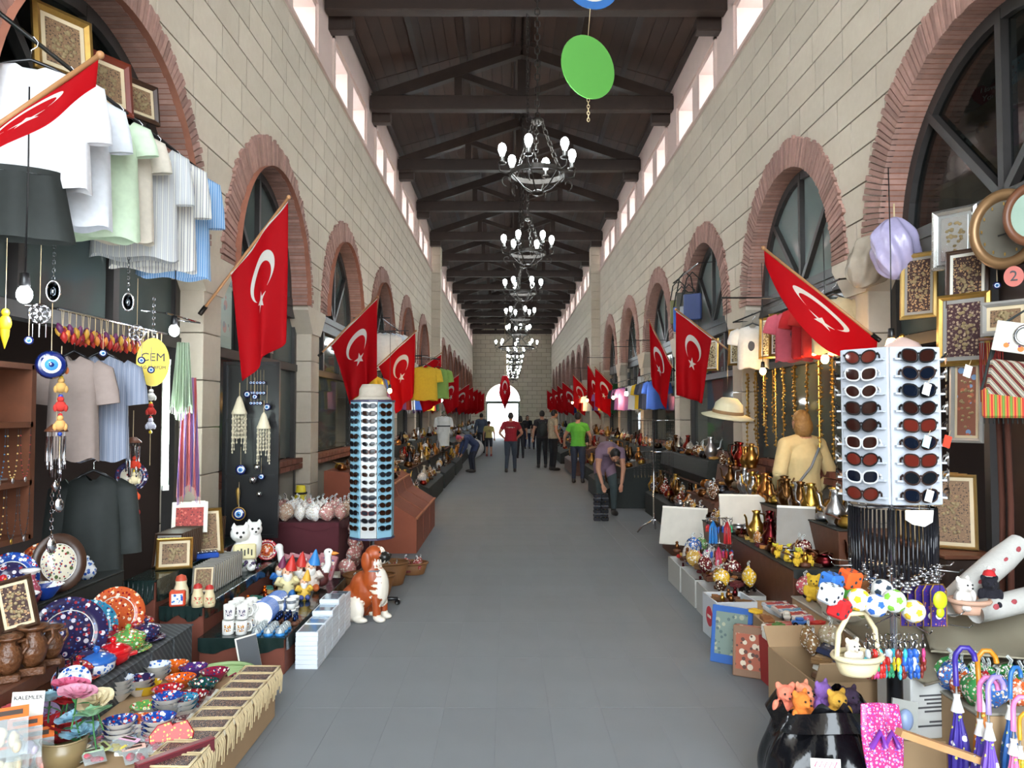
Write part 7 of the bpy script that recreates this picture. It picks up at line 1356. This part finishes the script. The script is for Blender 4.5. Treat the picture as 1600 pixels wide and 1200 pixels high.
# ------------------------------------------------------------------ second right bay: shirts, frames, gilt chains
rail((2.86, 6.7, 2.86), (2.86, 9.9, 2.86), .01, 'rail of shirts and frames across the second arch on the lamp side', mBlack, XR + .1)
for px, y, m_, c, t in ((1183, 9.05, mCloth, '#d8d4cc', 'white printed child shirt next to the stone pier'), (1258, 7.75, mCloth, '#c85a68', 'pink child shirt with a grey figure'), (1285, 7.3, mCloth, '#b81c20', 'bright red child shirt beside the pink one'), (1302, 7.05, mCloth, '#c02a24', 'red child shirt at the end of the rail'), (1318, 6.8, mCloth, '#d8c8a0', 'cream child shirt lit by the warm bulb')):
    q = V(2.84, y, 2.72); pr = shirt_kit(m_, .34, .5, .12, flare=1.05); d = MB(); d.ell((0, -.075, -.24), (.055, .012, .07), 10, 8); pr.append(Pt('print', d, M('shirt_print', '#4a4a50', .8))); place(pr, 'hanging_shirt', t, 'shirt', q, (0, 0, -.35), 1.0, 'shirts on the lamp side rail', {'shirt_body': c, 'sleeve': c})
gf = frame_kit(.24, .46, .03, mGold, mPaper, spots('tree_picture', '#c8b890', ['#3a2a1c', '#6a4a28'], 30, .7)); 
for y, rz, t in ((8.55, -.9, 'gilt framed beaded tree, nearer the stone pier'), (8.2, -.7, 'gilt framed beaded tree, nearer the pink shirt'), (9.75, -.8, 'gilt frame behind the second flag'), (11.0, -.8, 'gilt frame beyond the second stone pier'), (11.6, -.8, 'dark oblong frame beyond the second stone pier')): place(gf, 'framed_picture', t, 'picture', (2.86, y, 2.3), (-.05, 0, rz), 1.0, 'pictures on the lamp side rail')
def goldstrand(L): s_ = MB(); s_.tube([(0, 0, 0), (0, 0, -L)], .004, 4); b = MB(); n = int(L / .05); [b.ell((R.uniform(-.01, .01), R.uniform(-.01, .01), -L * (i + .5) / n), (.013, .009, .016), 6, 4) for i in range(n)]; return [Pt('string', s_, mBrass), Pt('charms', b, mGold)]
GS = [goldstrand(1.1), goldstrand(.8)]
for i in range(18): place(GS[i % 2], 'gilt_strand', 'strand of gilt charms in the warm shop window, %s from the camera' % ORD[i], 'strand', (2.93 + .05 * (i % 2), 7.0 + i * .16 + R.uniform(-.05, .05), 2.2), (0, 0, i), (1.4, 1.4, R.uniform(.7, 1.05)), 'gilt strands in the warm window')
WD = [('#4a2c1a', 'dark wooden'), ('#7a4a2a', 'brown wooden'), ('#b98a4a', 'gilt'), ('#8a5a34', 'tan')]
goods((2.12, 2.6, 5.8, 8.55), 70, 'crowded on the middle table', 'goods on the middle table', [KW, KT, KP, KE, KB], METALS + LEATH, .56, 1.15)
for i, (x, y, z, w, h, rx, rz, t) in enumerate(((1.86, 8.45, .28, .5, .42, -.35, -.5, 'white foam board leaning at the aisle side of the middle table'), (2.28, 7.5, .62, .5, .34, -.6, -.2, 'large white foam sheet lying tilted on the middle table'), (2.3, 6.3, .58, .3, .4, -.5, -.4, 'grey framed board leaning on the middle table'))): b = MB(); b.bev((0, 0, h / 2), (w, .02, h), .004); place([Pt('board', b, M('foam_white', '#c9c4b8', .7) if i < 2 else mMountG), Pt('edge_tape', MB().box((0, -.011, h - .01), (w, .003, .02)), mPaper)], 'foam_board', t, 'board', (x, y, z), (rx, 0, rz))
def hookrack(label, loc, H, cols, n=10):
    k = []; po = MB(); po.cyl((0, 0, 0), (0, 0, H), .009, 8); k.append(Pt('pole', po, mChrome)); bs = MB(); bs.lathe([(.001, 0), (.1, 0), (.1, .012), (.001, .02)], 16); k.append(Pt('base', bs, mChrome))
    for z in (H - .01, H * .62):
        for i in range(n): a = 2 * PI * i / n; h = MB(); h.tube([(0, 0, z), (.12 * math.cos(a), .12 * math.sin(a), z), (.125 * math.cos(a), .125 * math.sin(a), z + .01)], .0025, 4); k.append(Pt('hook', h, mChrome))
    place(k, 'hook_rack', label, 'display stand', loc)
    for z in (H - .012, H * .62 - .002):
        for i in range(n):
            for rr in (.06, .11): a = 2 * PI * i / n; c, w = cols[R.randrange(len(cols))]; place(KEYR, 'key_ring', '%s charm key ring on the %s' % (w, label.split(' full')[0]), 'key ring', (loc[0] + rr * math.cos(a), loc[1] + rr * math.sin(a), loc[2] + z), (0, 0, a), 1.3, 'key rings on the ' + label.split(' full')[0], {'charm': c})
hookrack('small chrome hook rack full of key rings above the white drawers', (1.93, 7.2, .13), .62, KC_)
goods((2.1, 2.3, 5.8, 6.4), 8, 'on the near end of the middle table', 'ducks and toys', [KPL], [('#d8b030', 'yellow'), ('#c8c03a', 'lime yellow')], .56, .5)
# chrome tripod rack with necklaces
tq = PZ(1022, 832, 0); k = []; po = MB(); po.cyl((0, 0, .12), (0, 0, 1.62), .014, 10); k.append(Pt('pole', po, mChrome))
for i in range(3): a = i * 2.1 + 3.4; f = MB(); f.tube([(0, 0, .2), (.05 * math.cos(a), .05 * math.sin(a), .16), (.18 * math.cos(a), .18 * math.sin(a), .1), (.26 * math.cos(a), .26 * math.sin(a), .015)], .013, 8); k.append(Pt('leg', f, mChrome))
for z in (1.6, 1.15): b = MB(); b.tube([(-.3, 0, z), (.3, 0, z)], .007, 6); b.tube([(0, -.25, z), (0, .25, z)], .007, 6); k.append(Pt('cross_arm', b, mChrome))
place(k, 'necklace_rack', 'chrome tripod rack hung with dark necklaces beside the aisle', 'display stand', (tq.x, tq.y, 0))
for z in (1.6, 1.15):
    for i in range(12): x = -.28 + .05 * i; place(NECK, 'necklace', 'dark bead necklace, %s on the %s arm of the chrome tripod rack' % (ORD[i], 'upper' if z > 1.3 else 'lower'), 'necklace', (tq.x + x, tq.y - .012, z - .005), (0, 0, PI / 2), 1.1, 'necklaces on the tripod rack', {'beads': R.choice(['#1a1614', '#3a2418', '#5a4a3a', '#2a2a30']), 'pendant': '#8a7a5a'})
place(HAT, 'brimmed_hat', 'cream brimmed cap hanging below the large flag', 'hat', P(1137, 648, 8.4), (.15, .1, 0), 1.7, None, {'crown': '#cfc8a8', 'brim': '#c4bc9c'}); b = MB(); b.tube([(0, 0, 0), (0, 0, 1.05)], .003, 4); tag(link('cord', b.mesh('cord', [mBlack]), None, P(1137, 640, 8.4) + V(0, 0, .18)), 'thin cord holding the cream cap', 'cord')
bm_ = MB(); bm_.tube([(2.3, 8.4, 2.95), (XR + .05, 8.4, 2.95)], .01, 6); tag(link('hanging_bar', bm_.mesh('hanging_bar', [mBlack])), 'short bar jutting from the wall above the cream hat', 'bar')
stepbox('goods_step', 'raised back step of the middle table crowded with metalware', 2.44, 2.64, 5.8, 8.55, .28, mDark, mWood, 'step', 0).location.z = .56
goods((2.47, 2.62, 5.85, 8.5), 34, 'on the raised step before the warm window', 'metalware on the raised step', [KE, KP, KT, KE], METALS, .84, 1.15); goods((1.66, 2.02, 6.35, 7.95), 26, 'piled over the low white crates', 'goods piled on the crates', [KW, KCAR, KC, KT], LEATH + PLC, .25, 1.25)
goods((1.6, 1.9, 4.05, 4.5), 8, 'on the books of the cardboard box', 'packets on the books', [KW, KC], [('#8a6a44', 'tan'), ('#b8a888', 'cream')], .37, 1.1); goods((2.08, 2.6, 5.2, 5.7), 16, 'between the toy tray and the wooden goods', 'toys before the wooden goods', [KCAR, KC, KPL], PLC, .39, 1.0)
for x, w, t in ((XR + 1.0, 7, 'white bulb inside the toy shop behind the big arched window'), (XL - 1.0, 4, 'added white bulb inside the clothes shop behind the arched window')): place(BC, 'light_bulb', t, 'light bulb', (x, 5.0, 4.36), group='bare bulbs'); lamp((x, 5.0, 4.2), w, (.95, 1, 1), .12)  # both bulbs are added fixtures; the clothes shop lamp only brightens its interior
goods((2.1, 2.4, 5.8, 8.5), 44, 'along the front of the middle table', 'goods along the middle table front', [KW, KT, KB, KP, KC], LEATH + METALS, .56, 1.0); goods((1.66, 2.02, 6.3, 8.0), 30, 'heaped high on the low white crates', 'goods heaped on the crates', [KW, KC, KT, KB], LEATH + PLC + METALS, .3, 1.2); goods((1.6, 2.0, 4.7, 5.3), 10, 'on the game boxes', 'packets on the game boxes', [KW, KCAR], PLC, .37, .9)
for i, (px, py, y, cs, t) in enumerate(((1098, 850, 7.0, ('#1f6ab0', '#2a7ac0'), 'bunch of blue pens hanging by the hook rack'), (1115, 815, 7.05, ('#b8243a', '#c02a5a'), 'bunch of red and pink pens hanging by the hook rack'), (1142, 850, 6.9, ('#c02028', '#a01c20'), 'bunch of red ribbons hanging by the hook rack'))):
    k = [Pt('ring', MB().torus((0, 0, .0), .012, .002, 12, 4, ax='y'), mChrome)]
    for j in range(10): a = j * .63; p_ = MB(); p_.tube([(0, 0, 0), (.03 * math.cos(a), .02 * math.sin(a), -.06), (.035 * math.cos(a), .025 * math.sin(a), -.2)], .006, 6); k.append(Pt('pen', p_, mPlas, col=cs[j % 2]))
    a = (-2.3, -1.9, -1.2)[i]; place(k, 'pen_bunch', t, 'pens', (1.93 + .118 * math.cos(a), 7.2 + .118 * math.sin(a), .725 if i != 1 else .5), (0, 0, i))
# ------------------------------------------------------------------ stalls farther down the hall
KN = [('#2a1c14', 'dark brown'), ('#5a3a20', 'brown'), ('#8a2a22', 'dark red'), ('#b98a48', 'gilt'), ('#3a3a40', 'charcoal'), ('#a8a090', 'grey white')]
GARM = [('#c8a020', 'yellow'), ('#2a4a8a', 'blue'), ('#b83a2a', 'red'), ('#3a7a4a', 'green'), ('#d8d4cc', 'white'), ('#2a2a34', 'black'), ('#8a5a9a', 'lilac')]
SHK = shirt_kit(mCloth, .42, .6, .18); SKF = cloth_hang_kit(mCloth, .3, .9, 4)
def stall(side, y0, y1, word, xa, ng, bulb=None, hang=5, tall=True):
    sx = -1 if side == 'left' else 1; xw = (XL + .12) if sx < 0 else (XR - .12); rr = random.Random(int(y0 * 10) + (side == 'left'))
    d = [(xa, 0), (xa, .34), (xa + sx * .32, .48), (xa + sx * .36, .7), (xw - sx * .25, .84), (xw - sx * .22, 1.06), (xw, 1.1), (xw, 0)]
    b = MB(); b.prism(d if sx < 0 else d, y1 - y0 - .06, 0, TR(0, (y0 + y1) / 2, 0)); e = MB(); e.box((xa + sx * .34, (y0 + y1) / 2, .7), (.05, y1 - y0 - .06, .02))
    place([Pt('stepped_body', b, mWood if rr.random() < .6 else mDark), Pt('edge_strip', e, mWood)], 'market_stall', 'dark stepped stall %s' % word, 'stall')
    def zf(x, y):
        t = abs(x - xa); W = abs(xw - xa)
        if t < .32: return .34 + .14 * t / .32
        if t < W - .25: return .7 + .14 * (t - .36) / (W - .61) if t > .36 else .7
        return 1.06 + .04 * (t - W + .22) / .22
    lo, hi = sorted((xa + sx * .05, xw - sx * .05)); goods((lo, hi, y0 + .1, y1 - .1), ng, 'on the stall ' + word, 'goods on the stall ' + word, [KW, KT, KE, KP, KC], KN + METALS, zf, 1.25, rr)
    if hang:
        zz = 2.32; xr = xw - sx * .12; m_ = MB(); m_.tube([(xr, y0 + .1, zz + .16), (xr, y1 - .1, zz + .16)], .01, 6); m_.tube([(xr, y0 + .2, zz + .16), (XL if sx < 0 else XR, y0 + .2, zz + .16)], .01, 6); tag(link('hanging_rail', m_.mesh('hanging_rail', [mIron])), 'iron rail over the stall ' + word, 'rail')
        for i in range(hang):
            c, w = GARM[rr.randrange(7)]; y = y0 + .3 + (y1 - y0 - .6) * (i + .5) / hang
            if rr.random() < .6: place(SHK, 'hanging_shirt', '%s shirt over the stall %s, %s along' % (w, word, ORD[i]), 'shirt', (xr, y, zz), (0, 0, -sx * .5), .9, 'shirts over the stall ' + word, {'shirt_body': c, 'sleeve': c})
            else: place(SKF, 'scarf', '%s scarf over the stall %s, %s along' % (w, word, ORD[i]), 'scarf', (xr, y, zz + .15), (0, 0, -sx * .5), .8, 'scarves over the stall ' + word, {'*': c})
    if bulb:
        wm = bulb == 'warm'; q = V(xa + sx * .45, y0 + .6, 2.05); h = 1.22 if wm else 1.02; a = MB(); a.tube([(0, 0, h), (xw + sx * .14 - q.x, 0, h)], .008, 5)
        place((BYs if wm else BCs) + [Pt('bracket', a, mBlack)], 'light_bulb', '%s bulb over the stall %s' % (bulb, word), 'light bulb', q, group='bare bulbs'); lamp(q, 10 if wm else 8, WARM if wm else COOL, .07)
stall('right', 8.75, 10.0, 'just past the middle table', 1.95, 40, None, 0); stall('right', 10.4, 13.6, 'behind the chrome tripod rack', 2.36, 60, None, 0); stall('right', 14.0, 17.3, 'beyond the stooping man', 1.75, 56, 'cool', 6); stall('right', 17.7, 20.9, 'beside the man in green', 2.0, 50, 'warm', 4); stall('right', 21.3, 24.6, 'past the man in the checked shirt', 1.75, 40, 'warm', 5)
stall('left', 12.2, 13.8, 'beyond the terracotta displays', -1.5, 40, 'warm', 4); stall('left', 14.2, 17.4, 'under the yellow hanging shirts', -1.45, 56, 'warm', 6); stall('left', 17.8, 21.1, 'below the third flag of the far row', -1.45, 48, 'cool', 5); stall('left', 21.5, 24.6, 'before the white costume', -1.45, 36, 'cool', 5)
for i, y in enumerate((26.4, 31.2, 36.0, 40.8, 45.6)):
    stall('left', y, y + 4.4, '%s past the boy' % ORD[i], -1.55, 16, None, 6); stall('right', y, y + 4.4, '%s past the checked man' % ORD[i], 1.75, 16, 'warm' if i == 0 else None, 6)
# bags hung in the third right arch, hanging garments named in the photo
for i, (dy, dz, c, t) in enumerate(((0, .5, '#2a3a6a', 'navy'), (.25, .35, '#8a8a90', 'grey'), (.5, .6, '#3a3428', 'olive brown'), (.75, .4, '#2a5ab0', 'bright blue'), (1.0, .55, '#6a6a3a', 'khaki'), (.4, .0, '#2a2a30', 'black'))): place(wovenbag(M('nylon', None, .5), .24, .34), 'shoulder_bag', '%s shoulder bag hung across the third arch above the flags' % t, 'bag', (2.84, 12.0 + dy, 3.05 + dz), (0, 0, -.6), 1.2, 'bags in the third arch', {'bag_body': c})
rail((2.84, 11.6, 3.95), (2.84, 13.4, 3.95), .01, 'rail of shoulder bags across the third arch', mBlack, XR + .1)
place(SHK, 'hanging_shirt', 'bright yellow shirt hanging in front of the red flag', 'shirt', P(664, 572, 16.4), (0, 0, .4), 1.2, None, {'shirt_body': '#c8a428', 'sleeve': '#c8a428'}); place(SHK, 'hanging_shirt', 'light green shirt hanging behind the bright yellow one', 'shirt', P(684, 575, 16.9), (0, 0, .4), 1.1, None, {'shirt_body': '#7a9a4a', 'sleeve': '#7a9a4a'})
rail((-1.80, 16.1, 2.88), (-1.50, 17.0, 2.88), .01, 'rail reaching out over the stalls with the bright yellow shirt')
for px, c, w in ((600, '#d8d4cc', 'white'), (608, '#c8d0d8', 'pale blue'), (614, '#d8d8d4', 'pale grey')): place(SHK, 'hanging_shirt', '%s shirt hung in the fourth arch above the flags' % w, 'shirt', PX(px, 520, -2.42), (0, 0, .5), 1.2, 'shirts in the fourth arch', {'shirt_body': c, 'sleeve': c})
rail((-2.42, 14.9, 3.52), (-2.42, 17.0, 3.52), .01, 'rail of pale shirts across the fourth arch')
ck = shirt_kit(mCloth, .4, .55, .25); ck.append(Pt('black_belt', MB().lathe([(.225, -.34), (.225, -.30)], 20, 0, Matrix.Diagonal((1, .42, 1, 1))), mDark)); ck.append(Pt('trousers', MB().lathe([(.2, -.5), (.19, -.95)], 16, 0, Matrix.Diagonal((1, .45, 1, 1))), mCloth)); place(ck, 'white_costume', 'white child costume with a black belt hanging over the far stalls', 'costume', P(693, 650, 21.2), (0, 0, .3), .85, None, {'*': '#d8d8d4'})
bw = MB(); bw.grid(lambda u, v: Vector((.35 * math.sin(PI * v) ** .6 * math.cos(2 * PI * u), .3 * math.sin(PI * v) ** .6 * math.sin(2 * PI * u), .75 * v)), 20, 10); q = PZ(742, 716, 0); place([Pt('sack', bw, M('white_sack', '#c8c8c6', .6)), Pt('tie', MB().torus((0, 0, .7), .1, .02, 12, 5), mRope)], 'white_sack', 'large white sack on the floor beside the boy in yellow', 'sack', (q.x, q.y, 0))
pr_ = [(Vector((0, 0, 0)))]; hm = MB(); 
def pen(u, v): w = .62 * (math.sin(PI * min(1, v * .62 + .12)) ** .9) * (1 - max(0, v - .55) * 1.9) ; return Vector((w * (u - .5) * 2 * .55, .05 * math.sin(6 * u), -1.9 * v))
hm.grid(pen, 20, 24); 
for f in range(len(hm.uv)): hm.uv[f] = [(a, b * 1.05) for a, b in hm.uv[f]]
q = P(789, 586, 44); t = place([Pt('cloth', shell(hm, .004), mFlag), Pt('cord', MB().tube([(0, 0, 0), (0, 0, 8.5 - q.z)], .01, 5), mRope)], 'hanging_pennant', 'pointed red pennant with crescent and star before the bright archway', 'flag', q, (0, 0, 0), 1.0)

# ------------------------------------------------------------------ people
def person(label, loc, rz, H=1.75, shirt='#8a2028', trou='#2a3242', hair='#1a1412', shoe='#1a1614', pose=None, sleeve=.5, shorts=False, vox=.012, build=1.0, extra=(), skin='#b98468', longhair=False, hrot=0.):
    J = dict(pelvis=(0, 0, .96), chest=(0, 0, 1.28), neck=(0, 0, 1.46), head=(0, -.02, 1.62), shL=(.185, 0, 1.40), elL=(.26, .02, 1.12), wrL=(.27, -.08, .89), shR=(-.185, 0, 1.40), elR=(-.26, .02, 1.12), wrR=(-.27, -.08, .89), hipL=(.09, 0, .93), knL=(.10, -.02, .50), anL=(.11, .02, .08), hipR=(-.09, 0, .93), knR=(-.10, -.02, .50), anR=(-.11, .02, .08))
    if pose: J.update(pose)
    J = {k: Vector(v) for k, v in J.items()}; b = MB(); w = build
    def seg(a, c, r0, r1, mi, n=12, k=5): b.tube([J[a].lerp(J[c], i / k) if isinstance(a, str) else a.lerp(c, i / k) for i in range(k + 1)], [r0 + (r1 - r0) * i / k for i in range(k + 1)], n, mi)
    # torso, oval in section
    t = MB(); d = J['neck'] - J['pelvis']; t.tube([J['pelvis'] - d.normalized() * .1, J['pelvis'], J['pelvis'].lerp(J['chest'], .5), J['chest'], J['chest'].lerp(J['neck'], .6), J['neck']], [.07 * w, .118 * w, .108 * w, .128 * w, .10 * w, .05], 14, 1); b.add([(x * 1.38, y, z) for x, y, z in t.v], t.f, 1)
    b.ell(tuple(J['pelvis'] - Vector((0, 0, .02))), (.16 * w, .12 * w, .12), 14, 10, 2)
    b.tube([J['shR'], J['shR'].lerp(J['shL'], .5) + Vector((0, 0, .02)), J['shL']], [.062 * w, .085 * w, .062 * w], 12, 1)
    seg('neck', 'head', .052, .05, 0); h = J['head']; HT = TR(*h) @ rotm(hrot, 0, 0) @ TR(*-h); b.ell(tuple(h), (.075, .092, .112), 16, 12, 0, HT); b.ell((h.x, h.y - .09, h.z - .015), (.014, .022, .02), 8, 6, 0, HT)
    for s_ in (-1, 1): b.ell((h.x + s_ * .077, h.y + .01, h.z - .005), (.012, .022, .03), 8, 6, 0, HT)
    for s_ in 'LR':
        b.ell(tuple(J['sh' + s_]), .062 * w, 12, 8, 1); em = J['sh' + s_].lerp(J['el' + s_], sleeve if sleeve < 1 else 1); b.tube([J['sh' + s_], em], [.058 * w, .052 * w], 12, 1); seg(em, J['el' + s_], .046, .042, 0 if sleeve < 1 else 1); seg('el' + s_, 'wr' + s_, .041, .028, 0 if sleeve < 1.5 else 1)
        f = (J['wr' + s_] - J['el' + s_]).normalized(); p = J['wr' + s_] + f * .05; b.ell(tuple(p), (.034, .026, .045), 10, 8, 0); sd = 1 if s_ == 'L' else -1
        for q_ in range(4): a = p + f * .035 + Vector(((q_ - 1.5) * .017, 0, 0)); L = (.06, .072, .068, .05)[q_]; b.tube([a, a + f * L * .55, a + f * L * .95 + Vector((0, -.022, 0))], [.0095, .009, .008], 7, 0)
        b.tube([p + Vector((-sd * .025, -.005, .0)), p + Vector((-sd * .045, -.02, 0)) + f * .03, p + Vector((-sd * .042, -.03, 0)) + f * .055], [.012, .01, .009], 7, 0)
        seg('hip' + s_, 'kn' + s_, .092 * w, .062 * w, 2); seg('kn' + s_, 'an' + s_, .058, .04, 0 if shorts else 2); b.ell(tuple(J['kn' + s_]), .06, 10, 8, 2); a = J['an' + s_]; b.ell((a.x, a.y - .07, a.z - .04), (.048, .13, .045), 12, 8, 3); b.ell((a.x, a.y, a.z - .02), (.042, .05, .06), 10, 8, 3)
    fz = fuse(b, vox, 3); pv, dn = J['pelvis'], d.normalized()
    for i, f in enumerate(fz.f):      # one clean hem where shirt meets trousers
        if fz.m[i] in (1, 2):
            c = sum((Vector(fz.v[k]) for k in f), Vector()) / len(f) - pv
            if c.length < .27 and abs(c.x) < .2 * w: fz.m[i] = 1 if c.dot(dn) > -.05 else 2
    cap = MB(); hd = h; cap.ell((hd.x, hd.y + .018, hd.z + .022), (.084, .095, .107), 16, 12)
    cap.f = [f for f in cap.f if not (sum(cap.v[k][1] for k in f) / 4 < hd.y - .045 and sum(cap.v[k][2] for k in f) / 4 < hd.z + .05) and sum(cap.v[k][2] for k in f) / 4 > hd.z - (.2 if longhair else .07)]; n = len(cap.f); cap.m = [0] * n; cap.s = [True] * n; cap.uv = [None] * n
    if longhair: cap.ell((hd.x, hd.y + .045, hd.z - .045), (.098, .078, .115), 16, 12)
    e = MB()
    for s_ in (-1, 1): e.ell((h.x + s_ * .03, h.y - .083, h.z + .01), (.012, .008, .008), 8, 6)
    for q_ in (cap, e): q_.v = [tuple(HT @ Vector(v)) for v in q_.v]
    sh = M('shirt_' + shirt.strip('#'), shirt, .9, var=.12, scale=20) if shirt.startswith('#') else _mats[shirt]
    kit = [Pt('body', fz, *[M('skin_' + skin.strip('#'), skin, .6, var=.05)] * 4), Pt('hair', cap, M('hair_' + hair.strip('#'), hair, .6, var=.35, scale=45, bmp=.6)), Pt('eyes', e, mDogK), Pt('shirt', skinof(fz, (1,), .010), sh), Pt('trousers', skinof(fz, (2,), .009), M('trousers_' + trou.strip('#'), trou, .9, var=.15, scale=20)), Pt('shoes', skinof(fz, (3,), .006), M('shoe_' + shoe.strip('#'), shoe, .5))] + list(extra)
    return place(kit, 'person', label, 'person', loc, (0, 0, rz), H / 1.75)
def fl_(px, py): q = PZ(px, py, 0); return (q.x, q.y, 0)
stp = MB(); stp.lathe([(.185, 1.27), (.183, 1.31)], 20, 0, Matrix.Diagonal((1, .78, 1, 1))); stp2 = MB(); stp2.lathe([(.187, 1.315), (.186, 1.325)], 20, 0, Matrix.Diagonal((1, .78, 1, 1)))
person('man in a dark red shirt with a white chest band walking down the aisle', fl_(798, 738), PI, 1.74, '#8e1624', '#39424e', '#241a16', '#2a2420', dict(elL=(.33, .0, 1.14), wrL=(.2, -.16, 1.0), elR=(-.33, .0, 1.14), wrR=(-.2, -.16, 1.0), anL=(.13, .06, .08), anR=(-.12, -.08, .08), knR=(-.11, -.08, .5)), .75, build=1.08, extra=[Pt('white_band', stp, mPaper), Pt('black_band', stp2, mBlack)])
nt_ = text_mb('10', .17, 0, TR(0, .175, 1.24) @ rotm(0, 0, PI)); person('boy in a pale yellow shirt numbered 10 and dark shorts', fl_(764, 713), PI, 1.42, '#b8a868', '#20222a', '#2a1c14', '#8a2a24', None, .8, True, extra=[Pt('shirt_number', nt_, M('navy_number', '#1a1e3a', .8))])
bpk = MB(); bpk.ell((0, .2, 1.18), (.15, .1, .22), 14, 10); stn = MB(); stn.tube([(.1, -.13, 1.2), (.11, .0, 1.44), (.1, .16, 1.36)], .018, 6); stn.tube([(-.1, -.13, 1.2), (-.11, .0, 1.44), (-.1, .16, 1.36)], .018, 6)
person('man in dark clothes with a dark backpack standing beside the checked shirt', fl_(847, 731), PI + .1, 1.80, '#2a2628', '#17181c', '#15100e', '#15120f', None, .6, extra=[Pt('backpack', bpk, mDark), Pt('straps', stn, mDark)])
spots('checked_shirt', '#a89a80', ['#7a6a58', '#c0b49c'], 30, .9); person('man in a beige checked shirt looking over a stall', fl_(864, 735), PI - 1.2, 1.84, 'checked_shirt', '#15151a', '#15100e', '#15120f', dict(head=(0, -.06, 1.60), wrL=(.25, -.14, .92)), .6, build=1.05)
person('man in a bright green shirt behind the metalware', (1.70, 19.2, 0), PI - .2, 1.74, '#5fae3a', '#2a3040', '#1c1410', '#2a2420', dict(elL=(.33, -.02, 1.15), wrL=(.36, -.16, .98), elR=(-.3, -.02, 1.14), wrR=(-.28, -.18, .98)), .6, build=1.08)
person('man in a mauve shirt stooping with both arms to the floor goods', fl_(950, 806), .15, 1.74, '#7a6272', '#3a4444', '#14100e', '#1c1814', dict(pelvis=(0, .22, .88), chest=(0, -.02, 1.12), neck=(0, -.22, 1.10), head=(.02, -.36, 1.02), shL=(.185, -.14, 1.08), elL=(.21, -.2, .8), wrL=(.16, -.26, .56), shR=(-.185, -.14, 1.08), elR=(-.22, -.2, .8), wrR=(-.17, -.26, .56), hipL=(.09, .22, .86), hipR=(-.09, .22, .86), knL=(.12, .06, .47), knR=(-.12, .06, .47), anL=(.13, .12, .08), anR=(-.13, .12, .08)), .55, vox=.010, build=1.05, hrot=.95)
stw = MB(); stw.tube([(-.1, .14, 1.4), (.02, .17, 1.2), (.17, .1, .98)], .012, 6)
person('woman with a blonde bob and a cream jumper standing among the gilt strands', (2.86, 7.62, 0), PI + .25, 1.74, '#cdb684', '#3a3030', '#8a6636', '#3a2a20', dict(elL=(.3, .06, 1.12), wrL=(.24, -.12, .98), elR=(-.31, .02, 1.12), wrR=(-.27, -.14, .93)), 1.6, vox=.010, build=1.12, longhair=True, extra=[Pt('bag_strap', stw, M('grey_strap', '#7a7f84', .7))])
person('woman in a black top and jeans with a pale bag far down the aisle', fl_(824, 701), .1, 1.62, '#1c1c22', '#26304a', '#15100e', '#1a1614', None, .8, longhair=True, extra=[Pt('pale_bag', MB().bev((.12, -.16, .92), (.24, .12, .22), .03), mPaper)])
person('child in dark clothes beside the woman with the pale bag', fl_(837, 702), .0, 1.40, '#2a2026', '#20243a', '#15100e', '#1a1614', None, .8)
person('woman in a black top partly hidden by the man in red', fl_(813, 716), PI, 1.62, '#17161a', '#22242c', '#15100e', '#1a1614', None, .8, longhair=True)
person('person in slate blue with a dark bag beyond the boy in yellow', fl_(752, 708), PI, 1.72, '#3f4a5c', '#22242c', '#15100e', '#1a1614', None, 1.6)
person('person in navy stooping over the left stalls with a pink headscarf', fl_(733, 738), -1.2, 1.6, '#2f3a5a', '#2a2e3a', '#b83a58', '#2a2420', dict(pelvis=(0, .22, .86), chest=(0, -.02, 1.08), neck=(0, -.2, 1.08), head=(0, -.34, 1.05), shL=(.185, -.12, 1.06), elL=(.21, -.2, .78), wrL=(.16, -.28, .6), shR=(-.185, -.12, 1.06), elR=(-.22, -.2, .78), wrR=(-.17, -.28, .6), hipL=(.09, .22, .84), hipR=(-.09, .22, .84), knL=(.12, .08, .46), knR=(-.12, .08, .46), anL=(.13, .12, .08), anR=(-.13, .12, .08)), 1.6, hrot=.8)
for i, (x, c, w) in enumerate(((1.52, '#1a1a1e', 'black'), (1.40, '#24242a', 'charcoal'))):
    for k in range(7): place(WALLET, 'shoe_box_goods', '%s box in the pile under the stooping man, %s up' % (w, ORD[k]), 'box', (x + .0, 12.45, k * .062), (0, 0, R.uniform(-.15, .15)), (1.1, 1.6, 1.9), 'pile under the stooping man', {'pouch_body': c, 'flap': '#6a6a70' if k % 2 else c})
